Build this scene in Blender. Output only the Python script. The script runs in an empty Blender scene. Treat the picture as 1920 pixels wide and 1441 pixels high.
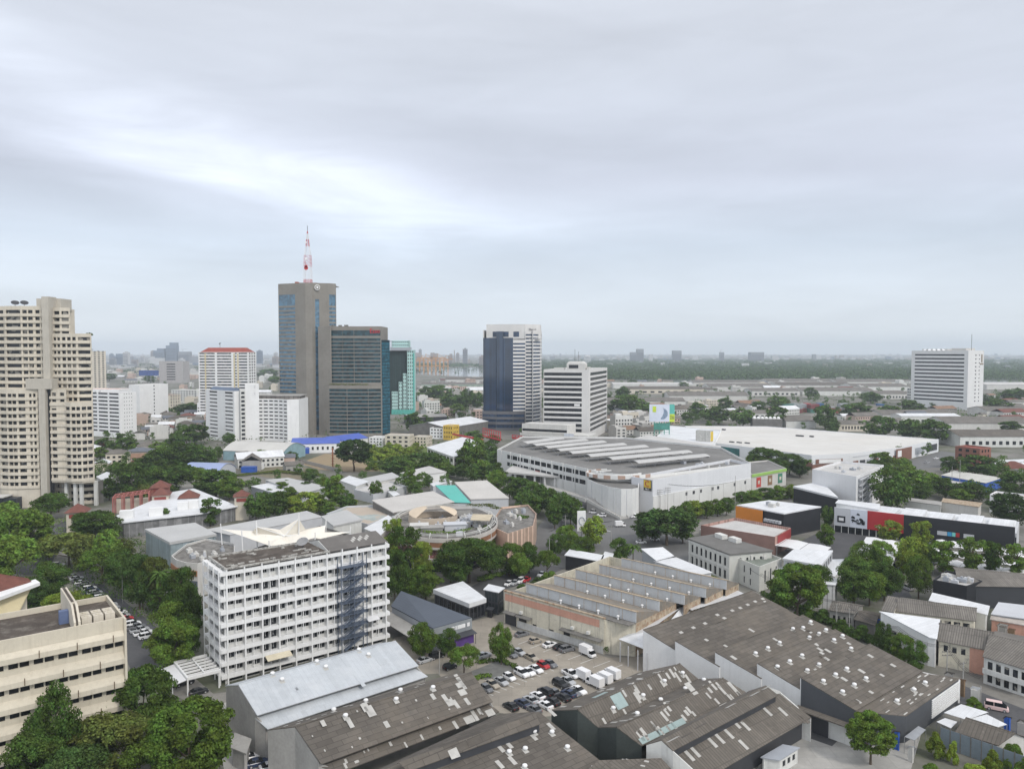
import bpy, math, random
import numpy as np
from mathutils import Vector, Matrix
R = math.radians
rnd = random.Random(7)
scn = bpy.context.scene
COL = scn.collection

# ---------------- camera, sky, sun, exposure ----------------
FPX, CX, CY, HC, YH = 1440.0, 960.0, 720.5, 80.0, 657.0
PITCH = math.atan((CY-YH)/FPX)
CP, SP = math.cos(PITCH), math.sin(PITCH)
cam = bpy.data.cameras.new('camera'); camo = bpy.data.objects.new('camera', cam); COL.objects.link(camo)
cam.sensor_width = 36; cam.lens = FPX/1920*36; cam.clip_start = 1; cam.clip_end = 40000
camo.location = (0, 0, HC); camo.rotation_euler = (math.pi/2-PITCH, 0, 0)
scn.camera = camo
scn.view_settings.view_transform = 'Standard'; scn.view_settings.look = 'None'
scn.view_settings.exposure = 0.22; scn.view_settings.gamma = 1
scn.cycles.max_bounces = 4; scn.cycles.diffuse_bounces = 3; scn.cycles.glossy_bounces = 2
scn.cycles.transmission_bounces = 2; scn.cycles.volume_bounces = 1
scn.cycles.use_denoising = True

SUN_EL, SUN_AZ = 42.0, 140.0      # azimuth clockwise from +Y: high, behind the viewer to the right
sun = bpy.data.lights.new('sun', 'SUN'); suno = bpy.data.objects.new('sun', sun); COL.objects.link(suno)
sun.energy = 1.5; sun.angle = R(10); sun.color = (1.0, 0.95, 0.88)
sd = Vector((math.sin(R(SUN_AZ))*math.cos(R(SUN_EL)), math.cos(R(SUN_AZ))*math.cos(R(SUN_EL)), math.sin(R(SUN_EL))))
suno.rotation_euler = sd.to_track_quat('Z', 'Y').to_euler()

world = bpy.data.worlds.new("World"); scn.world = world; world.use_nodes = True
def build_world():
    nt = world.node_tree; n = nt.nodes; l = nt.links; n.clear()
    def N(t, **k):
        x = n.new(t)
        for a, b in k.items(): setattr(x, a, b)
        return x
    def MA(op, a, b=None, c=None, clamp=False):
        x = N('ShaderNodeMath', operation=op); x.use_clamp = clamp
        for i, v in enumerate((a, b, c)):
            if v is None: continue
            if isinstance(v, (int, float)): x.inputs[i].default_value = v
            else: l.new(v, x.inputs[i])
        return x.outputs[0]
    def SM(v, lo, hi, a=0., b=1.):
        x = N('ShaderNodeMapRange', interpolation_type='SMOOTHSTEP')
        l.new(v, x.inputs[0])
        for i, q in enumerate((lo, hi, a, b)): x.inputs[i+1].default_value = q
        return x.outputs[0]
    tc = N('ShaderNodeTexCoord'); sep = N('ShaderNodeSeparateXYZ'); l.new(tc.outputs['Generated'], sep.inputs[0])
    X, Y, Z = sep.outputs
    az = MA('ARCTAN2', X, Y); el = MA('ARCSINE', Z)
    cmb = N('ShaderNodeCombineXYZ')
    l.new(MA('MULTIPLY', az, 2.2), cmb.inputs[0]); l.new(MA('MULTIPLY', el, 11.0), cmb.inputs[1]); cmb.inputs[2].default_value = 3.7
    def noise(vec, sc, det, rough, dist=0.0):
        x = N('ShaderNodeTexNoise'); l.new(vec, x.inputs['Vector'])
        x.inputs['Scale'].default_value = sc; x.inputs['Detail'].default_value = det; x.inputs['Roughness'].default_value = rough
        x.inputs['Distortion'].default_value = dist
        return x.outputs['Fac']
    n1 = noise(cmb.outputs[0], 0.9, 4, .5, .6)
    n2 = noise(cmb.outputs[0], 2.6, 5, .55, .9)
    ramp = N('ShaderNodeValToRGB'); l.new(MA('MAXIMUM', Z, 0.0), ramp.inputs[0])
    cr = ramp.color_ramp
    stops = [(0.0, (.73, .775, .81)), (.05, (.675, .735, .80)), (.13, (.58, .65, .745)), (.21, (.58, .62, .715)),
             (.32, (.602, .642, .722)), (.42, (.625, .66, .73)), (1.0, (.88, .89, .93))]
    cr.elements[0].position = 0; cr.elements[0].color = (*stops[0][1], 1)
    cr.elements[1].position = 1; cr.elements[1].color = (*stops[-1][1], 1)
    for p, c in stops[1:-1]:
        e = cr.elements.new(p); e.color = (*c, 1)
    # streaks of thicker and thinner cloud
    s1 = MA('MULTIPLY_ADD', MA('SUBTRACT', n1, .5), .30, 1.0)
    s2 = MA('MULTIPLY_ADD', MA('SUBTRACT', n2, .5), .14, 0.0)
    fac = MA('ADD', s1, s2)
    # thin bright bank in the west half of the sky
    wob = MA('MULTIPLY', MA('SUBTRACT', n1, .5), .16)
    def bank(a0, e0, slope, w, alo, ahi, soft, amp, wb=1.0):
        q = MA('SUBTRACT', el, MA('MULTIPLY_ADD', MA('SUBTRACT', az, a0), slope, e0))
        q = MA('ADD', q, MA('MULTIPLY', wob, wb))
        g = MA('POWER', 2.718, MA('MULTIPLY', MA('POWER', MA('DIVIDE', q, w), 2.0), -1.0))
        m = MA('MULTIPLY', SM(az, alo-soft, alo+soft), SM(az, ahi-soft, ahi+soft, 1., 0.))
        return MA('MULTIPLY', MA('MULTIPLY', g, m), amp)
    b = bank(-.59, .290, -.22, .048, -1.2, -.12, .14, .27)
    b = MA('ADD', b, bank(-.30, .204, -.12, .030, -.56, .04, .18, .25, .5))
    b = MA('ADD', b, bank(-.50, .125, .16, .035, -1.3, -.32, .2, .12))
    b = MA('ADD', b, bank(.40, .195, .06, .035, .0, 1.2, .2, .08))
    b = MA('SUBTRACT', b, bank(-.60, .190, -.16, .018, -1.2, -.36, .15, .09, .4))
    b = MA('SUBTRACT', b, bank(.25, .235, -.10, .02, -.1, .9, .2, .06, .6))
    b = MA('MULTIPLY', b, MA('MULTIPLY_ADD', noise(cmb.outputs[0], 1.7, 5, .6, 1.2), 1.7, .12))
    fac = MA('ADD', fac, b)
    # added fill: the unseen sky behind the viewer is brightened to light the facades
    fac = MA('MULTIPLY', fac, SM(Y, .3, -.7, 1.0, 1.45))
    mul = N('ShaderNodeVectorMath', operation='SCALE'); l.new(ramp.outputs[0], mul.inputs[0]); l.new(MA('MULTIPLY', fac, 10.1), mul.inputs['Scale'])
    sky = N('ShaderNodeTexSky', sky_type='NISHITA'); sky.sun_disc = False
    sky.sun_elevation = R(SUN_EL); sky.sun_rotation = R(SUN_AZ); sky.dust_density = 2.0
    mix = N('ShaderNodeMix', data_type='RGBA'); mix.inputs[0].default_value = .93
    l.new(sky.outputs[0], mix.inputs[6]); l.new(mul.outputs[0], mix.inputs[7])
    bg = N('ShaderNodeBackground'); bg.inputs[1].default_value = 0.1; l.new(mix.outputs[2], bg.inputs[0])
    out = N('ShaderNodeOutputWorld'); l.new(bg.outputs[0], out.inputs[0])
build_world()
HAZE_DENSITY = 0.00010

# ---------------- helpers ----------------
def ray(px, py):
    x = (px-CX)/FPX; y = -(py-CY)/FPX
    return (x, CP+y*SP, -SP+y*CP)
def G(px, py, z=0.0):
    """ground (or height z) point seen at a photo pixel"""
    d = ray(px, py); t = (z-HC)/d[2]
    return Vector((d[0]*t, d[1]*t, z))
def AT(px, py, yd):
    d = ray(px, py); t = yd/d[1]
    return Vector((d[0]*t, yd, HC+d[2]*t))
def zat(p, py):
    t = -(py-CY)/FPX; y = p[1]
    return HC+(t*y*CP-y*SP)/(CP+t*SP)
def DY(py): return G(960, py)[1]

LABELS = {}
def tag(o, label=None, cat=None, group=None, kind=None):
    if label: o['label'] = label; LABELS.setdefault(label, []).append(o.name)
    if cat: o['category'] = cat
    if group: o['group'] = group
    if kind: o['kind'] = kind
    return o
def thing(name, label, cat, loc=(0, 0, 0), rz=0.0, group=None, kind=None):
    o = bpy.data.objects.new(name, None); COL.objects.link(o)
    o.location = loc; o.rotation_euler = (0, 0, rz); o.empty_display_size = .5
    return tag(o, label, cat, group, kind)
def copy_tree(o, parent=None):
    c = o.copy(); COL.objects.link(c)
    if parent is not None: c.parent = parent
    for ch in o.children: copy_tree(ch, c)
    return c

class MB:
    def __init__(s): s.v = []; s.f = []; s.m = []
    def face(s, pts, m=0):
        b = len(s.v); s.v.extend([tuple(p) for p in pts]); s.f.append(tuple(range(b, b+len(pts)))); s.m.append(m)
    def hexa(s, b, t, m=0, mt=None):
        """bottom ring b (ccw from above), top ring t"""
        n = len(b); k = len(s.v); s.v.extend([tuple(p) for p in b]); s.v.extend([tuple(p) for p in t])
        s.f.append(tuple(k+n-1-i for i in range(n))); s.m.append(m)
        s.f.append(tuple(k+n+i for i in range(n))); s.m.append(m if mt is None else mt)
        for i in range(n):
            j = (i+1) % n; s.f.append((k+i, k+j, k+n+j, k+n+i)); s.m.append(m)
    def box(s, x0, y0, z0, x1, y1, z1, m=0, mt=None):
        if x0 > x1: x0, x1 = x1, x0
        if y0 > y1: y0, y1 = y1, y0
        q = [(x0, y0), (x1, y0), (x1, y1), (x0, y1)]
        s.hexa([(a, b, z0) for a, b in q], [(a, b, z1) for a, b in q], m, mt)
    def prism(s, poly, z0, z1, m=0, mt=None):
        a = sum(poly[i][0]*poly[(i+1) % len(poly)][1]-poly[(i+1) % len(poly)][0]*poly[i][1] for i in range(len(poly)))
        if a < 0: poly = poly[::-1]
        s.hexa([(p[0], p[1], z0) for p in poly], [(p[0], p[1], z1) for p in poly], m, mt)
    def obox(s, o, u, xa, xb, d0, d1, za, zb, m=0):
        """box on a facade: origin o, direction u, depth measured inward"""
        iw = (-u[1], u[0])
        def P(x, d): return (o[0]+u[0]*x+iw[0]*d, o[1]+u[1]*x+iw[1]*d)
        q = [P(xa, d0), P(xb, d0), P(xb, d1), P(xa, d1)]
        s.hexa([(a, b, za) for a, b in q], [(a, b, zb) for a, b in q], m)
    def slab(s, pts, th, m=0, mu=None):
        """thick sheet: pts is the top surface ccw from above, th its thickness downward"""
        a = sum(pts[i][0]*pts[(i+1) % len(pts)][1]-pts[(i+1) % len(pts)][0]*pts[i][1] for i in range(len(pts)))
        if a < 0: pts = pts[::-1]
        s.hexa([(p[0], p[1], p[2]-th) for p in pts], pts, m if mu is None else mu, m)
    def tube(s, p, q, r, m=0, n=6, r2=None):
        p = Vector(p); q = Vector(q); d = (q-p)
        if d.length < 1e-6: return
        d.normalize(); a = d.orthogonal().normalized(); b = d.cross(a); r2 = r if r2 is None else r2
        k = len(s.v)
        for c, rr in ((p, r), (q, r2)):
            for i in range(n):
                t = 2*math.pi*i/n; s.v.append(tuple(c+a*(math.cos(t)*rr)+b*(math.sin(t)*rr)))
        for i in range(n):
            j = (i+1) % n; s.f.append((k+i, k+j, k+n+j, k+n+i)); s.m.append(m)
        s.f.append(tuple(k+n-1-i for i in range(n))); s.m.append(m)
        s.f.append(tuple(k+n+i for i in range(n))); s.m.append(m)
    def path(s, pts, r, m=0, n=6):
        for a, b in zip(pts[:-1], pts[1:]): s.tube(a, b, r, m, n)
    def lathe(s, prof, c=(0, 0, 0), n=12, m=0):
        k = len(s.v)
        for r, z in prof:
            for i in range(n):
                t = 2*math.pi*i/n; s.v.append((c[0]+r*math.cos(t), c[1]+r*math.sin(t), c[2]+z))
        for j in range(len(prof)-1):
            for i in range(n):
                i2 = (i+1) % n; s.f.append((k+j*n+i, k+j*n+i2, k+(j+1)*n+i2, k+(j+1)*n+i)); s.m.append(m)
        s.f.append(tuple(k+n-1-i for i in range(n))); s.m.append(m)
        e = k+(len(prof)-1)*n; s.f.append(tuple(e+i for i in range(n))); s.m.append(m)
    def build(s, name, mats, parent=None, smooth=False, loc=None):
        me = bpy.data.meshes.new(name); me.from_pydata(s.v, [], s.f)
        if not isinstance(mats, (list, tuple)): mats = [mats]
        for m in mats: me.materials.append(m)
        if len(mats) > 1: me.polygons.foreach_set('material_index', s.m)
        if smooth: me.polygons.foreach_set('use_smooth', [True]*len(me.polygons))
        me.update()
        o = bpy.data.objects.new(name, me); COL.objects.link(o)
        if parent is not None: o.parent = parent
        if loc is not None: o.location = loc
        return o

# ---------------- materials ----------------
MATS = {}
def M(name, rgb=(.5, .5, .5), rough=.85, var=.12, scale=.25, spec=.3, streak=0.0, blotch=None, grid=None, metal=0.0, dirt=(.12, .10, .08), obj_rand=0.0, bump=0.0):
    """procedural surface: soft tone variation, optional vertical streaks, stain patches and a sheet grid"""
    if name in MATS: return MATS[name]
    m = bpy.data.materials.new(name); m.use_nodes = True; MATS[name] = m
    nt = m.node_tree; n = nt.nodes; l = nt.links
    b = n['Principled BSDF']; b.inputs['Roughness'].default_value = rough; b.inputs['Metallic'].default_value = metal
    b.inputs['Specular IOR Level'].default_value = spec
    tc = n.new('ShaderNodeTexCoord'); vec = tc.outputs['Object']
    def noise(sc, det=4, vecin=None, rough=.6):
        x = n.new('ShaderNodeTexNoise'); x.inputs['Scale'].default_value = sc; x.inputs['Detail'].default_value = det; x.inputs['Roughness'].default_value = rough
        l.new(vecin or vec, x.inputs['Vector']); return x.outputs['Fac']
    def mapr(v, lo, hi, a, c):
        x = n.new('ShaderNodeMapRange'); l.new(v, x.inputs[0])
        for i, q in enumerate((lo, hi, a, c)): x.inputs[i+1].default_value = q
        return x.outputs[0]
    def mul(a, c):
        x = n.new('ShaderNodeMath'); x.operation = 'MULTIPLY'; l.new(a, x.inputs[0])
        if isinstance(c, (int, float)): x.inputs[1].default_value = c
        else: l.new(c, x.inputs[1])
        return x.outputs[0]
    fac = mapr(noise(scale), .3, .7, 1-var, 1+var)
    fac = mul(fac, mapr(noise(scale*9, 3), .3, .7, 1-var*.5, 1+var*.5))
    if grid:
        br = n.new('ShaderNodeTexBrick'); l.new(vec, br.inputs['Vector'])
        br.inputs['Scale'].default_value = 1.0; br.inputs['Brick Width'].default_value = grid[0]; br.inputs['Row Height'].default_value = grid[1]
        br.inputs['Mortar Size'].default_value = grid[2]; br.inputs['Color1'].default_value = (1-grid[3],)*3+(1,); br.inputs['Color2'].default_value = (1+grid[3],)*3+(1,)
        br.inputs['Mortar'].default_value = (1-grid[4],)*3+(1,); br.inputs['Mortar Smooth'].default_value = .3
        br.offset = grid[5] if len(grid) > 5 else .5
        sp = n.new('ShaderNodeSeparateColor'); l.new(br.outputs['Color'], sp.inputs[0])
        fac = mul(fac, sp.outputs[0])
    if obj_rand:
        oi = n.new('ShaderNodeObjectInfo'); fac = mul(fac, mapr(oi.outputs['Random'], 0, 1, 1-obj_rand, 1+obj_rand))
    vm = n.new('ShaderNodeVectorMath'); vm.operation = 'SCALE'; vm.inputs[0].default_value = rgb; l.new(fac, vm.inputs['Scale'])
    col = vm.outputs[0]
    def over(col, mask, c2):
        x = n.new('ShaderNodeMix'); x.data_type = 'RGBA'; l.new(mask, x.inputs[0]); l.new(col, x.inputs[6]); x.inputs[7].default_value = (*c2, 1)
        return x.outputs[2]
    if streak:
        mp = n.new('ShaderNodeMapping'); mp.inputs['Scale'].default_value = (1.1, 1.1, .07); l.new(vec, mp.inputs[0])
        col = over(col, mapr(noise(1.0, 5, mp.outputs[0], .7), .52, .75, 0, streak), dirt)
    if blotch:
        for sc, lo, hi, amt, c2 in blotch:
            col = over(col, mapr(noise(sc, 6, rough=.7), lo, hi, 0, amt), c2)
    l.new(col, b.inputs['Base Color'])
    if bump:
        bp = n.new('ShaderNodeBump'); bp.inputs['Strength'].default_value = bump; l.new(noise(scale*20, 3), bp.inputs['Height']); l.new(bp.outputs[0], b.inputs['Normal'])
    return m
def MG(name, rgb, rough=.12, vary=.5, spec=.28, curtain=0.0):
    """window glass seen from outside: dark, glossy, each pane a little different"""
    if name in MATS: return MATS[name]
    m = bpy.data.materials.new(name); m.use_nodes = True; MATS[name] = m
    nt = m.node_tree; n = nt.nodes; l = nt.links; b = n['Principled BSDF']
    b.inputs['Roughness'].default_value = rough; b.inputs['Specular IOR Level'].default_value = spec
    tc = n.new('ShaderNodeTexCoord')
    ns = n.new('ShaderNodeTexVoronoi'); ns.inputs['Scale'].default_value = .45; l.new(tc.outputs['Object'], ns.inputs['Vector'])
    sp = n.new('ShaderNodeSeparateColor'); l.new(ns.outputs['Color'], sp.inputs[0])
    mr = n.new('ShaderNodeMapRange'); l.new(sp.outputs[0], mr.inputs[0]); mr.inputs[3].default_value = 1-vary; mr.inputs[4].default_value = 1+vary
    vm = n.new('ShaderNodeVectorMath'); vm.operation = 'SCALE'; vm.inputs[0].default_value = rgb; l.new(mr.outputs[0], vm.inputs['Scale'])
    col = vm.outputs[0]
    if curtain:
        mc = n.new('ShaderNodeMapRange'); l.new(sp.outputs[1], mc.inputs[0]); mc.inputs[1].default_value = .80; mc.inputs[2].default_value = .82; mc.inputs[4].default_value = curtain
        mx = n.new('ShaderNodeMix'); mx.data_type = 'RGBA'; l.new(mc.outputs[0], mx.inputs[0]); l.new(col, mx.inputs[6]); mx.inputs[7].default_value = (.35, .33, .29, 1); col = mx.outputs[2]
    l.new(col, b.inputs['Base Color'])
    return m

white = M('white_paint', (.76, .76, .75), .7, .05, .15, streak=.14, dirt=(.3, .28, .25))
white2 = M('aged_white_paint', (.62, .62, .59), .8, .08, .2, streak=.35, dirt=(.22, .20, .17))
offwhite = M('off_white_render', (.56, .55, .52), .85, .08, .2, streak=.3, dirt=(.2, .18, .15))
cream = M('cream_paint', (.57, .52, .42), .85, .08, .15, streak=.28, dirt=(.25, .2, .14))
creamw = M('pale_cream_wall', (.58, .53, .44), .85, .08, .15, streak=.35, dirt=(.25, .2, .14))
tancon = M('tan_concrete', (.235, .218, .19), .85, .12, .05, streak=.2)
concrete = M('concrete', (.34, .33, .31), .9, .15, .2, streak=.25)
darkcon = M('dark_concrete', (.16, .155, .145), .9, .2, .25, streak=.2)
whitemetal = M('white_metal_roof', (.68, .69, .70), .5, .07, .1, grid=(1.0, 30, .05, .05, .14), blotch=[(.12, .48, .72, .45, (.42, .42, .41)), (.7, .58, .72, .3, (.36, .34, .31))])
greymetal = M('grey_metal', (.35, .37, .40), .5, .08, .15)
lightgrey = M('light_grey_metal', (.52, .53, .55), .5, .06, .1)
darkmetal = M('dark_metal', (.05, .052, .058), .5, .1, .2)
black = M('black_cladding', (.022, .023, .027), .6, .15, .2)
redp = M('red_cladding', (.40, .03, .035), .5, .06, .1)
orange = M('orange_panel', (.62, .22, .03), .6, .06, .2)
bluep = M('blue_panel', (.03, .10, .40), .5, .12, .3)
blueroof = M('blue_metal_roof', (.08, .13, .45), .45, .1, .2)
tile = M('brown_red_tile', (.16, .065, .05), .85, .2, .5)
redtile = M('red_roof_tile', (.28, .07, .05), .8, .15, .3)
salmon = M('salmon_paint', (.56, .31, .23), .85, .1, .3, streak=.3)
teal = M('teal_panel', (.10, .42, .36), .5, .06, .1)
tealglass = MG('teal_glass', (.02, .10, .14), .08, .5)
glass = MG('dark_window_glass', (.018, .020, .024), .15, .6)
glassc = MG('dark_window_glass_with_blinds', (.02, .022, .026), .2, .6, curtain=.7)
blueglass = MG('blue_curtain_glass', (.012, .035, .085), .10, .45, spec=.6)
skyglass = MG('blue_grey_band_glass', (.05, .13, .20), .06, .5, spec=.9)
greyglass = MG('grey_band_glass', (.012, .045, .058), .16, .6, spec=.5)
asb = dict(grid=(3.0, 1.1, .07, .16, .35), blotch=[(.07, .48, .70, .5, (.165, .14, .11)), (.25, .52, .7, .45, (.075, .068, .06)), (1.2, .62, .72, .4, (.26, .24, .21))])
asbestos = M('weathered_cement_sheet_roof', (.118, .105, .090), .95, .18, .06, **asb)
asbestos2 = M('brown_cement_sheet_roof', (.135, .120, .102), .95, .16, .10, grid=(.7, 3.4, .11, .12, .26, .0), blotch=[(.12, .5, .75, .5, (.09, .085, .075)), (.8, .6, .7, .4, (.24, .21, .18))])
asbestos3 = M('grey_cement_sheet_roof', (.185, .17, .15), .95, .2, .12, grid=(.55, 5.0, .13, .12, .38, .0), blotch=[(.2, .5, .75, .4, (.14, .13, .12))])
zinc = M('pale_zinc_roof', (.45, .475, .495), .55, .09, .10, grid=(1.0, 12, .04, .05, .10), blotch=[(.22, .48, .72, .45, (.54, .55, .55)), (.5, .58, .74, .4, (.35, .36, .35))])
rooftop = M('weathered_flat_roof', (.20, .19, .175), .95, .25, .25, blotch=[(.3, .48, .62, .6, (.055, .05, .042)), (.8, .58, .68, .5, (.36, .34, .31))])
mossroof = M('mossy_dark_roof', (.085, .070, .058), .95, .3, .3, blotch=[(.35, .52, .66, .6, (.22, .20, .17)), (1.2, .56, .66, .4, (.035, .03, .026))])
lightroof = M('light_flat_roof', (.50, .49, .47), .9, .12, .15, blotch=[(.3, .52, .7, .45, (.30, .29, .27))])
rust = M('rusted_patch', (.40, .33, .24), .9, .25, .6, streak=.5, dirt=(.17, .06, .025), blotch=[(.9, .5, .62, .7, (.20, .07, .025))])
peel = M('peeling_cream_wall', (.62, .58, .47), .9, .14, .3, streak=.75, dirt=(.13, .12, .10), blotch=[(.7, .58, .66, .55, (.30, .28, .24))])
asphalt = M('asphalt', (.085, .085, .088), .95, .15, .12, blotch=[(.5, .55, .7, .4, (.12, .12, .12))])
lotcon = M('dusty_concrete_yard', (.30, .27, .225), .95, .14, .08, grid=(6.0, 5.0, .06, .06, .25), blotch=[(.09, .5, .7, .5, (.19, .175, .155)), (.6, .58, .72, .35, (.15, .14, .13))])
paving = M('pale_concrete_paving', (.38, .37, .345), .95, .12, .1, grid=(4.0, 4.0, .05, .05, .2), blotch=[(.15, .5, .7, .4, (.27, .26, .24))])
steel = M('galvanised_steel', (.42, .43, .44), .4, .1, .5, metal=.6)
bluesteel = M('blue_grey_painted_steel', (.10, .125, .17), .5, .12, .4)
tentw = M('white_tent_fabric', (.68, .68, .68), .75, .05, .2, blotch=[(.4, .5, .8, .2, (.62, .61, .58))])
tentc = M('cream_tensile_fabric', (.74, .70, .62), .8, .05, .2, blotch=[(.3, .5, .8, .3, (.60, .55, .46))])
wood = M('weathered_wood', (.22, .15, .09), .9, .2, .6)
polecon = M('pole_concrete', (.36, .35, .33), .9, .1, .5)
# ---------------- building kit ----------------
def rows(n, z0, p, a=.3, b=.8): return [(z0+i*p+a*p, z0+i*p+b*p) for i in range(n)]
def cols(L, n, m=.6, f=.7):
    w = (L-2*m)/n
    return [(m+i*w+w*(1-f)/2, m+i*w+w*(1+f)/2) for i in range(n)]
def facade(mb, wins, o, u, L, z0, z1, rw=(), cl=(), t=.45, inset=.25, m=0, pane=0, fm=False):
    rw = [r for r in rw if r[1] < z1]; cl = list(cl)
    if not rw or not cl:
        mb.obox(o, u, 0, L, 0, t, z0, z1, m); return
    z = z0
    for a, b in rw:
        if a > z+1e-3: mb.obox(o, u, 0, L, 0, t, z, a, m)
        x = 0
        for c, d in cl:
            if c > x+1e-3: mb.obox(o, u, x, c, 0, t, a, b, m)
            x = d
            g = MB(); g.obox(o, u, c, d, inset, inset+.1, a, b, 0)
            if pane:
                k = max(1, int(round((d-c)/pane)))
                for i in range(1, k):
                    q = c+(d-c)*i/k; g.obox(o, u, q-.06, q+.06, inset-.06, inset, a, b, 1)
            wins.append(g)
        if x < L-1e-3: mb.obox(o, u, x, L, 0, t, a, b, m)
        z = b
    if z < z1-1e-3: mb.obox(o, u, 0, L, 0, t, z, z1, m)
def put_windows(root, wins, gm=None, fm=None, name='window', most=100):
    gm = gm or glass; fm = fm or lightgrey
    for g in wins[:most]: g.build(name, [gm, fm], root)
    if len(wins) > most:
        r = MB()
        for g in wins[most:]:
            k = len(r.v); r.v += g.v; r.f += [tuple(i+k for i in f) for f in g.f]; r.m += g.m
        tag(r.build(name+'s_beyond', [gm, fm], root), kind='stuff')
def frame2(A, B):
    A = Vector((A[0], A[1], 0)); B = Vector((B[0], B[1], 0)); d = B-A
    return A, math.atan2(d.y, d.x), d.length
def to_local(root, p):
    c, s = math.cos(-root.rotation_euler.z), math.sin(-root.rotation_euler.z)
    x, y = p[0]-root.location.x, p[1]-root.location.y
    return Vector((x*c-y*s, x*s+y*c, p[2]-root.location.z if len(p) > 2 else 0))
def corner_dirs(A, B):
    d = (Vector((B[0], B[1]))-Vector((A[0], A[1]))).normalized(); return d, Vector((-d.y, d.x))
def block(name, label, A, B, D, h, wm, rm, front=None, right=None, left=None, back=None, par=.8, t=.45, gm=None, fm=None, group=None, cat='building', z0=0.0, pane=0, inset=.25, windows=True):
    """box building: A left and B right end of the face towards the viewer; each face spec is (rows, bays, margin, fraction)"""
    o, rz, L = frame2(A, B)
    root = thing(name, label, cat, (o.x, o.y, z0), rz, group)
    mb = MB(); wins = []
    for spec, oo, u, ln in ((front, (0, 0), (1, 0), L), (right, (L, t), (0, 1), D-2*t), (left, (0, D-t), (0, -1), D-2*t), (back, (L, D), (-1, 0), L)):
        if spec: facade(mb, wins, oo, u, ln, 0, h, spec[0], cols(ln, spec[1], spec[2], spec[3]), t, inset, 0, pane)
        else: facade(mb, wins, oo, u, ln, 0, h, t=t)
    mb.build('wall', wm, root)
    r = MB(); r.box(t, t, h-par-.3, L-t, D-t, h-par); r.build('roof', rm, root)
    put_windows(root, wins, gm, fm)
    return root, L, D
def gable(mb, x0, y0, x1, y1, ze, zr, over=.4, th=.12, axis='x', m=0, mono=None):
    if axis == 'x':
        ym = (y0+y1)/2 if mono is None else mono
        k = (zr-ze)/max(ym-y0, .1); k2 = (zr-ze)/max(y1-ym, .1)
        mb.slab([(x0-over, y0-over, ze-k*over), (x1+over, y0-over, ze-k*over), (x1+over, ym, zr), (x0-over, ym, zr)], th, m)
        mb.slab([(x0-over, ym, zr), (x1+over, ym, zr), (x1+over, y1+over, ze-k2*over), (x0-over, y1+over, ze-k2*over)], th, m)
    else:
        xm = (x0+x1)/2; k = (zr-ze)/max(xm-x0, .1)
        mb.slab([(x0-over, y0-over, ze-k*over), (xm, y0-over, zr), (xm, y1+over, zr), (x0-over, y1+over, ze-k*over)], th, m)
        mb.slab([(xm, y0-over, zr), (x1+over, y0-over, ze-k*over), (x1+over, y1+over, ze-k*over), (xm, y1+over, zr)], th, m)
def gable_end(mb, x0, y0, x1, y1, z0, ze, zr, axis='x', m=0, t=.3):
    """four walls under a gable roof, kept under the sheets"""
    e = .14
    if axis == 'x':
        ym = (y0+y1)/2
        mb.box(x0+t, y0, z0, x1-t, y0+t, ze-e, m); mb.box(x0+t, y1-t, z0, x1-t, y1, ze-e, m)
        for xa, xb in ((x0, x0+t), (x1-t, x1)):
            P = [(y0, z0), (y1, z0), (y1, ze-e), (ym, zr-e), (y0, ze-e)]
            mb.hexa([(xa, y, z) for y, z in P][::-1], [(xb, y, z) for y, z in P][::-1], m)
    else:
        xm = (x0+x1)/2
        mb.box(x0, y0+t, z0, x0+t, y1-t, ze-e, m); mb.box(x1-t, y0+t, z0, x1, y1-t, ze-e, m)
        for ya, yb in ((y0, y0+t), (y1-t, y1)):
            P = [(x0, z0), (x1, z0), (x1, ze-e), (xm, zr-e), (x0, ze-e)]
            mb.hexa([(x, ya, z) for x, z in P], [(x, yb, z) for x, z in P], m)
def hip(mb, x0, y0, x1, y1, ze, zr, over=.5, th=.12, m=0):
    x0 -= over; y0 -= over; x1 += over; y1 += over; w = y1-y0; L = x1-x0
    if L >= w:
        r0, r1 = (x0+w/2, (y0+y1)/2, zr), (x1-w/2, (y0+y1)/2, zr)
        F = [[(x0, y0, ze), (x1, y0, ze), r1, r0], [(x1, y0, ze), (x1, y1, ze), r1], [(x1, y1, ze), (x0, y1, ze), r0, r1], [(x0, y1, ze), (x0, y0, ze), r0]]
    else:
        r0, r1 = ((x0+x1)/2, y0+L/2, zr), ((x0+x1)/2, y1-L/2, zr)
        F = [[(x0, y0, ze), (x1, y0, ze), r0], [(x1, y0, ze), (x1, y1, ze), r1, r0], [(x1, y1, ze), (x0, y1, ze), r1], [(x0, y1, ze), (x0, y0, ze), r0, r1]]
    for f in F: mb.face(f, m)
    mb.face([(x0, y0, ze), (x0, y1, ze), (x1, y1, ze), (x1, y0, ze)], m)
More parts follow.
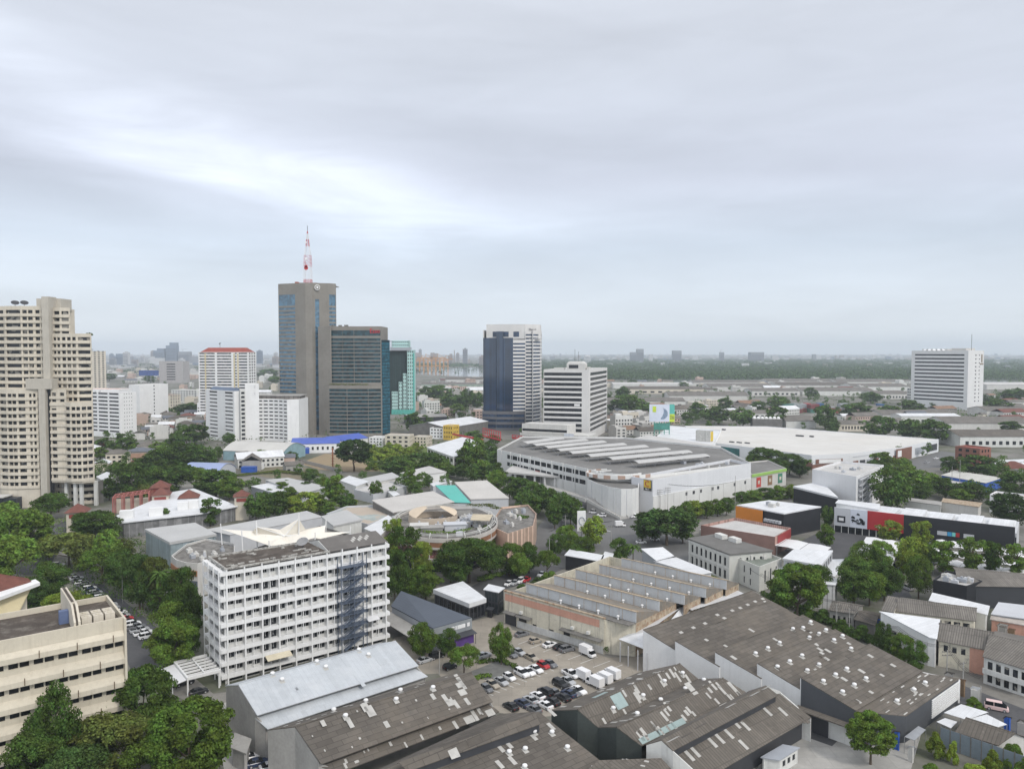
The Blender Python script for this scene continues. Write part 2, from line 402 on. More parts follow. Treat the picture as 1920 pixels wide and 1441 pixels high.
def pitched(name, label, A, B, D, ze, zr, wm, rm, kind='gable', axis='x', front=None, right=None, left=None, over=.5, group=None, cat='house', gm=None, windows=True, t=.3):
    o, rz, L = frame2(A, B); root = thing(name, label, cat, (o.x, o.y, 0), rz, group)
    mb = MB(); wins = []; rf = MB()
    if kind == 'gable':
        gable_end(mb, 0, 0, L, D, 0, ze, zr, axis); gable(rf, 0, 0, L, D, ze, zr, over, axis=axis)
    else:
        mb.box(0, 0, 0, L, D, ze-.02); hip(rf, 0, 0, L, D, ze, zr, over)
    for spec, oo, u, ln in ((front, (0, 0), (1, 0), L), (right, (L, 0), (0, 1), D), (left, (0, D), (0, -1), D)):
        if not spec: continue
        for a, b in spec[0]:
            for c, d in cols(ln, spec[1], spec[2], spec[3]):
                g = MB(); g.obox(oo, u, c, d, -.04, .1, a, b, 0); g.obox(oo, u, c-.12, d+.12, -.10, .02, a-.15, a, 1); g.obox(oo, u, c-.2, d+.2, -.35, .02, b+.02, b+.14, 1); wins.append(g)
    mb.build('wall', wm, root); rf.build('roof', rm, root); put_windows(root, wins, gm, wm)
    return root, L, D

# text as flat lettering on a sign
# ---------------- trees ----------------
def leafmat(name, rgb, tr=.32):
    m = bpy.data.materials.new(name); m.use_nodes = True; nt = m.node_tree; n = nt.nodes; l = nt.links; n.clear()
    geo = n.new('ShaderNodeNewGeometry'); oi = n.new('ShaderNodeObjectInfo'); tc = n.new('ShaderNodeTexCoord')
    ns = n.new('ShaderNodeTexNoise'); ns.inputs['Scale'].default_value = 5; ns.inputs['Detail'].default_value = 2; l.new(tc.outputs['Object'], ns.inputs['Vector'])
    hs = n.new('ShaderNodeHueSaturation'); hs.inputs['Color'].default_value = (*rgb, 1)
    def mr(v, a, b, lo=0., hi=1.):
        x = n.new('ShaderNodeMapRange'); l.new(v, x.inputs[0]); x.inputs[1].default_value = lo; x.inputs[2].default_value = hi; x.inputs[3].default_value = a; x.inputs[4].default_value = b; return x.outputs[0]
    def mu(a, b):
        x = n.new('ShaderNodeMath'); x.operation = 'MULTIPLY'; l.new(a, x.inputs[0]); l.new(b, x.inputs[1]); return x.outputs[0]
    v = mu(mu(mr(geo.outputs['Random Per Island'], .6, 1.75), mr(ns.outputs['Fac'], .65, 1.5, .3, .7)), mr(oi.outputs['Random'], .75, 1.25))
    l.new(v, hs.inputs['Value'])
    l.new(mr(ns.outputs['Fac'], .475, .52, .3, .7), hs.inputs['Hue']); hs.inputs['Saturation'].default_value = 1.0
    d = n.new('ShaderNodeBsdfDiffuse'); t = n.new('ShaderNodeBsdfTranslucent'); mx = n.new('ShaderNodeMixShader'); mx.inputs[0].default_value = tr
    l.new(hs.outputs[0], d.inputs[0]); l.new(hs.outputs[0], t.inputs[0]); l.new(d.outputs[0], mx.inputs[1]); l.new(t.outputs[0], mx.inputs[2])
    o = n.new('ShaderNodeOutputMaterial'); l.new(mx.outputs[0], o.inputs[0]); MATS[name] = m
    return m
LEAF = {'dark': leafmat('dark_green_leaves', (.066, .112, .026)), 'mid': leafmat('green_leaves', (.100, .160, .030)), 'lime': leafmat('yellow_green_leaves', (.165, .220, .036)),
        'olive': leafmat('olive_leaves', (.105, .130, .034)), 'deep': leafmat('deep_green_leaves', (.048, .084, .024))}
bark = M('bark', (.11, .085, .06), .95, .25, 2.0)
def leaves(name, seed, clumps, N, leaf, up=.35):
    g = np.random.default_rng(seed); C = np.array(clumps, float)
    w = C[:, 3]*C[:, 4]+C[:, 4]*C[:, 5]; k = g.choice(len(C), N, p=w/w.sum())
    d = g.normal(size=(N, 3)); d /= np.linalg.norm(d, axis=1)[:, None]
    fl = (d[:, 2] < 0) & (g.random(N) < .55); d[fl, 2] *= -1
    pos = C[k, :3]+d*C[k, 3:6]*g.uniform(.55, 1.05, N)[:, None]
    nr = d+g.normal(size=(N, 3))*.55; nr[:, 2] += up; nr /= np.linalg.norm(nr, axis=1)[:, None]
    t = np.cross(nr, g.normal(size=(N, 3))); t /= np.linalg.norm(t, axis=1)[:, None]; b = np.cross(nr, t)
    s = leaf*g.uniform(.6, 1.35, N)[:, None]
    q = np.stack([pos-t*s*.5, pos-b*s*.32+t*s*.05, pos+t*s*.55, pos+b*s*.32], 1).reshape(-1, 3)
    me = bpy.data.meshes.new(name); me.vertices.add(N*4); me.vertices.foreach_set('co', q.ravel())
    me.loops.add(N*4); me.loops.foreach_set('vertex_index', np.arange(N*4, dtype=np.int32)); me.polygons.add(N)
    me.polygons.foreach_set('loop_start', np.arange(0, N*4, 4, dtype=np.int32)); me.update(calc_edges=True); me.validate()
    me.materials.append(LEAF['mid']); return me
def clumps(kind, seed):
    g = random.Random(seed); out = []
    def add(x, y, z, r, fz=.75): out.append((x, y, z, r, r, r*fz))
    if kind == 'round':
        for i in range(54):
            t = g.uniform(0, 2*math.pi); z = g.uniform(-1, 1); rr = math.sqrt(max(0, 1-z*z))*g.uniform(.5, 1.05)
            add(.38*rr*math.cos(t), .38*rr*math.sin(t), .57+.35*z, g.uniform(.07, .17), .8)
    elif kind == 'wide':
        for i in range(60):
            t = g.uniform(0, 2*math.pi); rr = math.sqrt(g.uniform(.02, 1)); z = .62+.26*(1-rr*rr)+g.uniform(-.16, .06)
            add(.40*rr*math.cos(t), .40*rr*math.sin(t), z, g.uniform(.08, .15), .9)
    elif kind == 'tall':
        for i in range(46):
            z = g.uniform(.12, .97); w = .40*math.sin(math.pi*min(1, (1.02-z)*1.25+.08)**.9) if z > .3 else .30
            t = g.uniform(0, 2*math.pi); rr = g.uniform(.3, 1)
            add(w*rr*math.cos(t), w*rr*math.sin(t), z, g.uniform(.10, .17), .55)
    elif kind == 'tier':
        for lv in range(6):
            z = .30+.13*lv; w = (.42, .44, .40, .33, .22, .08)[lv]
            for i in range((20, 20, 18, 14, 9, 5)[lv]):
                t = g.uniform(0, 2*math.pi); rr = g.uniform(.35, 1)
                add(w*rr*math.cos(t), w*rr*math.sin(t), z+g.uniform(-.03, .03), g.uniform(.08, .15), .55)
    elif kind == 'bush':
        for i in range(20):
            t = g.uniform(0, 2*math.pi); rr = math.sqrt(g.uniform(0, 1)); z = .12+.62*(1-rr*rr)*g.uniform(.4, 1.05)
            add(.38*rr*math.cos(t), .38*rr*math.sin(t), z, g.uniform(.12, .19), .9)
    elif kind == 'dome':      # many rounded heads of a big broad crown
        for i in range(90):
            t = g.uniform(0, 2*math.pi); z = g.uniform(-.7, 1); rr = math.sqrt(max(0, 1-z*z))*g.uniform(.7, 1)
            add(.40*rr*math.cos(t), .40*rr*math.sin(t), .58+.34*z, g.uniform(.06, .12), .7)
    return out
LEVELS_ = {0: {'n': 15000, 's': .034}, 1: {'n': 5200, 's': .058}, 2: {'n': 1500, 's': .105}}
NV = {'round': 3, 'wide': 2, 'tall': 2, 'tier': 2, 'bush': 2, 'dome': 2}
_crown = {}; _trunk = {}
def crown_data(kind, lv, v):
    k = (kind, lv, v)
    if k not in _crown:
        c = clumps(kind, 100+v*7+len(kind)); d = LEVELS_[lv]
        _crown[k] = leaves('crown', 5+v, c, int(d['n']*(1.3 if kind == 'dome' else 1)), d['s']*(1.25 if kind == 'bush' else 1))
    return _crown[k]
def trunk_data(kind, v):
    k = (kind, v)
    if k not in _trunk:
        g = random.Random(v+3); mb = MB(); zf = {'round': .42, 'wide': .45, 'tall': .8, 'tier': .92, 'bush': .2, 'dome': .4}[kind]
        r0 = .026; p = Vector((0, 0, -.02)); pts = [p]
        for i in range(4): pts.append(Vector((g.uniform(-.015, .015)*i, g.uniform(-.015, .015)*i, zf*(i+1)/4)))
        for i in range(4): mb.tube(pts[i], pts[i+1], r0*(1-.16*i), 0, 7, r0*(1-.16*(i+1)))
        for i in range(7):
            t = 2*math.pi*i/7+g.uniform(-.3, .3); zb = zf*g.uniform(.6, 1); b = Vector((0, 0, zb)); L = g.uniform(.2, .34)
            m = b+Vector((math.cos(t)*L*.5, math.sin(t)*L*.5, .10)); e = b+Vector((math.cos(t)*L, math.sin(t)*L, .24 if zf < .6 else .08))
            mb.tube(b, m, .013, 0, 5, .009); mb.tube(m, e, .009, 0, 5, .004)
        me = bpy.data.meshes.new('trunk'); me.from_pydata(mb.v, [], mb.f); me.materials.append(bark); _trunk[k] = me
    return _trunk[k]
NTREE = 0
def tree_at(g, h, w, kind, mat, label, group=None, name=None, cat=None, lv=None):
    global NTREE; NTREE += 1
    d = math.hypot(g[0], g[1])
    if lv is None: lv = 0 if d < 300 else 1 if d < 620 else 2
    v = NTREE % NV[kind]
    r = thing(name or ('shrub' if kind == 'bush' else 'broadleaf_tree'), label, cat or ('shrub' if kind == 'bush' else 'tree'), (g[0], g[1], 0), rnd.uniform(0, 6.28), group)
    r.scale = (w*1.1, w*1.1, h*1.02)
    for nm, me, mt in (('trunk', trunk_data(kind, v), bark), ('crown', crown_data(kind, lv, v), LEAF[mat])):
        if nm == 'trunk' and kind == 'bush': continue
        o = bpy.data.objects.new(nm, me); COL.objects.link(o); o.parent = r
        if nm == 'crown': o.material_slots[0].link = 'OBJECT'; o.material_slots[0].material = mt
    return r
ORD = ['leftmost', 'second from the left', 'third from the left', 'fourth from the left', 'fifth from the left', 'sixth from the left', 'seventh from the left', 'eighth from the left', 'ninth from the left', 'tenth from the left', 'eleventh from the left', 'twelfth from the left']
def grove(label, group, items, kind='round', mat='mid'):
    """items: (px, ytop, ybase, width px[, kind[, mat]]); members get their place in the row so that each can be told"""
    order = sorted(range(len(items)), key=lambda i: items[i][0]); n = len(items)
    for j, i in enumerate(order):
        it = items[i]; px, yt, yb, w = it[:4]; k = it[4] if len(it) > 4 else kind; mt = it[5] if len(it) > 5 else mat
        g = G(px, yb); h = max(2., zat(g, yt)); dist = g[1]*CP
        lab = label
        if n > 1 and n <= 24:
            o = ORD[j] if j < 12 else ORD[n-1-j].replace('left', 'right')
            lab = f'{label}, {o}' if len(label.split()) <= 12 else label
        tree_at(g, h, w*dist/FPX, k, mt, lab, group if n > 1 else None)
def palm(g, h, label, group=None):
    r = thing('palm_tree', label, 'palm tree', (g[0], g[1], 0), rnd.uniform(0, 6), group)
    mb = MB(); q = random.Random(int(g[0]*10)); p = Vector((0, 0, -.1)); e = Vector((q.uniform(-.4, .4), q.uniform(-.4, .4), h*.84))
    mb.tube(p, e*.5, .24, 0, 7, .17); mb.tube(e*.5, e, .17, 0, 7, .13); mb.build('trunk', bark, r)
    c = MB()
    for i in range(18):
        a = 2*math.pi*i/18+q.uniform(-.15, .15); el = q.uniform(-.1, 1.0); L = h*.26*q.uniform(.8, 1.15)+.9; pr = e.copy(); wd = .22
        for s in range(5):
            t = (s+1)/5; nx = e+Vector((math.cos(a)*L*t*math.cos(el*(1-t*.4)), math.sin(a)*L*t*math.cos(el*(1-t*.4)), L*(math.sin(el)*t-.95*t*t*.75)))
            sd2 = Vector((-math.sin(a), math.cos(a), 0)); w0, w1 = (wd+.35*math.sin(math.pi*s/5)), (wd*.3+.35*math.sin(math.pi*(s+1)/5)) if s < 4 else .03
            dn = Vector((0, 0, -.22))
            c.face([pr, nx, nx+sd2*w1+dn, pr+sd2*w0+dn]); c.face([nx, pr, pr-sd2*w0+dn, nx-sd2*w1+dn]); pr = nx
    c.build('crown', LEAF['dark'], r)
    return r
def hedge(label, pts, h, w, mat='dark', name='hedge', n=None, seed=1, cat='hedge', leaf=.55):
    g = random.Random(seed); cl = []; tot = 0
    o = Vector((pts[0][0], pts[0][1], 0))
    for a, b in zip(pts[:-1], pts[1:]):
        L = (b-a).length; k = max(2, int(L/(w*.45))); tot += L
        for i in range(k+1):
            p = a.lerp(b, i/k)-o; r = w*.5*g.uniform(.7, 1.15); cl.append((p.x+g.uniform(-.3, .3), p.y+g.uniform(-.3, .3), h*g.uniform(.45, .62), r, r, h*.45*g.uniform(.8, 1.15)))
    me = leaves(name, seed, cl, n or int(min(9000, tot*w*14/leaf)), leaf)
    ob = bpy.data.objects.new(name, me); COL.objects.link(ob); ob.location = o; ob.material_slots[0].link = 'OBJECT'; ob.material_slots[0].material = LEAF[mat]
    return tag(ob, label, cat)

# ---------------- vehicles ----------------
def paint(name, rgb, rough=.28): return M(name, rgb, rough, .02, .3, spec=.5)
CARCOL = {'white': paint('white_car_paint', (.78, .78, .78)), 'silver': paint('silver_car_paint', (.40, .41, .42)), 'grey': paint('grey_car_paint', (.15, .155, .165)), 'black': paint('black_car_paint', (.014, .015, .018)),
          'red': paint('red_car_paint', (.42, .02, .025)), 'beige': paint('beige_car_paint', (.36, .32, .26)), 'blue': paint('dark_blue_car_paint', (.03, .045, .09)), 'pink': paint('pale_pink_van_paint', (.68, .50, .48))}
carglass = MG('car_glass', (.012, .014, .016), .08, .3); tyre = M('tyre_rubber', (.02, .02, .02), .9); lampm = M('lamp_lens', (.7, .7, .68), .2, .02); tailm = M('tail_lamp_lens', (.35, .02, .02), .3, .02); rimm = M('wheel_rim', (.38, .38, .39), .35, .05)
def hull(mb, st, m=0):
    """st: stations (x, half width, z bottom, z shoulder, z top)"""
    rings = [[(x, -w, zb), (x, w, zb), (x, w*1.0, zs), (x, w*.86, zt), (x, -w*.86, zt), (x, -w, zs)] for x, w, zb, zs, zt in st]
    k = len(mb.v)
    for r in rings: mb.v.extend(r)
    for i in range(len(rings)-1):
        for j in range(6):
            j2 = (j+1) % 6; a = k+i*6; mb.f.append((a+j, a+6+j, a+6+j2, a+j2)); mb.m.append(m)
    mb.f.append(tuple(k+j for j in range(6))); mb.m.append(m); mb.f.append(tuple(k+(len(rings)-1)*6+5-j for j in range(6))); mb.m.append(m)
def frustum(mb, xa, xb, w, z0, xc, xd, w2, z1, m=0):
    mb.hexa([(xa, -w, z0), (xb, -w, z0), (xb, w, z0), (xa, w, z0)], [(xc, -w2, z1), (xd, -w2, z1), (xd, w2, z1), (xc, w2, z1)], m)
KINDS = {
 'sedan': dict(st=[(-2.2, .70, .35, .70, .88), (-2.08, .84, .24, .82, .98), (-1.4, .88, .2, .84, 1.0), (.9, .88, .2, .80, .97), (1.7, .86, .22, .72, .86), (2.08, .78, .25, .6, .72), (2.2, .66, .35, .5, .6)], gh=(-1.75, 1.0, .80, .96, -1.05, .2, .60, 1.44), wb=(-1.32, 1.35), wr=.32, tw=.86),
 'hatchback': dict(st=[(-1.85, .72, .4, .8, .95), (-1.75, .82, .24, .84, 1.02), (.7, .84, .2, .82, 1.0), (1.45, .82, .22, .76, .9), (1.8, .74, .26, .6, .75), (1.9, .62, .36, .5, .6)], gh=(-1.72, .95, .78, 1.0, -1.35, .15, .62, 1.5), wb=(-1.2, 1.2), wr=.31, tw=.82),
 'suv': dict(st=[(-2.25, .78, .45, .95, 1.1), (-2.12, .9, .32, 1.0, 1.16), (1.0, .92, .28, .98, 1.14), (1.85, .9, .3, .92, 1.06), (2.2, .82, .34, .8, .92), (2.3, .7, .45, .65, .8)], gh=(-2.1, 1.25, .86, 1.13, -1.75, .45, .70, 1.76), wb=(-1.4, 1.42), wr=.38, tw=.88),
 'pickup': dict(st=[(-2.6, .82, .5, .95, 1.05), (-2.5, .88, .4, .98, 1.06), (1.2, .9, .34, .96, 1.08), (2.1, .88, .36, .9, 1.02), (2.5, .8, .4, .78, .88), (2.6, .68, .5, .62, .75)], gh=(-.75, 1.5, .82, 1.07, -.55, .75, .68, 1.72), wb=(-1.55, 1.6), wr=.38, tw=.86),
 'van': dict(st=[(-2.3, .82, .4, 1.0, 1.12), (-2.2, .88, .3, 1.02, 1.14), (1.6, .88, .28, 1.0, 1.12), (2.2, .84, .3, .8, .95), (2.35, .7, .42, .6, .75)], gh=(-2.2, 2.0, .85, 1.11, -2.0, 1.1, .72, 1.95), wb=(-1.4, 1.5), wr=.34, tw=.86),
}
_cars = {}
def make_car(kind):
    r = bpy.data.objects.new('parked_car', None); COL.objects.link(r)
    if kind == 'box_truck':
        b = MB(); hull(b, [(.9, .84, .45, 1.0, 1.2), (1.9, .84, .4, 1.0, 1.2), (2.4, .8, .42, .85, 1.0), (2.5, .7, .5, .7, .8)]); frustum(b, .9, 1.2, .80, 1.19, .9, 1.15, .72, 1.95); b.box(.9, -.72, 1.93, 1.75, .72, 1.99); b.box(-2.3, -.4, .45, .9, .4, .62); b.build('body', CARCOL['white'], r)
        g = MB(); frustum(g, 1.2, 2.2, .79, 1.19, 1.15, 1.72, .70, 1.93); g.build('windscreen', carglass, r)
        c = MB(); c.box(-2.4, -.92, .68, .82, .92, 2.65); c.box(-2.43, -.94, .66, -2.40, .94, 2.67); c.box(-2.43, -.02, .75, -2.445, .02, 2.6, 0); c.build('cargo_box', CARCOL['white'], r); wb, wr, tw = (-1.5, 1.6), .36, .8
    else:
        K = KINDS[kind]; b = MB(); hull(b, K['st']); gh = K['gh']
        frustum(b, gh[4]+.02, gh[5]-.02, gh[6]+.01, gh[7]-.015, gh[4]+.10, gh[5]-.10, gh[6]-.06, gh[7]+.035)
        xb = (gh[4]+gh[5])/2-.05
        for s in (-1, 1):
            b.hexa([(xb-.06, s*gh[2]*.98-.02, gh[3]), (xb+.06, s*gh[2]*.98-.02, gh[3]), (xb+.06, s*gh[2]*.98+.02, gh[3]), (xb-.06, s*gh[2]*.98+.02, gh[3])], [(xb-.05, s*gh[6]-.02, gh[7]), (xb+.05, s*gh[6]-.02, gh[7]), (xb+.05, s*gh[6]+.02, gh[7]), (xb-.05, s*gh[6]+.02, gh[7])])
        if kind == 'pickup': b.box(-2.45, -.70, 1.03, -.8, .70, 1.075)
        b.build('body', CARCOL['white'], r)
        g = MB(); frustum(g, *gh); g.build('windows', carglass, r)
        if kind == 'pickup':
            d = MB(); d.box(-2.42, -.66, 1.06, -.86, .66, 1.085); d.build('cargo_bed', tyre, r)
        wb, wr, tw = K['wb'], K['wr'], K['tw']
        xf, xr = K['st'][-1][0]-.09, K['st'][0][0]+.02
        for s in (-1, 1):
            h = MB(); h.box(xf-.06, s*.60-.13, .56, xf+.03, s*.60+.13, .70); h.build('headlight', lampm, r)
            h = MB(); h.box(xr-.03, s*.60-.13, .72, xr+.06, s*.60+.13, .86); h.build('tail_light', tailm, r)
    for x in wb:
        for s in (-1, 1):
            w = MB(); w.tube((x, s*(tw-.16), wr), (x, s*(tw+.03), wr), wr, 0, 12); wo = w.build('wheel', tyre, r); w = MB(); w.tube((x, s*(tw+.03), wr), (x, s*(tw+.045), wr), wr*.62, 0, 10); w.build('rim', rimm, wo)
    r.location = (0, -400, -50)
    return r
def car(px, py, ang, kind, col, label, group=None, z=0.0, pos=None, name=None):
    """ang: heading of the bonnet in degrees counter-clockwise from east"""
    first = kind not in _cars
    if first: _cars[kind] = make_car(kind); c = _cars[kind]
    else: c = copy_tree(_cars[kind])
    c.name = name or {'box_truck': 'box_truck', 'pickup': 'pickup_truck', 'van': 'van'}.get(kind, 'parked_car')
    p = pos if pos is not None else G(px, py, z)
    c.location = (p[0], p[1], z+.01); c.rotation_euler = (0, 0, R(ang))
    for k in ('label', 'category', 'group'):
        if k in c: del c[k]
    tag(c, label, {'box_truck': 'truck', 'pickup': 'pickup', 'van': 'van'}.get(kind, 'car'), group)
    for ch in c.children:
        if ch.name.split('.')[0] == 'body':
            ch.material_slots[0].link = 'OBJECT'; ch.material_slots[0].material = CARCOL[col]
    return c
def pole(px, py, ytop, label, arms=1, group=None, lamp=False, rz=None, name='utility_pole', mat=None, r=.16):
    g = G(px, py); h = zat(g, ytop); o = thing(name, label, 'street lamp' if lamp else 'pole', (g[0], g[1], 0), rnd.uniform(-.5, .5) if rz is None else rz, group)
    m = MB(); m.tube((0, 0, -.2), (0, 0, h), r, 0, 7, r*.65); m.build('post', mat or polecon, o)
    for i in range(arms):
        c = MB(); c.box(-1.3, -.06, h-.5-i*.9, 1.3, .06, h-.36-i*.9)
        for x in (-1.2, -.5, .5, 1.2): c.tube((x, 0, h-.36-i*.9), (x, 0, h-.12-i*.9), .06, 0, 5)
        c.build('crossarm', darkcon, o)
    if lamp:
        c = MB(); c.path([(0, 0, h-.1), (.5, 0, h+.2), (1.4, 0, h+.3)], .06, 0, 5); c.box(1.1, -.14, h+.24, 1.9, .14, h+.36); c.build('lamp_head', steel, o)
    return o
def lettering(txt, h, mat, parent, loc, rot=(math.pi/2, 0, 0), name='lettering', depth=.06, width=None):
    """flat raised letters as one mesh"""
    cu = bpy.data.curves.new(name, 'FONT'); cu.body = txt; cu.size = h*1.38; cu.align_x = 'CENTER'; cu.align_y = 'CENTER'; cu.extrude = depth; cu.resolution_u = 2
    t = bpy.data.objects.new('tmp', cu); COL.objects.link(t); bpy.context.view_layer.update()
    me = bpy.data.meshes.new_from_object(t.evaluated_get(bpy.context.evaluated_depsgraph_get())); me.name = name
    d = t.dimensions.x; bpy.data.objects.remove(t); bpy.data.curves.remove(cu)
    me.materials.clear(); me.materials.append(mat)
    o = bpy.data.objects.new(name, me); COL.objects.link(o); o.parent = parent; o.location = loc; o.rotation_euler = rot
    if width and d > .01: o.scale.x = width/d
    return o
# ---------------- setting: ground, roads, water, far land ----------------
def proj(p):
    f = p[1]*CP-(p[2]-HC)*SP; u = p[1]*SP+(p[2]-HC)*CP
    return CX+FPX*p[0]/f, CY-FPX*u/f
def depth_to(A, B, px, z=0.0, lo=.5, hi=400.):
    """how deep a block on front A-B is when its far right (or left) corner shows at column px"""
    d, n = corner_dirs(A, B)
    f = lambda t: proj((B[0]+n.x*t, B[1]+n.y*t, z))[0]-px
    a, b = f(lo), f(hi)
    if a*b > 0: return 20.0
    for _ in range(50):
        m = (lo+hi)/2
        if f(m)*a > 0: lo = m
        else: hi = m
    return (lo+hi)/2
def sheet(name, pts, mat, z, kind='structure', label=None):
    mb = MB(); P = [G(*p) if len(p) == 2 and p[1] > 600 else Vector((p[0], p[1], 0)) for p in pts]
    a = sum(P[i].x*P[(i+1) % len(P)].y-P[(i+1) % len(P)].x*P[i].y for i in range(len(P)))
    if a < 0: P = P[::-1]
    mb.face([(p.x, p.y, z) for p in P]); o = mb.build(name, mat)
    return tag(o, label, kind=kind)
groundm = M('town_ground', (.20, .19, .17), .95, .2, .05, blotch=[(.02, .45, .6, .75, (.07, .085, .04)), (.12, .52, .66, .5, (.09, .09, .085))])
mb = MB(); mb.face([(-9000, -300, 0), (9000, -300, 0), (9000, 15000, 0), (-9000, 15000, 0)]); tag(mb.build('ground', groundm), kind='structure')
mb = MB(); mb.box(-9500, -400, -1, 9500, 15500, 225)
hz = mb.build('haze', M('haze_air')); tag(hz, kind='stuff')
def hazemat():
    m = MATS['haze_air']; nt = m.node_tree; nt.nodes.clear(); v = nt.nodes.new('ShaderNodeVolumePrincipled'); o = nt.nodes.new('ShaderNodeOutputMaterial')
    v.inputs['Color'].default_value = (.83, .91, 1.0, 1); v.inputs['Density'].default_value = HAZE_DENSITY; v.inputs['Anisotropy'].default_value = .1
    nt.links.new(v.outputs[0], o.inputs['Volume'])
hazemat()
waterm = M('river_water', (.16, .17, .17), .12, .05, .01, spec=.6)
grassm = M('rough_grass', (.11, .155, .04), .95, .3, .15, blotch=[(.12, .5, .65, .6, (.12, .13, .045)), (.5, .55, .7, .5, (.035, .055, .02))])
soilm = M('bare_brown_soil', (.30, .23, .145), .95, .2, .1, blotch=[(.1, .5, .68, .6, (.13, .14, .06))])
forestfloor = M('park_ground', (.035, .055, .022), .95, .2, .01)
sheet('river', [(770, 700), (832, 690), (890, 688.5), (1010, 689), (1020, 705), (885, 706), (820, 704)], waterm, .25)
sheet('river_bend', [(1180, 712), (1960, 714), (1960, 717.5), (1180, 716.5)], waterm, .25)
sheet('park_ground', [(1005, 712), (1180, 711.8), (2050, 713), (2050, 672), (1005, 672)], forestfloor, .1)
def wood(name, label, region, n, hh, r, seed, mat, leaf=4.0, per=9, kind='stuff'):
    """far wood that reads as one mass: region is (x0, x1, ya, yb) of the photo's ground"""
    g = random.Random(seed); cl = []
    x0, x1, ya, yb = region
    for i in range(n):
        y = g.uniform(ya, yb); p = G(g.uniform(x0, x1), y); rr = r*g.uniform(.6, 1.4); h = hh*g.uniform(.6, 1.35)
        cl.append((p.x, p.y, h*.5, rr, rr, h*.55))
    o = bpy.data.objects.new(name, leaves(name, seed, cl, n*per, leaf, up=.6)); COL.objects.link(o)
    o.material_slots[0].link = 'OBJECT'; o.material_slots[0].material = LEAF[mat]
    return tag(o, label, name.replace('_', ' '), kind=kind)
wood('far_woodland', 'broad dark green wood on the far river bank below the horizon', (1000, 1960, 676, 712), 5200, 13, 16, 3, 'deep', 6.0, 20)
wood('far_woodland', 'strip of hazy trees beyond the orange port cranes', (760, 1010, 684, 689), 260, 12, 20, 4, 'deep', 8.0, 14)

# ---------------- far skyline ----------------
def farmat(name, rgb): return M(name, rgb, .9, .08, .02)
fm = [farmat('far_wall_grey', (.23, .24, .26)), farmat('far_wall_pale', (.48, .48, .48)), farmat('far_wall_brown', (.30, .26, .24)), farmat('far_wall_blue', (.15, .19, .25)), farmat('far_window_band', (.07, .08, .10)), farmat('far_roof_grey', (.28, .27, .26))]
SKY = [  # (x0, x1, ytop, ybase, depth m, wall index, shape, label)
 (217, 236, 663, 690, 4200, 3, 'bands', 'blue-grey glass tower standing apart in the haze behind the pale white block'),
 (281, 288, 668, 690, 4600, 1, 'plain', 'slim pale tower at the west edge of the hazy skyline cluster'),
 (287, 307, 653, 690, 4800, 3, 'step', 'dark stepped tower, second tallest of the hazy skyline cluster'),
 (311, 330, 642, 690, 4800, 3, 'step', 'tallest dark tower of the hazy skyline cluster with a lower shoulder'),
 (334, 354, 659, 690, 4800, 0, 'crane', 'grey tower with roof cranes beside the tallest skyline tower'),
 (357, 374, 668, 690, 4600, 0, 'plain', 'low dark grey slab behind the red-roofed apartment tower'),
 (288, 304, 671, 688, 4300, 1, 'plain', 'pale block in front of the stepped skyline tower'),
 (193, 205, 676, 690, 5200, 1, 'plain', 'faint pale tower between the cream balcony tower and blue-grey tower'),
 (207, 216, 679, 690, 5000, 1, 'plain', 'small faint block just west of the blue-grey glass tower'),
 (238, 247, 668, 690, 4900, 0, 'plain', 'narrow grey tower touching the blue-grey glass tower'),
 (246, 256, 674, 692, 4400, 2, 'bands', 'brownish tower east of the narrow grey tower in haze'),
 (468, 475, 664, 684, 5200, 3, 'step', 'thin hazy tower just east of the red-roofed apartment tower'),
 (478, 484, 671, 684, 5400, 0, 'plain', 'small hazy tower pair nearer the red-roofed tower, west one'),
 (485, 492, 673, 684, 5400, 0, 'plain', 'small hazy tower pair nearer the grey tall tower, east one'),
 (776, 789, 661, 684, 4300, 2, 'bands', 'brown hazy tower just east of the teal checkered block'),
 (807, 814, 661, 684, 4300, 2, 'bands', 'western twin of two brown hazy towers above the cranes'),
 (814, 821, 662, 684, 4300, 2, 'bands', 'eastern twin of two brown hazy towers above the cranes'),
 (823, 831, 668, 684, 4400, 1, 'plain', 'pale slim tower beside the twin brown towers'),
 (832, 838, 671, 684, 4500, 2, 'plain', 'short brown tower between pale slim tower and spired tower'),
 (840, 848, 663, 684, 4300, 2, 'step', 'brown stepped tower next to a thin spire'),
 (866, 881, 673, 683, 4600, 2, 'plain', 'wide low brown block beyond the river west of blue glass tower'),
 (1182, 1194, 660, 676, 5200, 0, 'bands', 'lower of the two joined grey towers beyond the woodland'),
 (1194, 1207, 654, 676, 5200, 0, 'bands', 'taller of the two joined grey towers beyond the woodland'),
 (1217, 1224, 664, 676, 5800, 1, 'plain', 'small faint tower between the joined pair and the square block'),
 (1262, 1278, 657, 674, 5400, 0, 'bands', 'square grey block alone on the horizon beyond the woodland'),
 (1350, 1358, 660, 673, 5600, 0, 'crane', 'small tower with a thin aerial on the horizon'),
 (1408, 1433, 660, 672, 5600, 0, 'bands', 'wide grey block on the horizon left of the white slab office'),
 (1448, 1460, 667, 672, 5800, 1, 'plain', 'low pale block right of the wide grey horizon block'),
 (1524, 1530, 664, 672, 5800, 0, 'plain', 'tiny dark tower on the horizon before the white slab office'),
 (1095, 1108, 669, 676, 5200, 1, 'dome', 'pale domed roof on the horizon behind the black-banded office'),
]
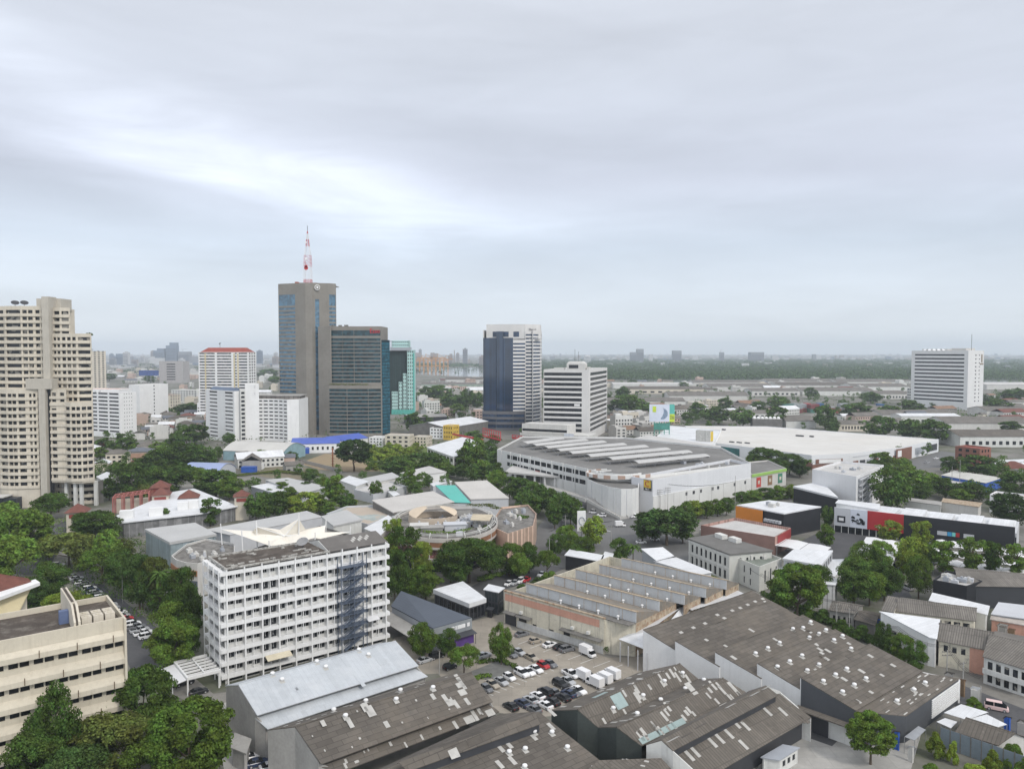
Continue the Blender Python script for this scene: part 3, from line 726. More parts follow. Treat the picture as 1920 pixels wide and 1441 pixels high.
for x0, x1, yt, yb, D, wi, shp, lab in SKY:
    a, b = AT(x0, 660, D), AT(x1, 660, D); w = b.x-a.x; h = zat((a.x, D), yt)
    m = MB(); dp = max(18, w*.7)
    m.box(0, 0, 0, w, dp, h*(.86 if shp == 'step' else 1), 0, 2)
    if shp == 'step': m.box(w*.35, 2, h*.86, w-1, dp-2, h, 0, 2)
    nb = 9
    if shp != 'plain' and shp != 'dome':
        for k in range(nb): m.box(1.5, -.6, h*(.12+.07*k), w-1.5, 0, h*(.15+.07*k), 1)
    if shp == 'crane':
        m.tube((w*.3, dp/2, h), (w*.3, dp/2, h+16), .8, 0); m.tube((w*.1, dp/2, h+14), (w*.75, dp/2, h+15), .7, 0)
    if shp == 'dome': m.lathe([(w*.5, h), (w*.45, h+6), (w*.3, h+11), (w*.05, h+13)], (w/2, dp/2, 0), 14, 0)
    o = m.build('distant_tower', [fm[wi], fm[4], fm[5]], loc=(a.x, D, 0)); tag(o, lab, 'building', 'far skyline towers')
g = random.Random(5)
for i in range(26):
    x = g.choice([g.uniform(165, 380), g.uniform(165, 380), g.uniform(465, 520), g.uniform(780, 900)]); D = g.uniform(3600, 5600); a = AT(x, 660, D); w = g.uniform(18, 34); h = g.uniform(30, 95); m = MB(); m.box(0, 0, 0, w, w*.8, h, 0, 2); m.box(w*.3, 4, h, w*.7, w*.6, h+5, 0, 2)
    for k in range(8): m.box(1.5, -.6, h*(.14+.1*k), w-1.5, 0, h*(.18+.1*k), 1)
    tag(m.build('distant_tower', [g.choice(fm[:4]), fm[4], fm[5]], loc=(a.x, D, 0)), 'small faint tower lost in the haze of the western skyline', 'building', 'faint skyline towers')
m = MB(); p = AT(852, 660, 4300); hh = zat(p, 656); m.tube((p.x, p.y, 0), (p.x, p.y, hh), 4.5, 0, 8, 2.0)
tag(m.build('chimney', fm[2]), 'thin hazy spire beside the stepped brown tower', 'chimney')
# low far city as one mass
g = random.Random(21); mb = MB()
for i in range(1500):
    t = g.random(); y = g.choice([g.uniform(663.5, 668), g.uniform(666, 676), g.uniform(668, 690)]); x = g.uniform(-60, 1980)
    if x > 1000 and (y > 700 or (y > 675 and g.random() < .8)): continue
    if 760 < x < 1010 and y > 683: continue
    p = G(x, y); w = g.uniform(14, 50); h = g.uniform(5, 16) if g.random() < .93 else g.uniform(18, 40)
    mb.box(p.x, p.y, 0, p.x+w, p.y+g.uniform(12, 30), h, g.choice([0, 1, 1, 1, 2, 3]), g.choice([0, 1, 5]))
tag(mb.build('distant_city', fm), 'mass of tiny hazy buildings reaching to the horizon', 'city', kind='stuff')
wood('far_trees', 'hazy tree cover scattered among the far city', (-60, 1000, 672, 700), 700, 9, 14, 6, 'deep', 6.0, 10)

# ---------------- landmark towers ----------------
def poly_walls(mb, wins, pts, z0, z1, spec, t=.5, inset=.3, m=0, close=True, pane=0):
    n = len(pts)
    for i in range(n if close else n-1):
        a = Vector(pts[i][:2]); b = Vector(pts[(i+1) % n][:2]); d = b-a; L = d.length
        if L < .05: continue
        u = d/L; s = spec(i, L) if callable(spec) else spec
        if s: facade(mb, wins, a, u, L, z0, z1, s[0], cols(L, s[1], s[2], s[3]), t, inset, m, pane)
        else: facade(mb, wins, a, u, L, z0, z1, t=t, m=m)
def tower_root(name, label, px, D, cat='tower', group=None):
    p = AT(px, 700, D); return thing(name, label, cat, (p.x, D, 0), 0, group), p.x, D
# cream balcony tower
def cream_tower():
    root, X0, D = tower_root('apartment_tower', 'tall cream apartment tower with stacked curved balconies at the west side', 90, 395)
    X = lambda px, d=0: (px-960)/FPX*D*1.0-X0
    Z = lambda py, d=0: zat((0, D), py)
    win = []; P = 3.47
    def vol(nm, chain, zt, zb, r0, back, spec, n=40, m=creamw, last=None):
        w = MB(); pts = [(X(a), b) for a, b in chain]; zz = []
        z = Z(r0)
        while z > zb+1.2 and len(zz) < n: zz.append((z, z+1.75)); z -= P
        poly_walls(w, win, pts+[(pts[-1][0]-.62*(back-pts[-1][1]), back), (pts[0][0], back)], zb, zt, lambda i, L: (zz[::-1], *spec[i]) if i < len(spec) and spec[i] else None, .5, .75)
        pl = pts+[(pts[-1][0]-.62*(back-pts[-1][1])-.3, back-.5), (pts[0][0]+.3, back-.5)]
        cx = sum(p[0] for p in pl)/len(pl); cy = sum(p[1] for p in pl)/len(pl)
        w.prism([(cx+(a-cx)*.93, cy+(b-cy)*.9) for a, b in pl], zt-1.3, zt-1.0, 0)
        # each floor's slab edge runs out past the glass as a shallow balcony
        for z, _ in zz:
            w2 = MB()
            for (a, b), (c, d) in zip(pts[:-1], pts[1:]):
                w2.hexa([(a, b-.55, z-1.5), (c, d-.55, z-1.5), (c, d-.003, z-1.5), (a, b-.003, z-1.5)], [(a, b-.55, z-.15), (c, d-.55, z-.15), (c, d-.003, z-.15), (a, b-.003, z-.15)])
            w2.build('balcony_band', m, root)
        w.build(nm, m, root)
    vol('wall', [(-60, 7), (4, 4), (7, 2), (40, 1), (60, 2.5), (84, 3)], Z(573), 0, 587, 24, [(1, .6, .9), None, (1, .3, .96), (2, .2, .8), (2, .4, .75)])
    vol('wall', [(95, 3), (110, 2.5), (125, 4)], Z(576), 0, 589, 22, [(1, .3, .9), (1, .3, .85)])
    vol('wall', [(95, 2), (112, 1.5), (143, 1), (166, 3.2)], Z(625), 0, 638, 20, [(2, .2, .75), (3, .2, .75), (1, .3, .92)])
    vol('wall', [(-60, -2), (4, -3.5), (8, -5), (28, -7), (46, -7), (62, -6), (81, -5)], Z(728), 0, 743, 12, [(1, .6, .9), None, (1, .3, .85), (2, .15, .88), (1, .3, .8), (2, .8, .62)], n=14)
    vol('wall', [(103, -5), (118, -5), (133, -5)], Z(728), Z(764), 741, 8, [(1, .5, .7), (1, .5, .7)], n=3)
    vol('wall', [(103, -5), (117, -5.2), (130, -5.2), (146, -7.5), (164, -7), (178, -3)], Z(752), Z(901), 767, 14, [(1, .3, .8), None, (1, .2, .75), (2, .2, .82), (2, .2, .82)], n=11)
    s = MB(); s.box(X(83), -1, 0, X(96), 6, Z(556)); s.box(X(58), 6.01, Z(580), X(104), 16, Z(558)); s.box(X(62), -6.5, Z(728), X(110), -1.01, Z(709)); s.box(X(86), -6.9, 0, X(98), -1.01, Z(728.2)); s.build('stair_shaft', M('stair_shaft_render', (.46, .43, .37), .85, .08, .15, streak=.3), root)
    d = MB(); d.box(X(81), -4.5, .2, X(86)-.02, -3, Z(728)-.3); d.box(X(98)+.02, -4.5, .2, X(103.5), -3, Z(728)-.3); d.build('window_slit', glass, root)
    for px, dy in ((124, -3), (146, -5.5), (156, -5), (175, -1), (108, 2), (140, 6)):
        c = MB(); c.box(X(px)-.75, dy, 0, X(px)+.75, dy+1.5, Z(901)); c.build('pillar', white2, root)
    b = MB(); b.box(X(103), 6, 0, X(176), 6.4, Z(905)); b.build('undercroft_wall', darkcon, root)
    b = MB(); b.box(X(-40), -12, 0, X(52), -7.6, Z(925)); b.build('entrance_block', M('dark_lobby_cladding', (.03, .035, .045), .3, .1, .2), root)
    b = MB(); b.slab([(X(-45), -15, Z(921)), (X(35), -15, Z(921)), (X(35), -7.3, Z(921)), (X(-45), -7.3, Z(921))], .5); b.build('entrance_canopy', offwhite, root)
    put_windows(root, win, glassc, cream)
    for px in (17.5, 35):
        q = thing('satellite_dish', 'dark mesh dish on the cream tower roof, '+('west one' if px < 20 else 'east one beside the penthouse'), 'satellite dish', (X(px)+X0, D+6, Z(573)-.9), .4, 'dishes on the cream tower')
        m = MB(); m.tube((0, 0, 0), (0, 0, 2.2), .12); m.build('stand', darkmetal, q)
        m = MB(); m.lathe([(.2, 0), (1.2, .25), (1.9, .65), (1.95, .7), (1.2, .33), (.2, .08)], (0, 0, 0), 14); o = m.build('dish', darkmetal, q); o.location = (0, 0, 2.3); o.rotation_euler = (R(35), R(12), 0)
    for px in (148, 153, 156): tree_at((X(px)+X0, D+8, 0), 2, 2, 'bush', 'dark', 'small potted shrub on the cream tower setback terrace', 'roof terrace shrubs').location.z = Z(625)-1.0
cream_tower()

# grey tall tower with mast
def grey_tower():
    D = 729.0; root, X0, _ = tower_root('office_tower', 'tallest grey concrete tower with blue glass strips and a lattice mast', 586, D)
    X = lambda px, d=0: (px-960)/FPX*(D+d)-X0
    Z = lambda py: zat((0, D), py)
    zt = Z(529.5); win = []; w = MB()
    pl = [(X(523.5, 16), 16), (X(555, 7), 7), (X(574, 1.5), 1.5), (X(586, 1.5), 1.5), (X(591, 4), 4), (X(601, 6), 6), (X(618, 8), 8), (X(631.5, 14), 14)]
    bk = [(X(629, 40), 40), (X(526, 46), 46)]
    nf = 34; ph = zt/38
    def spec(i, L):
        if i == 0: return ([(ph*k+ph*.35, ph*k+ph*.95) for k in range(1, 32)]+[(ph*32.4, ph*35.2)], 1, .15, 1)
        if i == 4: return ([(ph*k+.12, ph*(k+3)-.12) for k in range(1, 34, 3)], 1, .6, 1)
        if i == 6: return ([(ph*k+ph*.35, ph*k+ph*.95) for k in range(1, 32)]+[(ph*32.4, ph*35.2)], 1, .3, 1)
        return None
    poly_walls(w, win, pl+bk, 0, zt, spec, .6, .3)
    w.box(X(523.5, 16)+4, 18, zt-1.6, X(631, 14)-2, 38, zt-1.2)
    w.build('wall', tancon, root); put_windows(root, win, skyglass, tancon)
    e = MB(); c = ((pl[5][0]+pl[4][0])/2+.5, 4.2, Z(538)); e.tube((c[0], c[1], c[2]), (c[0]+.25, c[1]-.9, c[2]), 2.6, 0, 20); e.tube((c[0]+.2, c[1]-.5, c[2]), (c[0]+.3, c[1]-1.1, c[2]), 2.0, 1, 18); e.tube((c[0]+.2, c[1]-.5, c[2]), (c[0]+.4, c[1]-1.25, c[2]), 1.0, 0, 12)
    e.build('emblem', [white, tancon], root)
    q = thing('radio_mast', 'red and white lattice radio mast on the tallest grey tower', 'mast', (X(569)+X0, D+20, zt-1.2))
    z0 = 1.0; k = (D+20)/FPX; tops = [zat((0, D+20), y)-(zt-1.2) for y in (524, 500, 479, 462, 449, 438, 433)]
    wd = [3.3, 3.1, 2.8, 1.5, 1.0, .55, .15]; rd = M('mast_red', (.5, .04, .04), .6); wt = M('mast_white', (.75, .75, .75), .6)
    b = MB(); b.box(-9, -6, 0, 10, 6, 2.2); b.box(-12, -3, 0, -9.02, 2, 3.4); b.build('mast_base', M('red_roof_plant', (.35, .10, .06), .8), q)
    zz = 2.0
    for i, (zt2, w2) in enumerate(zip(tops, wd)):
        m = MB(); w1 = wd[i-1] if i else 3.5; mt = 0
        for sx in (-1, 1):
            for sy in (-1, 1): m.tube((sx*w1, sy*w1, zz), (sx*w2, sy*w2, zt2), .15, 0, 4)
        for st in range(3):
            za = zz+(zt2-zz)*st/3; zb = zz+(zt2-zz)*(st+1)/3; wa = w1+(w2-w1)*st/3; wb = w1+(w2-w1)*(st+1)/3
            for f in ((1, 0), (0, 1), (-1, 0), (0, -1)):
                t = (-f[1], f[0]); A = (f[0]*wa+t[0]*wa, f[1]*wa+t[1]*wa, za); B = (f[0]*wb-t[0]*wb, f[1]*wb-t[1]*wb, zb)
                A2 = (f[0]*wa-t[0]*wa, f[1]*wa-t[1]*wa, za); B2 = (f[0]*wb+t[0]*wb, f[1]*wb+t[1]*wb, zb)
                m.tube(A, B, .075, 0, 4); m.tube(A2, B2, .075, 0, 4); m.tube(B, B2, .08, 0, 4)
        m.build('lattice_section', [rd if i % 2 == 0 else wt], q); zz = zt2
    m = MB(); m.tube((0, 0, zz-1), (0, 0, zz+5), .25, 0, 5); m.build('aerial', darkmetal, q)
    for y, r in ((503, 1.9), (500, 1.5), (486, 1.3), (455, 1.0)):
        m = MB(); z = zat((0, D+20), y)-(zt-1.2); m.tube((-.8, -3.9, z), (-.8, -3.2, z), r, 0, 12); m.build('dish', [rd if y < 504 and y > 490 else wt], q)
grey_tower()
def grey_office():
    D = 722.0; root, X0, _ = tower_root('office_tower', 'grey office block with dark glass bands and red roof sign beside the tallest tower', 620, D)
    X = lambda px, d=0: (px-960)/FPX*(D+d)-X0
    Z = lambda py: zat((0, D), py)
    zt = Z(611.5); win = []; w = MB(); ph = 3.55; z1 = Z(722)
    top = [(X(597, 6), 6), (X(621, 0), 0), (X(621.3, 3), 3), (X(664, 1.5), 1.5), (X(715, 1), 1)]
    fl = [(z, z+2.75) for z in [z1+2.5+ph*k for k in range(15)] if z+2.75 < Z(627)]+[(Z(627)-1.2, Z(619))]
    fl = [f for f in fl[:-1] if f[1] < fl[-1][0]-.6]+[fl[-1]]
    lo = [(z, z+2.75) for z in [2.5+ph*k for k in range(13)] if z+2.75 < z1-1.5]
    poly_walls(w, win, top+[(X(715, 1), 40), (X(597, 6)+6, 40)], z1, zt, lambda i, L: (fl, 2 if i == 2 else 1, .1, .995) if i in (2, 3) else None, .6, .5)
    low = [(X(597, 6), 6), (X(615, -1.5), -1.5), (X(616, -2), -2), (X(650, -5), -5), (X(690, -5), -5), (X(715, -1), -1)]
    poly_walls(w, win, low+[(X(715, -1), 40), (X(597, 6)+6, 40)], 0, z1, lambda i, L: (lo, 1, .1, .995) if i in (2, 3, 4) else None, .6, .6)
    w.prism([(X(599, 6), 8), (X(714, 1), 4), (X(714, 1), 38), (X(606, 6), 38)], zt-1.4, zt-1.0); w.prism([(X(616), -1.2), (X(650, -5), -4.2), (X(690, -5), -4.2), (X(714), -.4), (X(714), 3), (X(622), 3)], z1-.7, z1-.3)
    w.build('wall', tancon, root)
    put_windows(root, win, greyglass, tancon)
    s = MB(); win2 = []; lo2 = [(z, z+2.4) for z in [1.5+3.1*k for k in range(30)] if z+2.5 < Z(638)]
    poly_walls(s, win2, [(X(715.2, 2), 2), (X(731, 14), 14), (X(730, 40), 40), (X(715.2, 2), 40)], 0, Z(637), lambda i, L: (lo2, 1, .05, .999) if i == 0 else None, .4, .1)
    s.box(X(716), 12, Z(637)-1.2, X(730, 14), 39, Z(637)-.8)
    s.build('glass_wing', M('dark_spandrel_glass', (.012, .03, .04), .12, .1, .2), root)
    r = MB()
    for g_ in win2: k = len(r.v); r.v += g_.v; r.f += [tuple(i+k for i in f) for f in g_.f]; r.m += g_.m
    r.build('wing_glazing', [tealglass, tealglass], root)
    lettering('Esso', 4.2, M('sign_red', (.55, .02, .03), .4), root, (X(703), .85, Z(620.5)), name='sign_lettering', width=9.2, depth=.25)
    for px, y, w_ in ((617, 10, 2.2), (626, 20, 3), (640, 14, 3.4)):
        b = MB(); b.box(X(px), y, zt-1, X(px)+w_, y+3, zt+1.8); b.build('roof_plant', darkcon, root)
    hedge('green planting along the setback ledge of the grey office block', [Vector((X(618)+X0, D-.5, 0)), Vector((X(650)+X0, D-2.5, 0)), Vector((X(690)+X0, D-2.5, 0))], 2.2, 2.4, 'olive', 'ledge_planting', 500, 3, 'planting', .9).location.z = z1-.4
grey_office()
def teal_tower():
    D = 960.0; root, X0, _ = tower_root('office_tower', 'teal and white checkered office block behind the grey office', 740, D)
    X = lambda px: (px-960)/FPX*D-X0
    Z = lambda py: zat((0, D), py)
    w = MB(); win = []
    check = M('white_teal_tiles', (.42, .62, .59), .7, .05, .2)
    a = [((X(731), 6), (X(764), 6), 639, 652), ]
    def sq(x0, x1, y, zt, zb, nb, nf, mt, wm=None):
        m = MB(); rr = rows(nf, zb, (zt-zb)/nf, .3, .72)
        poly_walls(m, win, [(X(x0), y), (X(x1), y), (X(x1), y+14), (X(x0), y+14)], zb, zt, lambda i, L: (rr, nb, .5, .5) if i == 0 else None, .5, .3)
        m.box(X(x0)+.6, y+.6, zt-.8, X(x1)-.6, y+13.4, zt-.5); m.build('wall', mt, root)
    sq(731, 764, 16, Z(638), 0, 8, 24, check)
    sq(762, 776, 4, Z(656), 0, 3, 18, check)
    sq(754, 762, 3.5, Z(700), 0, 2, 11, check)
    sq(746, 754, 3, Z(716), 0, 2, 9, check)
    sq(733, 746, 2.5, Z(734), 0, 3, 7, check)
    g_ = MB(); g_.box(X(728), 8, 0, X(762)-.05, 15.9, Z(657)); g_.build('glass_wall', M('dark_green_glass', (.03, .05, .05), .1, .15, .3, grid=(3, 3.4, .15, .2, .5)), root)
    b = MB(); b.box(X(731), 3.2, Z(657)+.02, X(769), 15, Z(651)); b.build('roof_band', greymetal, root)
    t = MB(); t.box(X(773.5), 3.6, 0, X(776.3), 3.95, Z(662)); t.box(X(733), 1.9, 0, X(776), 2.4, Z(768)); t.build('teal_panel', teal, root)
    put_windows(root, win, glass, teal)
teal_tower()
def blue_tower():
    D = 768.0; root, X0, _ = tower_root('office_tower', 'dark blue glass office tower with white banded flank and pale crown', 950, D)
    X = lambda px, d=0: (px-960)/FPX*(D+d)-X0
    Z = lambda py: zat((0, D), py)
    zt = Z(633); ph = 3.62; win = []; w = MB()
    fl = lambda zb, ze: [(z, z+1.75) for z in [zb+ph*k for k in range(40)] if z+1.8 < ze]
    gl = MB()
    pl = [(X(906, 8), 8), (X(930, 3), 3), (X(931, 1.6), 1.6), (X(943, 1.2), 1.2), (X(944, 2.4), 2.4), (X(962, 2), 2)]
    for (a, b) in zip(pl[:-1], pl[1:]):
        d = Vector(b)-Vector(a); gl.obox(a, d/d.length, 0, d.length, 0, .5, Z(771)+.05, zt)
    gl.box(X(930.5), 1.7, zt+.01, X(944), 10, Z(621)); gl.build('curtain_wall', M('deep_blue_curtain_glass', (.010, .028, .065), .07, .22, .10, spec=.7, grid=(1.6, 1.8, .04, .3, .15)), root)
    # banded flank
    b1 = [(X(962, 2)+.02, 2), (X(985, 4), 4)]; b2 = [(X(985, 4)+.02, 7), (X(999, 9), 9)]; b3 = [(X(999, 9)+.02, 6.5), (X(1013.5, 22), 22), (X(1013.5, 22)+2, 44), (X(910, 8), 44), (X(906, 8), 8.1)]
    F_ = fl(Z(771)+1.6, zt-.5)
    poly_walls(w, win, b1, Z(771), zt-2, lambda i, L: (F_, 1, .05, .999), .5, .4, close=False)
    poly_walls(w, win, b2, 0, Z(620), lambda i, L: (fl(8, Z(622)), 1, .3, .96), .5, 1.0, close=False)
    poly_walls(w, win, b3, 0, Z(618), lambda i, L: (fl(8, Z(620)), 1, .3, .97) if i in (0, 1) else ((F_, 6, .3, .8) if i == 3 else None), .5, .5, close=False)
    w.box(X(907), 9, zt-1.2, X(1013), 43, zt-.8)
    cw = []
    cr = [(X(912, 12), 12), (X(985, 8), 8), (X(1012.5, 20), 20), (X(1012.5, 20)+2, 42), (X(912, 12), 42)]
    poly_walls(w, cw, cr, zt-1, Z(607), lambda i, L: ([(zt+1, Z(621))], 3, 4, .55) if i == 0 else None, .5, .3)
    w.prism([(a*.98, b+1) for a, b in cr], Z(607)-1, Z(607)-.6)
    w.build('wall', M('pale_tower_panel', (.62, .61, .59), .7, .05, .1, streak=.15), root)
    p = MB(); pw = []; lo = [(2.5, 6.0), (8.5, 11.2), (13.5, 16.2), (18.5, 20.4)]
    poly_walls(p, pw, [(X(904, 6), 6), (X(930, 0), 0), (X(962, -1), -1), (X(984, 0), 0), (X(984, 0), 7), (X(962), 7), (X(930), 8), (X(904, 6), 9)], 0, Z(771), lambda i, L: (lo, 1, .1, .99) if i < 3 else None, .5, .5)
    p.prism([(X(905, 6), 7), (X(930), 1), (X(962), 0), (X(983), 1), (X(983), 6), (X(905, 6), 8)], Z(771)-.6, Z(771)-.3)
    p.build('podium', M('grey_podium_band', (.13, .13, .14), .7), root)
    put_windows(root, win+cw+pw, blueglass, lightgrey)
    lettering('Thaioil', 2.2, M('sign_dark', (.10, .10, .11), .5), root, (X(999), 12.2, Z(617)), (math.pi/2, 0, R(35)), 'sign_lettering', .15, 9.0)
blue_tower()
def banded_office():
    A = G(1019, 824); B = G(1104, 827); D = depth_to(A, B, 1138); zt = zat(B, 693); ph = zt/13.4
    z0 = zat(B, 812)
    o, rz, L = frame2(A, B); root = thing('office_block', 'white office block with black window bands and a rooftop plant room', 'office building', (o.x, o.y, 0), rz)
    w = MB(); win = []; rr = [(z0+k*(zt-z0-1.6)/12+.7, z0+k*(zt-z0-1.6)/12+3.45) for k in range(12)]
    facade(w, win, (0, 0), (1, 0), L, 0, zt, rr, [(.4, L-6.5)], .6, .5)
    facade(w, win, (L, .6), (0, 1), D-1.2, 0, zt, rr, [(5.0, D-1.8)], .6, .5)
    facade(w, win, (0, D-.6), (0, -1), D-1.2, 0, zt); facade(w, win, (L, D), (-1, 0), L, 0, zt)
    w.build('wall', M('pale_office_panel', (.63, .62, .60), .75, .05, .1, streak=.15), root)
    r = MB(); r.box(.7, .7, zt-1.4, L-.7, D-.7, zt-1); r.build('roof', lightroof, root)
    r = MB(); xa, xb = L*.50, L*.90; h2 = zat(A, 677)
    r.box(xa, 2, zt-1, xb, 12, h2-2.0); r.hexa([(xa, 2, h2-2), (xb, 2, h2-2), (xb, 12, h2-2), (xa, 12, h2-2)], [(xa+2, 3, h2), (xb-3, 3, h2), (xb-3, 11, h2), (xa+2, 11, h2)])
    r.box(L*.22, 1.5, zt-1, L*.44, 8, zt+1.6); r.box(L*.95-1, 4, zt-1, L-1, 12, zt+2.2); r.build('plant_room', offwhite, root)
    g_ = MB(); g_.box(xa+2, 1.9, zt+1.2, xb-6, 1.995, zt+4.2); g_.build('plant_window', glass, root)
    g_ = MB(); g_.box(L*.68, -.05, rr[5][0]+.5, L*.80, .4, rr[5][1]-.5); g_.build('sign_panel', white, root)
    put_windows(root, win, glass, lightgrey)
    for i, dx in enumerate((.66, .74)):
        m = MB(); m.tube((0, 0, 0), (0, 0, 11-2*i), .14, 0, 5); q = m.build('aerial', darkmetal, root); q.location = (L*dx, 6, h2-.3)
    # podium
    A2 = G(975, 831); B2 = G(1102, 838); zp = zat(A2, 794)
    o2, rz2, L2 = frame2(A2, B2); q = thing('office_podium', 'low white stepped podium with dark bands below the black-banded office', 'building', (o2.x, o2.y, 0), rz2)
    w = MB(); win = []; facade(w, win, (0, 0), (1, 0), L2, 0, zp*.55, [(1.6, 4.0), (5.2, 7.2)], [(.3, L2*.62), (L2*.80, L2-.5)], .5, .5); facade(w, win, (0, 4), (1, 0), L2*.68, zp*.55, zp, [(zp*.55+1.2, zp*.55+3.4)], [(.3, L2*.68-.3)], .5, .5)
    w.box(0, .51, 0, L2, 25, zp*.55-.4, 0); w.box(.01, 4.51, zp*.55-.41, L2*.68, 25.01, zp-.5, 0)
    w.build('wall', offwhite, q); put_windows(q, win, glass, lightgrey)
    s = MB(); s.box(L2*.66, -.4, 2.5, L2*.80, -.01, zp*.62); s.build('patterned_screen', M('white_patterned_screen', (.62, .65, .70), .7, .1, 1.2, grid=(1.2, 1.2, .12, .1, .4)), q)
banded_office()
def white_slab():
    A = G(1707, 762); B = G(1813, 769); D = depth_to(A, B, 1842.5); zt = zat(B, 657)
    o, rz, L = frame2(A, B); root = thing('office_slab', 'wide white slab office with thin black bands near the east horizon', 'office building', (o.x, o.y, 0), rz)
    w = MB(); win = []; z0 = zat(B, 756); n = 13; p = (zt-3.5-z0)/n; rr = [(z0+k*p+p*.30, z0+k*p+p*.72) for k in range(n)]
    facade(w, win, (0, 0), (1, 0), L, 0, zt, rr, [(L*.06, L-L*.065)], .8, .7)
    facade(w, win, (L, .8), (0, 1), D-1.6, 0, zt, [(a, b-.5) for a, b in rr], [(D*.42, D*.50), (D*.66, D*.72)], .6, .4)
    facade(w, win, (0, D-.8), (0, -1), D-1.6, 0, zt); facade(w, win, (L, D), (-1, 0), L, 0, zt)
    w.build('wall', M('white_office_panel', (.70, .70, .69), .75, .04, .1, streak=.12), root)
    r = MB(); r.box(.9, .9, zt-1.6, L-.9, D-.9, zt-1.2); r.build('roof', lightroof, root)
    r = MB(); r.box(L*.15, 6, zt-1.2, L*.6, D-6, zt+2.2); r.box(L*.66, 8, zt-1.2, L*.9, D-8, zt+3.2); r.build('plant_room', offwhite, root)
    for k in range(5):
        d = MB(); d.lathe([(.3, 0), (1.8, .5), (2.2, 1.2)], (0, 0, 0), 12); q = d.build('dish', white, root); q.location = (L*(.22+.08*k), 4, zt); q.rotation_euler = (R(40), 0, R(20*k))
    m = MB(); m.tube((L*.97, D*.3, zt-.2), (L*.97, D*.3, zt+22), .25, 0, 5); m.build('aerial', darkmetal, root)
    e = MB(); e.obox((L, .8), (0, 1), D*.80, D*.86, -.5, -.01, zt-16, zt-5); e.obox((L, .8), (0, 1), D*.72, D*.92, -.5, -.01, zt-19, zt-17.2); e.build('sign', M('bronze_sign', (.25, .19, .12), .5), root)
    put_windows(root, win, glass, lightgrey)
    a = MB(); w2 = []; A2 = G(1700, 757); x = to_local(root, A2)
    b, L_, D_ = block('office_annex', 'small white annex against the west end of the wide slab office', G(1700, 757), G(1708, 757.5), 25, zat(G(1700, 757), 727), white2, lightroof, front=(rows(5, 3, 4.2), 2, .3, .6), cat='building')
white_slab()
# white residential blocks to the west
block('apartment_block', 'white slab apartment block with window strips beside the cream tower', G(164, 816), G(226, 821), depth_to(G(164, 816), G(226, 821), 257), zat(G(226, 821), 736), white, lightroof, front=(rows(11, 4, 3.45, .3, .72), 3, .5, .86), right=(rows(11, 4, 3.45, .35, .6), 4, 3.0, .3), left=(rows(11, 4, 3.45), 3, 1, .5), cat='apartment building')
o = block('apartment_block', 'plain white block end wall behind the white slab apartment block', G(243, 788), G(263, 789), 40, zat(G(250, 788), 721), white, lightroof, right=(rows(10, 5, 4), 1, 12, .1), cat='apartment building')
block('apartment_block', 'low white block with a faded orange roof deck behind the cream tower', G(150, 805), G(225, 806), 20, zat(G(200, 805), 729), white, M('orange_roof_deck', (.60, .28, .17), .9, .12, .2), cat='apartment building', front=(rows(10, 3, 4), 8, 1, .6))
block('apartment_tower', 'slim pale tower half hidden behind the cream balcony tower', G(164, 734), G(174, 735), 25, zat(G(164, 734), 658), creamw, lightroof, front=(rows(22, 4, 3.6), 2, .6, .6), right=(rows(22, 4, 3.6), 3, 1, .5), cat='tower')
def red_roof_tower():
    A = G(374, 785); B = G(467, 785.5); D = 24.0; zt = zat(A, 660); o, rz, L = frame2(A, B)
    root = thing('apartment_tower', 'white apartment tower with a red hipped roof and yellow balcony columns', 'tower', (o.x, o.y, 0), rz)
    w = MB(); win = []; n = 21; p = (zt-8)/n
    rr = [(8+k*p+p*.32, 8+k*p+p*.8) for k in range(n)]
    facade(w, win, (0, 0), (1, 0), L, 0, zt, rr, [(L*.02, L*.33), (L*.37, L*.66), (L*.73, L*.77), (L*.81, L*.98)], .6, .5)
    facade(w, win, (L, .6), (0, 1), D-1.2, 0, zt, rr, cols(D-1.2, 3, 1, .6)); facade(w, win, (0, D-.6), (0, -1), D-1.2, 0, zt, rr, cols(D-1.2, 3, 1, .6)); facade(w, win, (L, D), (-1, 0), L, 0, zt)
    w.box(.61, .61, zt-.6, L-.61, D-.61, zt-.2); w.build('wall', white, root)
    for x in (.14, .72, .795):
        y = MB(); y.box(L*x-.7, -.35, 6, L*x+.7, -.01, zt-1.5); y.build('balcony_column', M('pale_yellow_paint', (.60, .52, .32), .8), root)
    r = MB(); zr = zat(A, 651.5); r.hexa([(L*.03, 1, zt), (L*.98, 1, zt), (L*.98, D-1, zt), (L*.03, D-1, zt)], [(L*.13, D*.4, zr), (L*.88, D*.4, zr), (L*.88, D*.6, zr), (L*.13, D*.6, zr)]); r.build('roof', redtile, root)
    m = MB(); m.tube((L*.35, D/2, zr), (L*.35, D/2, zr+5), .2); m.tube((L*.35-1, D/2, zr+4.6), (L*.35+1, D/2, zr+5.4), .8, 0, 8, .3); m.build('aerial', darkmetal, root)
    s = MB(); ws = []; zs = zat(A, 755); rs = [(4+k*p+p*.32, 4+k*p+p*.8) for k in range(int((zs-6)/p))]
    facade(s, ws, (-3, 1), (1, 0), 2.98, 0, zs, rs, [(.5, 2.5)]); s.box(-3, 1.46, 0, -.02, D-2, zs); s.build('side_wing', white, root)
    put_windows(root, win+ws, glassc, lightgrey)
red_roof_tower()
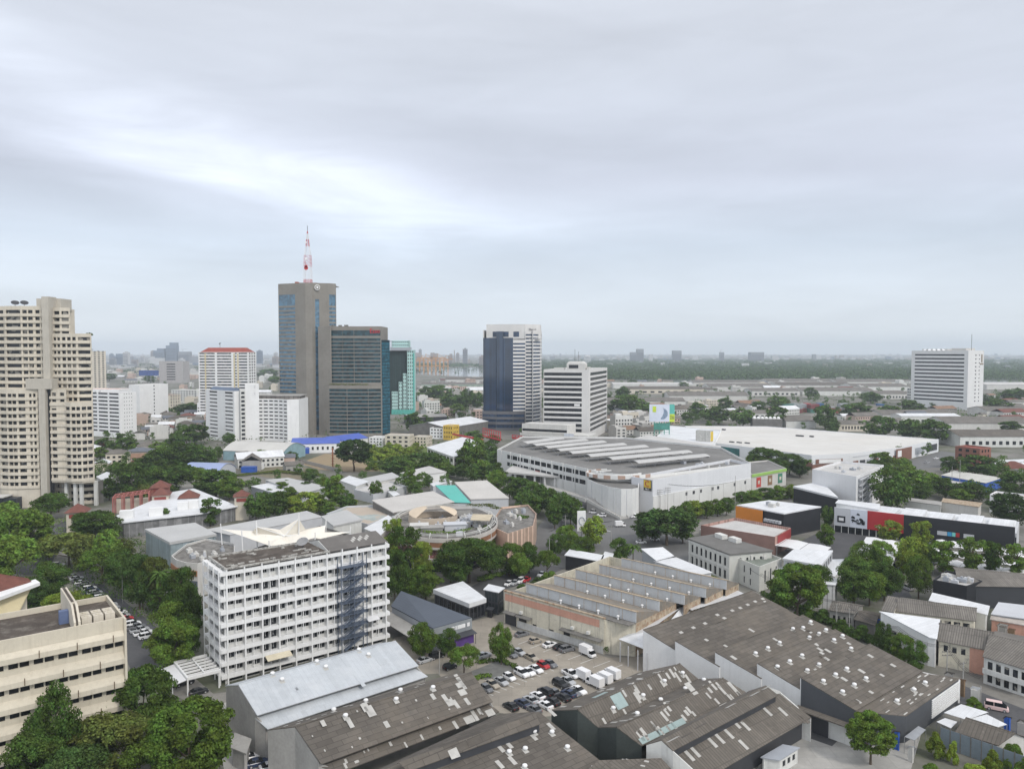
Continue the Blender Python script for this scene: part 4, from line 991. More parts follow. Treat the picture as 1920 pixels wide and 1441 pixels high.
def slot_office():
    A = G(386.5, 822); B = G(440.5, 830); D = depth_to(A, B, 452.5); zt = zat(B, 733); o, rz, L = frame2(A, B)
    root = thing('office_block', 'white block with two columns of short dark slots and a grey roof', 'office building', (o.x, o.y, 0), rz)
    w = MB(); win = []; n = 13; p = (zt-2)/n; rr = [(2+k*p+p*.4, 2+k*p+p*.75) for k in range(n-1)]+[(zt-2.6, zt-1.0)]
    facade(w, win, (0, 0), (1, 0), L, 0, zt, rr, [(L*.14, L*.42), (L*.68, L*.95)], .6, .5)
    facade(w, win, (L, .6), (0, 1), D-1.2, 0, zt); facade(w, win, (0, D-.6), (0, -1), D-1.2, 0, zt); facade(w, win, (L, D), (-1, 0), L, 0, zt)
    w.build('wall', white, root); r = MB(); r.hexa([(L*.1, .8, zt-.8), (L-.7, .8, zt-.8), (L-.7, D-.7, zt-.8), (L*.1, D-.7, zt-.8)], [(L*.16, D*.5, zt+2.6), (L-.7, D*.5, zt+2.6), (L-.7, D-.7, zt+2.6), (L*.16, D-.7, zt+2.6)]); r.build('roof', M('slate_blue_roof', (.14, .18, .25), .6), root)
    put_windows(root, win, glass)
    block('stair_tower', 'white stair tower between the slotted block and curved car park', G(461, 829), G(487, 828), 14, zat(G(461, 829), 720), white, lightroof, front=(rows(3, zat(G(461, 829), 745), 6, .3, .7), 1, 10, .6), cat='building')
    block('office_link', 'narrow dark-slotted link wall beside the slotted white block', G(452, 830), G(461.5, 829.5), 12, zat(G(452, 830), 731), white2, lightroof, front=(rows(12, 2, 3.6, .2, .75), 1, .3, .8), cat='building')
slot_office()
def curved_carpark():
    D = 672.0; root, X0, _ = tower_root('car_park', 'white curved multi-storey car park with rows of dark openings', 510, D, 'car park')
    X = lambda px: (px-960)/FPX*D-X0
    zt = zat((0, D), 748); Zr = zat((0, D), 741)
    w = MB(); win = []; n = 11; p = (zt-2)/n
    pts = []
    for k in range(8):
        t = k/7; pts.append((X(467+74*t), -2.5+7*(4*t*(1-t))*.8-3*t+6*(1-t)))
    pts.append((X(560), -1.0))
    poly_walls(w, win, pts+[(X(560), 30), (X(467), 30)], 0, zt, lambda i, L: (rows(n, 1.5, p, .38, .74), 1, .35, .9) if i < 7 else None, .5, .6)
    w.prism([(a, b+.8) for a, b in pts]+[(X(559), 29), (X(468), 29)], zt-1.4, zt-1.1); w.build('wall', white, root)
    r = MB(); r.box(X(474), 9, zt-1.1, X(556), 26, Zr-1.0); r.build('roof_storey', M('brown_grey_roof_wall', (.22, .20, .18), .8, .2, .2, grid=(4, 6, .4, .2, .5)), root)
    r = MB(); r.box(X(472), 7.5, Zr-.98, X(559), 28, Zr-.4); r.build('roof', concrete, root)
    put_windows(root, win, glass)
curved_carpark()
block('office_block', 'grey hazy office block with a plain end and banded front beyond the cream blocks', G(299, 718), G(343, 718), 40, zat(G(299, 718), 677), M('grey_office_wall', (.38, .36, .35), .8), lightroof, front=(rows(9, 6, 6.2, .3, .75), 1, 18, .99), cat='office building', par=1)
# ---------------- foreground sheds ----------------
GR = R(38.5)
patchm = M('pale_replacement_sheet', (.44, .43, .40), .7, .12, 1.0); skym = M('translucent_green_sheet', (.30, .38, .37), .5, .08, .6)
class Shed:
    """a shed given by its roof planes; every plane is a list of world points"""
    def __init__(s, name, label, at, wm, rm, cat='warehouse', rz=GR):
        s.root = thing(name, label, cat, (at[0], at[1], 0), rz); s.rf = MB(); s.wl = MB(); s.wm = wm; s.rm = rm; s.vents = []
    def L(s, p): return to_local(s.root, p)
    def plane(s, pts, th=.15, m=0):
        s.rf.slab([tuple(s.L(p)) for p in pts], th, m); return pts
    def wall(s, pts, zb=0.0, t=.3, m=0, dz=.2):
        for a, b in zip(pts[:-1], pts[1:]):
            A, B = s.L(a), s.L(b); d = Vector((B.x-A.x, B.y-A.y)); 
            if d.length < .05: continue
            n = Vector((-d.y, d.x)).normalized()*t
            q = [(A.x, A.y), (B.x, B.y), (B.x+n.x, B.y+n.y), (A.x+n.x, A.y+n.y)]
            zt = [A.z-dz, B.z-dz, B.z-dz, A.z-dz]
            s.wl.hexa([(x, y, zb) for x, y in q], [(x, y, z) for (x, y), z in zip(q, zt)], m)
    def hit(s, px, py, pl):
        n = (pl[1]-pl[0]).cross(pl[2]-pl[0]); d = Vector(ray(px, py)); o = Vector((0, 0, HC)); return o+d*((pl[0]-o).dot(n)/d.dot(n)), n.normalized()
    def axes(s, pl, n):
        if n.z < 0: n = -n
        h = Vector((-n.y, n.x, 0)).normalized(); return h, n.cross(h).normalized(), n
    def patch(s, px, py, pl, w, l, m=1):
        p, n = s.hit(px, py, pl); h, d, n = s.axes(pl, n); p = p+n*.04
        s.rf.slab([tuple(s.L(q)) for q in (p-h*w/2-d*l/2, p+h*w/2-d*l/2, p+h*w/2+d*l/2, p-h*w/2+d*l/2)], .035, m)
    def vent(s, px, py, pl, flat=False):
        p, n = s.hit(px, py+3, pl); q = s.L(p); m = MB()
        m.tube((q.x, q.y, q.z-.3), (q.x, q.y, q.z+.2), .22, 0, 8); m.lathe([(.2, .05), (.42, .18), (.5, .38), (.42, .58), (.15, .70)], (q.x, q.y, q.z), 10)
        s.vents.append(m); s.patch(px, py+4.5, pl, 1.0, 1.2)
    def ridge(s, a, b, r=.16):
        s.rf.tube(tuple(s.L(a)), tuple(s.L(b)), r, 0, 6)
    def done(s):
        ro = s.rf.build('roof', [s.rm, patchm, skym], s.root)
        if s.wl.v: s.wl.build('wall', s.wm if isinstance(s.wm, list) else [s.wm, darkmetal], s.root)
        for m in s.vents: m.build('roof_vent', white, ro)
        return s.root
def scat(s, pl, n, seed, w=(.7, 1.1), l=(.8, 2.6), m=1):
    g = random.Random(seed); a, b, c, d = pl
    for i in range(n):
        u, v = g.uniform(.04, .96), g.uniform(.06, .94); p = a.lerp(b, u).lerp(d.lerp(c, u), v); x, y = proj(p); s.patch(x, y, pl, g.uniform(*w), g.uniform(*l), m)
# pale zinc warehouse
s = Shed('warehouse', 'long pale zinc roofed warehouse in front of the white apartment block', G(500, 1365), concrete, zinc)
ra, rb, eb, ea = G(447, 1283, 12), G(742, 1201, 12), G(785, 1247, 9), G(482, 1340, 9)
P1 = s.plane([ea, eb, rb, ra]); off = (ra-ea); off.z = 0
bk0, bk1 = ra+off*.8+Vector((0, 0, -2.6)), rb+off*.8+Vector((0, 0, -2.6)); s.plane([ra, rb, bk1, bk0])
la, lb = G(502, 1366, 6.9), G(802, 1267, 6.9); ia, ib = ea+off*.12, eb+off*.12; ia.z = ib.z = 8.1
P1b = s.plane([la, lb, ib, ia]); s.ridge(ra, rb)
s.wall([bk0+off*-.06, ra-Vector((0, 0, .1)), ea+off*.12, la+off*.1]); s.wall([lb+off*.1, eb+off*.12, rb, bk1]); s.wall([la+off*.1, lb+off*.1]); s.wall([ia-Vector((0, 0, -.6)), ib-Vector((0, 0, -.6))], 7)
for v in ((511, 1261), (529, 1272), (594, 1238), (611, 1248), (673, 1216), (691, 1225)): s.vent(*v, P1)
scat(s, P1, 5, 3, (.9, 1.5), (2, 5), 0)
s.done()
# brown warehouse in front
s = Shed('warehouse', 'brown cement sheet warehouse beside the zinc roof, near the parked cars', G(602, 1441), concrete, asbestos)
ra, rb, eb, ea = G(553, 1361, 11.5), G(884, 1260, 11.5), G(924, 1314, 8), G(602, 1431, 8)
P2 = s.plane([ea, eb, rb, ra]); off = ra-ea; off.z = 0
ba, bb = G(502, 1367, 9.3), G(846, 1262, 9.3); P2b = s.plane([ra, rb, bb, ba]); s.ridge(ra, rb)
la, lb = G(640, 1445, 6), G(936, 1333, 6); ia, ib = ea+off*.12, eb+off*.12; ia.z = ib.z = 7.2; P2c = s.plane([la, lb, ib, ia])
s.wall([ba, ra, ea+off*.1, la+off*.1]); s.wall([lb+off*.1, eb+off*.1, rb, bb]); s.wall([ia+Vector((0, 0, .7)), ib+Vector((0, 0, .7))], 6.2, m=1)
for v in ((648, 1340), (743, 1309), (812, 1287)): s.vent(*v, P2)
for v in ((626, 1330), (686, 1313), (751, 1293)): s.vent(v[0], v[1]-1, P2b)
for x, y, w, l in ((689, 1328, 1, 3.2), (694, 1332, 1.6, 2.6), (683, 1326, .9, 2), (656, 1354, .9, 2.4), (863, 1283, 1.8, 1.3), (858, 1270, .9, 2), (866, 1281, .8, 3), (836, 1310, .9, 2.6), (844, 1316, 1.7, 1.6), (855, 1319, .8, 2.2), (812, 1305, .8, 1.5), (876, 1314, .8, 1.8), (867, 1297, 1.7, 1.5), (606, 1355, .8, 1.4), (725, 1357, .9, 1.5)): s.patch(x, y, P2, w, l, 1)
scat(s, P2, 14, 5, (.15, .4), (.2, .5)); scat(s, P2b, 14, 6, (.5, 1.2), (.3, .6)); scat(s, P2c, 10, 8, (.2, .8), (.3, 1.2))
for x, y, w, l in ((880, 1348, 2.2, 1.6), (890, 1340, .8, 2.6), (899, 1332, .8, 1.5), (919, 1335, 1.9, 1.5), (854, 1358, .7, 1.8), (791, 1381, .4, 1.2)): s.patch(x, y, P2c, w, l)
s.done()
# monitor-roof warehouse at the bottom
s = Shed('warehouse', 'brown warehouse with a raised strip roof along its ridge, lower centre', G(1000, 1441), darkcon, asbestos)
ra, rb = G(722, 1441, 9.8), G(1010, 1333, 9.8); eb = G(1132, 1430, 5.8); d = eb-rb; ea = ra+d
P3 = s.plane([ea, eb, rb, ra]); va, vb = G(690, 1450, 8.2), G(938, 1337, 8.2); s.plane([ra, rb, vb, va])
ma, mb_, mc, md = G(748, 1428, 11.6), G(1004, 1337, 11.6), G(1013, 1356, 10.4), G(764, 1445, 10.4)
P3m = s.plane([md, mc, mb_, ma]); s.plane([ma, mb_, mb_+(mb_-mc)*.25+Vector((0, 0, -.55)), ma+(ma-md)*.25+Vector((0, 0, -.55))])
s.wall([md+(ma-md)*.2, mc+(mb_-mc)*.2], 7.6, m=1); s.wall([eb+(rb-eb)*.04, rb, vb]); s.wall([ea+(ra-ea)*.03, eb+(rb-eb)*.03])
for v in ((985, 1402), (1002, 1370), (1035, 1371), (1064, 1399), (955, 1408), (984, 1435)): s.vent(*v, P3)
for x, y, w, l in ((851, 1411, 1.8, 1.8), (1035, 1335, .8, 2.2)): s.patch(x, y, P3m if x < 900 else P3, w, l)
for x, y in ((939, 1402), (954, 1395), (937, 1432), (961, 1425), (1000, 1380), (1033, 1361)): s.patch(x, y, P3, .8, 2)
scat(s, P3, 12, 12, (.8, 1.4), (1, 2.4), 0); s.done()
# centre warehouses with worn patched roofs
s = Shed('warehouse', 'worn double-ridged warehouse with many pale patches beside the parked trucks', G(1120, 1400), M('dark_green_wall', (.055, .065, .06), .9, .15, .3), asbestos2)
A_le0, A_le1, A_r0, A_r1, A_v0 = G(1034, 1331, 8), G(1196, 1260, 8), G(1083, 1329, 10.6), G(1275, 1243, 10.6), G(1121, 1362, 7.6)
A_v1 = A_v0+(A_r1-A_r0)
PA1 = s.plane([A_le0, A_r0, A_r1, A_le1]); PA2 = s.plane([A_v0, A_v1, A_r1, A_r0])
B_r0, B_r1, B_e0, B_e1 = G(1156, 1362, 9.8), G(1356, 1270, 9.8), G(1203, 1397, 7.2), G(1402, 1299, 7.2)
PB1 = s.plane([A_v0+Vector((.1, 0, -.05)), B_r0, B_r1, A_v1+Vector((.1, 0, -.05))]); PB2 = s.plane([B_e0, B_e1, B_r1, B_r0])
for a, b in ((A_r0, A_r1), (B_r0, B_r1)): s.ridge(a, b, .14)
s.wall([A_le0, A_r0, A_v0, B_r0, B_e0]); s.wall([B_e1, B_r1, A_v1, A_r1, A_le1]); s.wall([A_le1, A_le0])
q = MB()
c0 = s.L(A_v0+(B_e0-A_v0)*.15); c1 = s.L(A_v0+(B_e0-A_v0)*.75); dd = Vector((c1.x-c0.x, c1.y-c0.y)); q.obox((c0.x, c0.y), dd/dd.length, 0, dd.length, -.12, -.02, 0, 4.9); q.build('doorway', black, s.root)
for v in ((1206, 1302), (1246, 1275), (1280, 1260), (1320, 1273)): s.vent(*v, PA2 if v[0] < 1300 else PB1)
for v in ((1150, 1326),): s.vent(*v, PA2)
for v in ((1195, 1336), (1239, 1310), (1285, 1289)): s.vent(*v, PB1)
for pl, n, sd_ in ((PA1, 14, 1), (PA2, 16, 2), (PB1, 14, 3), (PB2, 26, 4)): scat(s, pl, n, sd_, (.4, .8), (1.0, 2.4))
for pl, n, sd_ in ((PA2, 8, 5), (PB1, 8, 6), (PB2, 8, 7)): scat(s, pl, n, sd_, (.4, .7), (1, 3), 0)
s.patch(1161, 1313, PA2, 3.2, 3.0, 2); s.patch(1125, 1302, PA1, 4, 1.2, 2); s.patch(1243, 1369, PB2, 13, 1.2, 2); s.patch(1296, 1290, PB2, 1.5, 3.0, 1); s.patch(1376, 1290, PB2, 1.0, 3.5, 1); s.patch(1360, 1345-20, PB2, 2.5, 1.6, 1)
s.done()
s = Shed('warehouse', 'warehouse with a raised ridge strip over a wide lower roof, bottom centre-right', G(1270, 1441), white2, asbestos2)
C_b0, C_b1, C_r0, C_r1, C_e0, C_e1 = G(1212, 1394, 9.0), G(1405, 1294, 9.0), G(1240, 1386, 10.4), G(1436, 1284, 10.4), G(1262, 1406, 9.2), G(1459, 1302, 9.2)
PC1 = s.plane([C_b0, C_r0, C_r1, C_b1]); PC2 = s.plane([C_e0, C_e1, C_r1, C_r0])
D_u0, D_u1, D_e1 = G(1258, 1402, 8.2), G(1461, 1297, 8.2), G(1521, 1344, 5.0); D_e0 = D_u0+(D_e1-D_u1)
PD = s.plane([D_e0, D_e1, D_u1, D_u0])
s.wall([C_e0+(C_r0-C_e0)*.2, C_e1+(C_r1-C_e1)*.2], 7.2, m=1); s.wall([C_b0, C_r0, C_e0, D_e0]); s.wall([D_e1, D_u1+Vector((0, 0, .5)), C_r1, C_b1]); s.wall([D_e0+(D_u0-D_e0)*.25, D_e1+(D_u1-D_e1)*.25], m=1)
for x, y in ((1293, 1416), (1304, 1409), (1350, 1384), (1394, 1395), (1380, 1356), (1439, 1333), (1367, 1375), (1336, 1391), (1468, 1333), (1398, 1360)): s.patch(x, y, PD, .8, 2.2)
for x, y in ((1262, 1385), (1288, 1377), (1314, 1360), (1370, 1322), (1438, 1288), (1415, 1300)): s.patch(x, y, PC1, 3, .8, 0 if x in (1288, 1314) else 1)
scat(s, PD, 10, 15, (.7, 1.2), (1.5, 3), 0); scat(s, PC2, 6, 16, (.5, .8), (.7, 1.4), 0); s.done()
s = Shed('shed', 'low tan roofed shed at the bottom edge below the dark doorway', G(1180, 1460), concrete, asbestos2, 'shed')
a, b, c, d = G(1098, 1444, 7), G(1124, 1424, 8), G(1240, 1420, 8), G(1262, 1444, 6.4); e = G(1215, 1470, 7)
PE = s.plane([a, e, c, b]); s.plane([e, d, c]); s.wall([a, e, d]); scat(s, PE, 12, 17, (.8, 1.6), (.3, .6)); s.done()
# stepped big warehouse
s = Shed('warehouse', 'vast grey warehouse of stepped low-pitched bays with white end walls', G(1280, 1300), [white, M('dark_grey_cladding', (.075, .08, .088), .7, .08, .2)], asbestos)
Hf = [(1206, 1180), (1267, 1201), (1342, 1222), (1421, 1243), (1502, 1270)]; Hb = [(1410, 1107), (1442, 1126), (1506, 1152), (1567, 1179), (1632, 1206)]
Lf = [(1277, 1224), (1349, 1249), (1427, 1271), (1512, 1298), (1605, 1331)]
bays = []
for i in range(5):
    hf, hb, lf = G(*Hf[i], 10.6), G(*Hb[i], 10.6), G(*Lf[i], 7.6); lb_ = lf+(hb-hf); bays.append(s.plane([lf, lb_, hb, hf]))
    n = (lf-hf); n.z = 0
    s.wall([hf, lf], m=1 if i == 4 else 0, dz=.18); s.wall([lb_, hb], dz=.18)
    if i: s.wall([hf+n*.01, hb+n*.01], 6.5, dz=.2)
    s.ridge(hf, hb, .12)
s.wall([G(*Hb[0], 10.6), G(*Hf[0], 10.6)])
lf, lb_ = bays[4][0], bays[4][1]
hf, hb = Vector(lf), lb_; lo, lo1 = G(1699, 1341, 5.6), G(1799, 1271, 5.6)
P6 = s.plane([lo, lo1, hb+Vector((0, 0, -.2)), hf+Vector((0, 0, -.2))]); s.wall([hf, lo], m=1)
s.wall([lo, lo1], m=1); s.wall([lo1, hb])
for z in range(9): # louvre slats on the east wall
    A, B = s.L(lo.lerp(lo1, .45)), s.L(lo1); d = Vector((B.x-A.x, B.y-A.y)); u = d/d.length
    s.wl.obox((A.x, A.y), u, 0, d.length-.3, -.22, -.02, 1.1+z*.47, 1.36+z*.47, 0)
A, B = s.L(bays[4][3]), s.L(lf); d = Vector((B.x-A.x, B.y-A.y)); u = d/d.length
w = MB(); w.obox((A.x, A.y), u, 0, d.length*.98, -.25, -.02, 0, 3.6); w.build('lower_wall', white2, s.root)
w = MB(); w.obox((A.x, A.y), u, .5, 6.2, -.45, -.26, 0, 4.2); w.build('door', darkmetal, s.root)
w = MB(); w.obox((A.x, A.y), u, -.5, d.length*.9, -2.2, -.02, 4.4, 4.6); w.build('awning', asbestos2, s.root)
V = {1: [(1412, 1203), (1432, 1194)], 2: [(1417, 1223), (1440, 1213), (1462, 1203), (1506, 1175), (1487, 1177), (1518, 1193), (1536, 1186), (1520, 1164)], 3: [(1458, 1248), (1481, 1238), (1504, 1227), (1514, 1255), (1536, 1244), (1564, 1198), (1580, 1190), (1549, 1179), (1596, 1214)], 4: [(1544, 1275), (1567, 1263), (1588, 1252), (1602, 1282), (1580, 1295), (1624, 1270)]}
for k, vs in V.items():
    for v in vs: s.vent(*v, bays[k])
for v in ((1682, 1312), (1714, 1291), (1735, 1278)): s.vent(*v, P6)
for i, n in enumerate((3, 6, 6, 7, 7)): scat(s, bays[i], n, 30+i, (.7, 1.0), (.8, 1.6)); scat(s, bays[i], 8, 40+i, (.7, 1.2), (1.2, 2.4), 0)
for x, y in ((1277, 1185), (1300, 1176), (1322, 1168), (1345, 1152), (1358, 1158), (1373, 1144), (1388, 1139), (1402, 1133), (1416, 1127), (1430, 1122)): s.patch(x, y, bays[0], 1.2, .8)
scat(s, P6, 24, 50, (.8, 2.2), (.15, .3)); s.done()
# white lean-to along its west flank
s = Shed('lean_to', 'white metal lean-to between the stepped warehouse and the rusty sawtooth hall', G(1200, 1200), lightgrey, whitemetal, 'lean-to')
a, b, c, d = G(1160, 1196, 5.6), G(1208, 1186, 7.2), G(1410, 1108, 7.2), G(1368, 1098, 5.6)
a2, d2 = G(1160, 1196, 5.6), G(1368, 1098, 5.6)
s.plane([G(1160, 1197, 5.6), G(1214, 1218, 5.4), G(1213, 1183, 7.4), G(1278, 1137, 7.4)], .12); s.plane([G(1280, 1134, 6.2), G(1297, 1143, 7.6), G(1395, 1112, 7.6), G(1367, 1098, 6.2)], .12)
s.plane([G(1214, 1213, 5.35), G(1280, 1160, 5.35), G(1300, 1139, 7.0), G(1278, 1137, 7.3)], .12)
for x, y in ((1163, 1201), (1178, 1209), (1196, 1217), (1213, 1222)):
    p = s.L(G(x, y, 5.4)); s.wl.tube((p.x, p.y, 0), (p.x, p.y, 5.2), .14)
s.done()
# ---------------- rusty sawtooth hall ----------------
def sawtooth():
    A, B = G(946, 1167), G(1133, 1226); o, rz, L = frame2(A, B); root = thing('sawtooth_hall', 'rust-stained sawtooth-roofed hall with a salmon band along its peeling wall', 'industrial hall', (o.x, o.y, 0), rz)
    zt = zat(B, 1160); w = MB(); win = []
    facade(w, win, (0, 0), (1, 0), L, 0, zt, [(1.0, 2.3)], [(L*.30, L*.345), (L*.47, L*.52)], .3, .2)
    D0 = depth_to(A, B, 1156)
    tops = [((995.6, 1090), (1184, 1151)), ((1042, 1077), (1233, 1128)), ((1088, 1064), (1275, 1119)), ((1131.5, 1055), (1316, 1106)), ((1170.6, 1044), (1357, 1090))]
    ys = []; zt2 = zt+2.4
    for a, b in tops:
        p = to_local(root, G(*a, zt2)); q = to_local(root, G(*b, zt2)); ys.append(((p.y+q.y)/2, p.x, q.x))
    x1 = ys[0][2]; y1 = ys[0][0]; w.hexa([(L-.29, .31, 0), (x1, y1-.01, 0), (x1-.4, y1-.01, 0), (L-.6, .31, 0)], [(L-.29, .31, zt-.3), (x1, y1-.01, zt-.6), (x1-.4, y1-.01, zt-.6), (L-.6, .31, zt-.3)])
    w.build('wall', peel, root)
    s = MB(); s.box(.2, -.05, zt-2.6, L*.955, -.003, zt-.6); s.build('salmon_band', salmon, root)
    c = MB(); c.box(-.15, -.25, zt, L+.15, .5, zt+.35); c.build('coping', rust, root)
    for xa, xb in ((.01, .14), (.15, .30), (.60, .99)):
        a = MB(); z0 = 3.9; a.slab([(L*xa, -1.5, z0-.3), (L*xb, -1.5, z0-.3), (L*xb, -.01, z0), (L*xa, -.01, z0)], .12); a.build('awning', darkcon, root)
    d = MB(); d.box(L*.01, -.12, 0, L*.13, -.01, 3.2); d.build('shutter', darkmetal, root)
    for x in (.16, .18, .20, .22, .62, .64, .66): d = MB(); d.box(L*x, -.1, 2.0, L*x+.7, -.01, 3.2); d.build('window', glass, root)
    d = MB(); d.box(L*.14, -.08, 0, L*.99, -.012, 1.9); d.build('lower_wall', M('whitewashed_wall', (.6, .6, .58), .9, .12, .5, streak=.5, dirt=(.2, .18, .15)), root)
    for x in (.18, .70, .85): d = MB(); d.box(L*x, -.9, 4.4, L*x+.9, -.05, 5.1); d.build('condenser_unit', white2, root)
    r = MB(); r.slab([(0, .5, zt-.1), (ys[0][2], .5, zt-.1), (ys[0][2], ys[0][0], zt-.5), (0, ys[0][0], zt-.5)], .2); r.build('roof', rooftop, root)
    for k, (y, x0, x1) in enumerate(ys):
        yn = ys[k+1][0] if k < 4 else y+8.5; b = zt-.4
        f = MB(); f.box(x0, y, b, x1, y+.25, zt2); f.box(x0-.1, y-.15, zt2, x1+.1, y+.35, zt2+.18, 1)
        for i in range(1, 9): f.box(x0+(x1-x0)*i/9-.05, y-.05, b, x0+(x1-x0)*i/9+.05, y, zt2, 1)
        f.build('north_light', [M('grey_saw_glazing', (.50, .52, .53), .5, .08, .3, streak=.35, dirt=(.3, .2, .12)), M('rusted_grey_trim', (.40, .33, .24), .9, .3, 1.2, streak=.5, dirt=(.2, .08, .03))], root)
        g_ = MB(); g_.slab([(x0, yn, b), (x0, y+.3, zt2), (x1, y+.3, zt2), (x1, yn, b)], .2)
        g_.hexa([(x1-.3, y+.3, b-.2), (x1, y+.3, b-.2), (x1, yn, b-.2), (x1-.3, yn, b-.2)], [(x1-.3, y+.3, zt2-.25), (x1, y+.3, zt2-.25), (x1, yn, b-.15), (x1-.3, yn, b-.15)])
        g_.build('roof', M('rusty_roof_slope', (.22, .20, .17), .95, .2, .25, blotch=[(.5, .5, .68, .6, (.36, .25, .15)), (.25, .5, .7, .5, (.12, .11, .10))]), root)
        e = MB(); e.slab([(x0+2, y+1.9, zt2-.35), (x0+2, y+.36, zt2+.06), (x1, y+.36, zt2+.06), (x1, y+1.9, zt2-.35)], .1); e.build('ridge_flashing', M('rust_flashing', (.42, .30, .18), .9, .3, .8, blotch=[(1.2, .48, .62, .7, (.25, .11, .04)), (.6, .52, .66, .6, (.55, .48, .36))]), root)
        e = MB(); e.box(x1-.28, y, 0, x1, yn-.01, b-.21); e.build('end_wall', rust, root)
        for i in range(4):
            x = x0+(x1-x0)*(.36+.17*i); v = MB(); v.tube((x, y-1.0, b), (x, y-1.0, b+.75), .22, 0, 8); v.lathe([(.22, .7), (.42, .85), (.4, 1.05), (.1, 1.2)], (x, y-1.0, b), 8); v.build('roof_vent', white, root)
    e = MB(); e.box(0, ys[-1][0]+8.3, 0, ys[-1][2], ys[-1][0]+8.6, zt-.6); e.box(0, .31, 0, .3, ys[-1][0]+8.29, zt-.7); e.build('rear_wall', peel, root)
    for i in range(14):
        t = i/13; p = G(1222+60*t, 1154-32*t, 6.4)
        q = thing('condenser_unit', 'white air-conditioner on the gutter rail below the sawtooth roofs', 'air conditioner', (p.x, p.y, 5.6), rz+R(-38), 'air conditioners on the gutter rail') if i == 0 else q0.copy()
        if i == 0:
            q0 = q; m = MB(); m.box(-.6, -.2, 0, .6, .25, 1.05); m.build('casing', white, q); m = MB(); m.tube((.12, -.2, .55), (.12, -.23, .55), .38, 0, 12); m.build('fan_grille', darkmetal, q)
        else:
            COL.objects.link(q); q.location = (p.x, p.y, 5.6)
            for ch in q0.children: cc = ch.copy(); COL.objects.link(cc); cc.parent = q
    m = MB(); a, b = G(1205, 1166, 5.5), G(1290, 1118, 5.5); d = (b-a); u = Vector((d.x, d.y)).normalized(); m.obox((a.x, a.y), u, 0, d.length, -.4, .5, 5.3, 5.55)
    for i in range(8): p = a+d*(i/7); m.tube((p.x, p.y, 0), (p.x, p.y, 5.3), .08)
    tag(m.build('gutter_rail', steel), 'steel rail carrying the row of air conditioners beside the white lean-to', 'rail')
sawtooth()
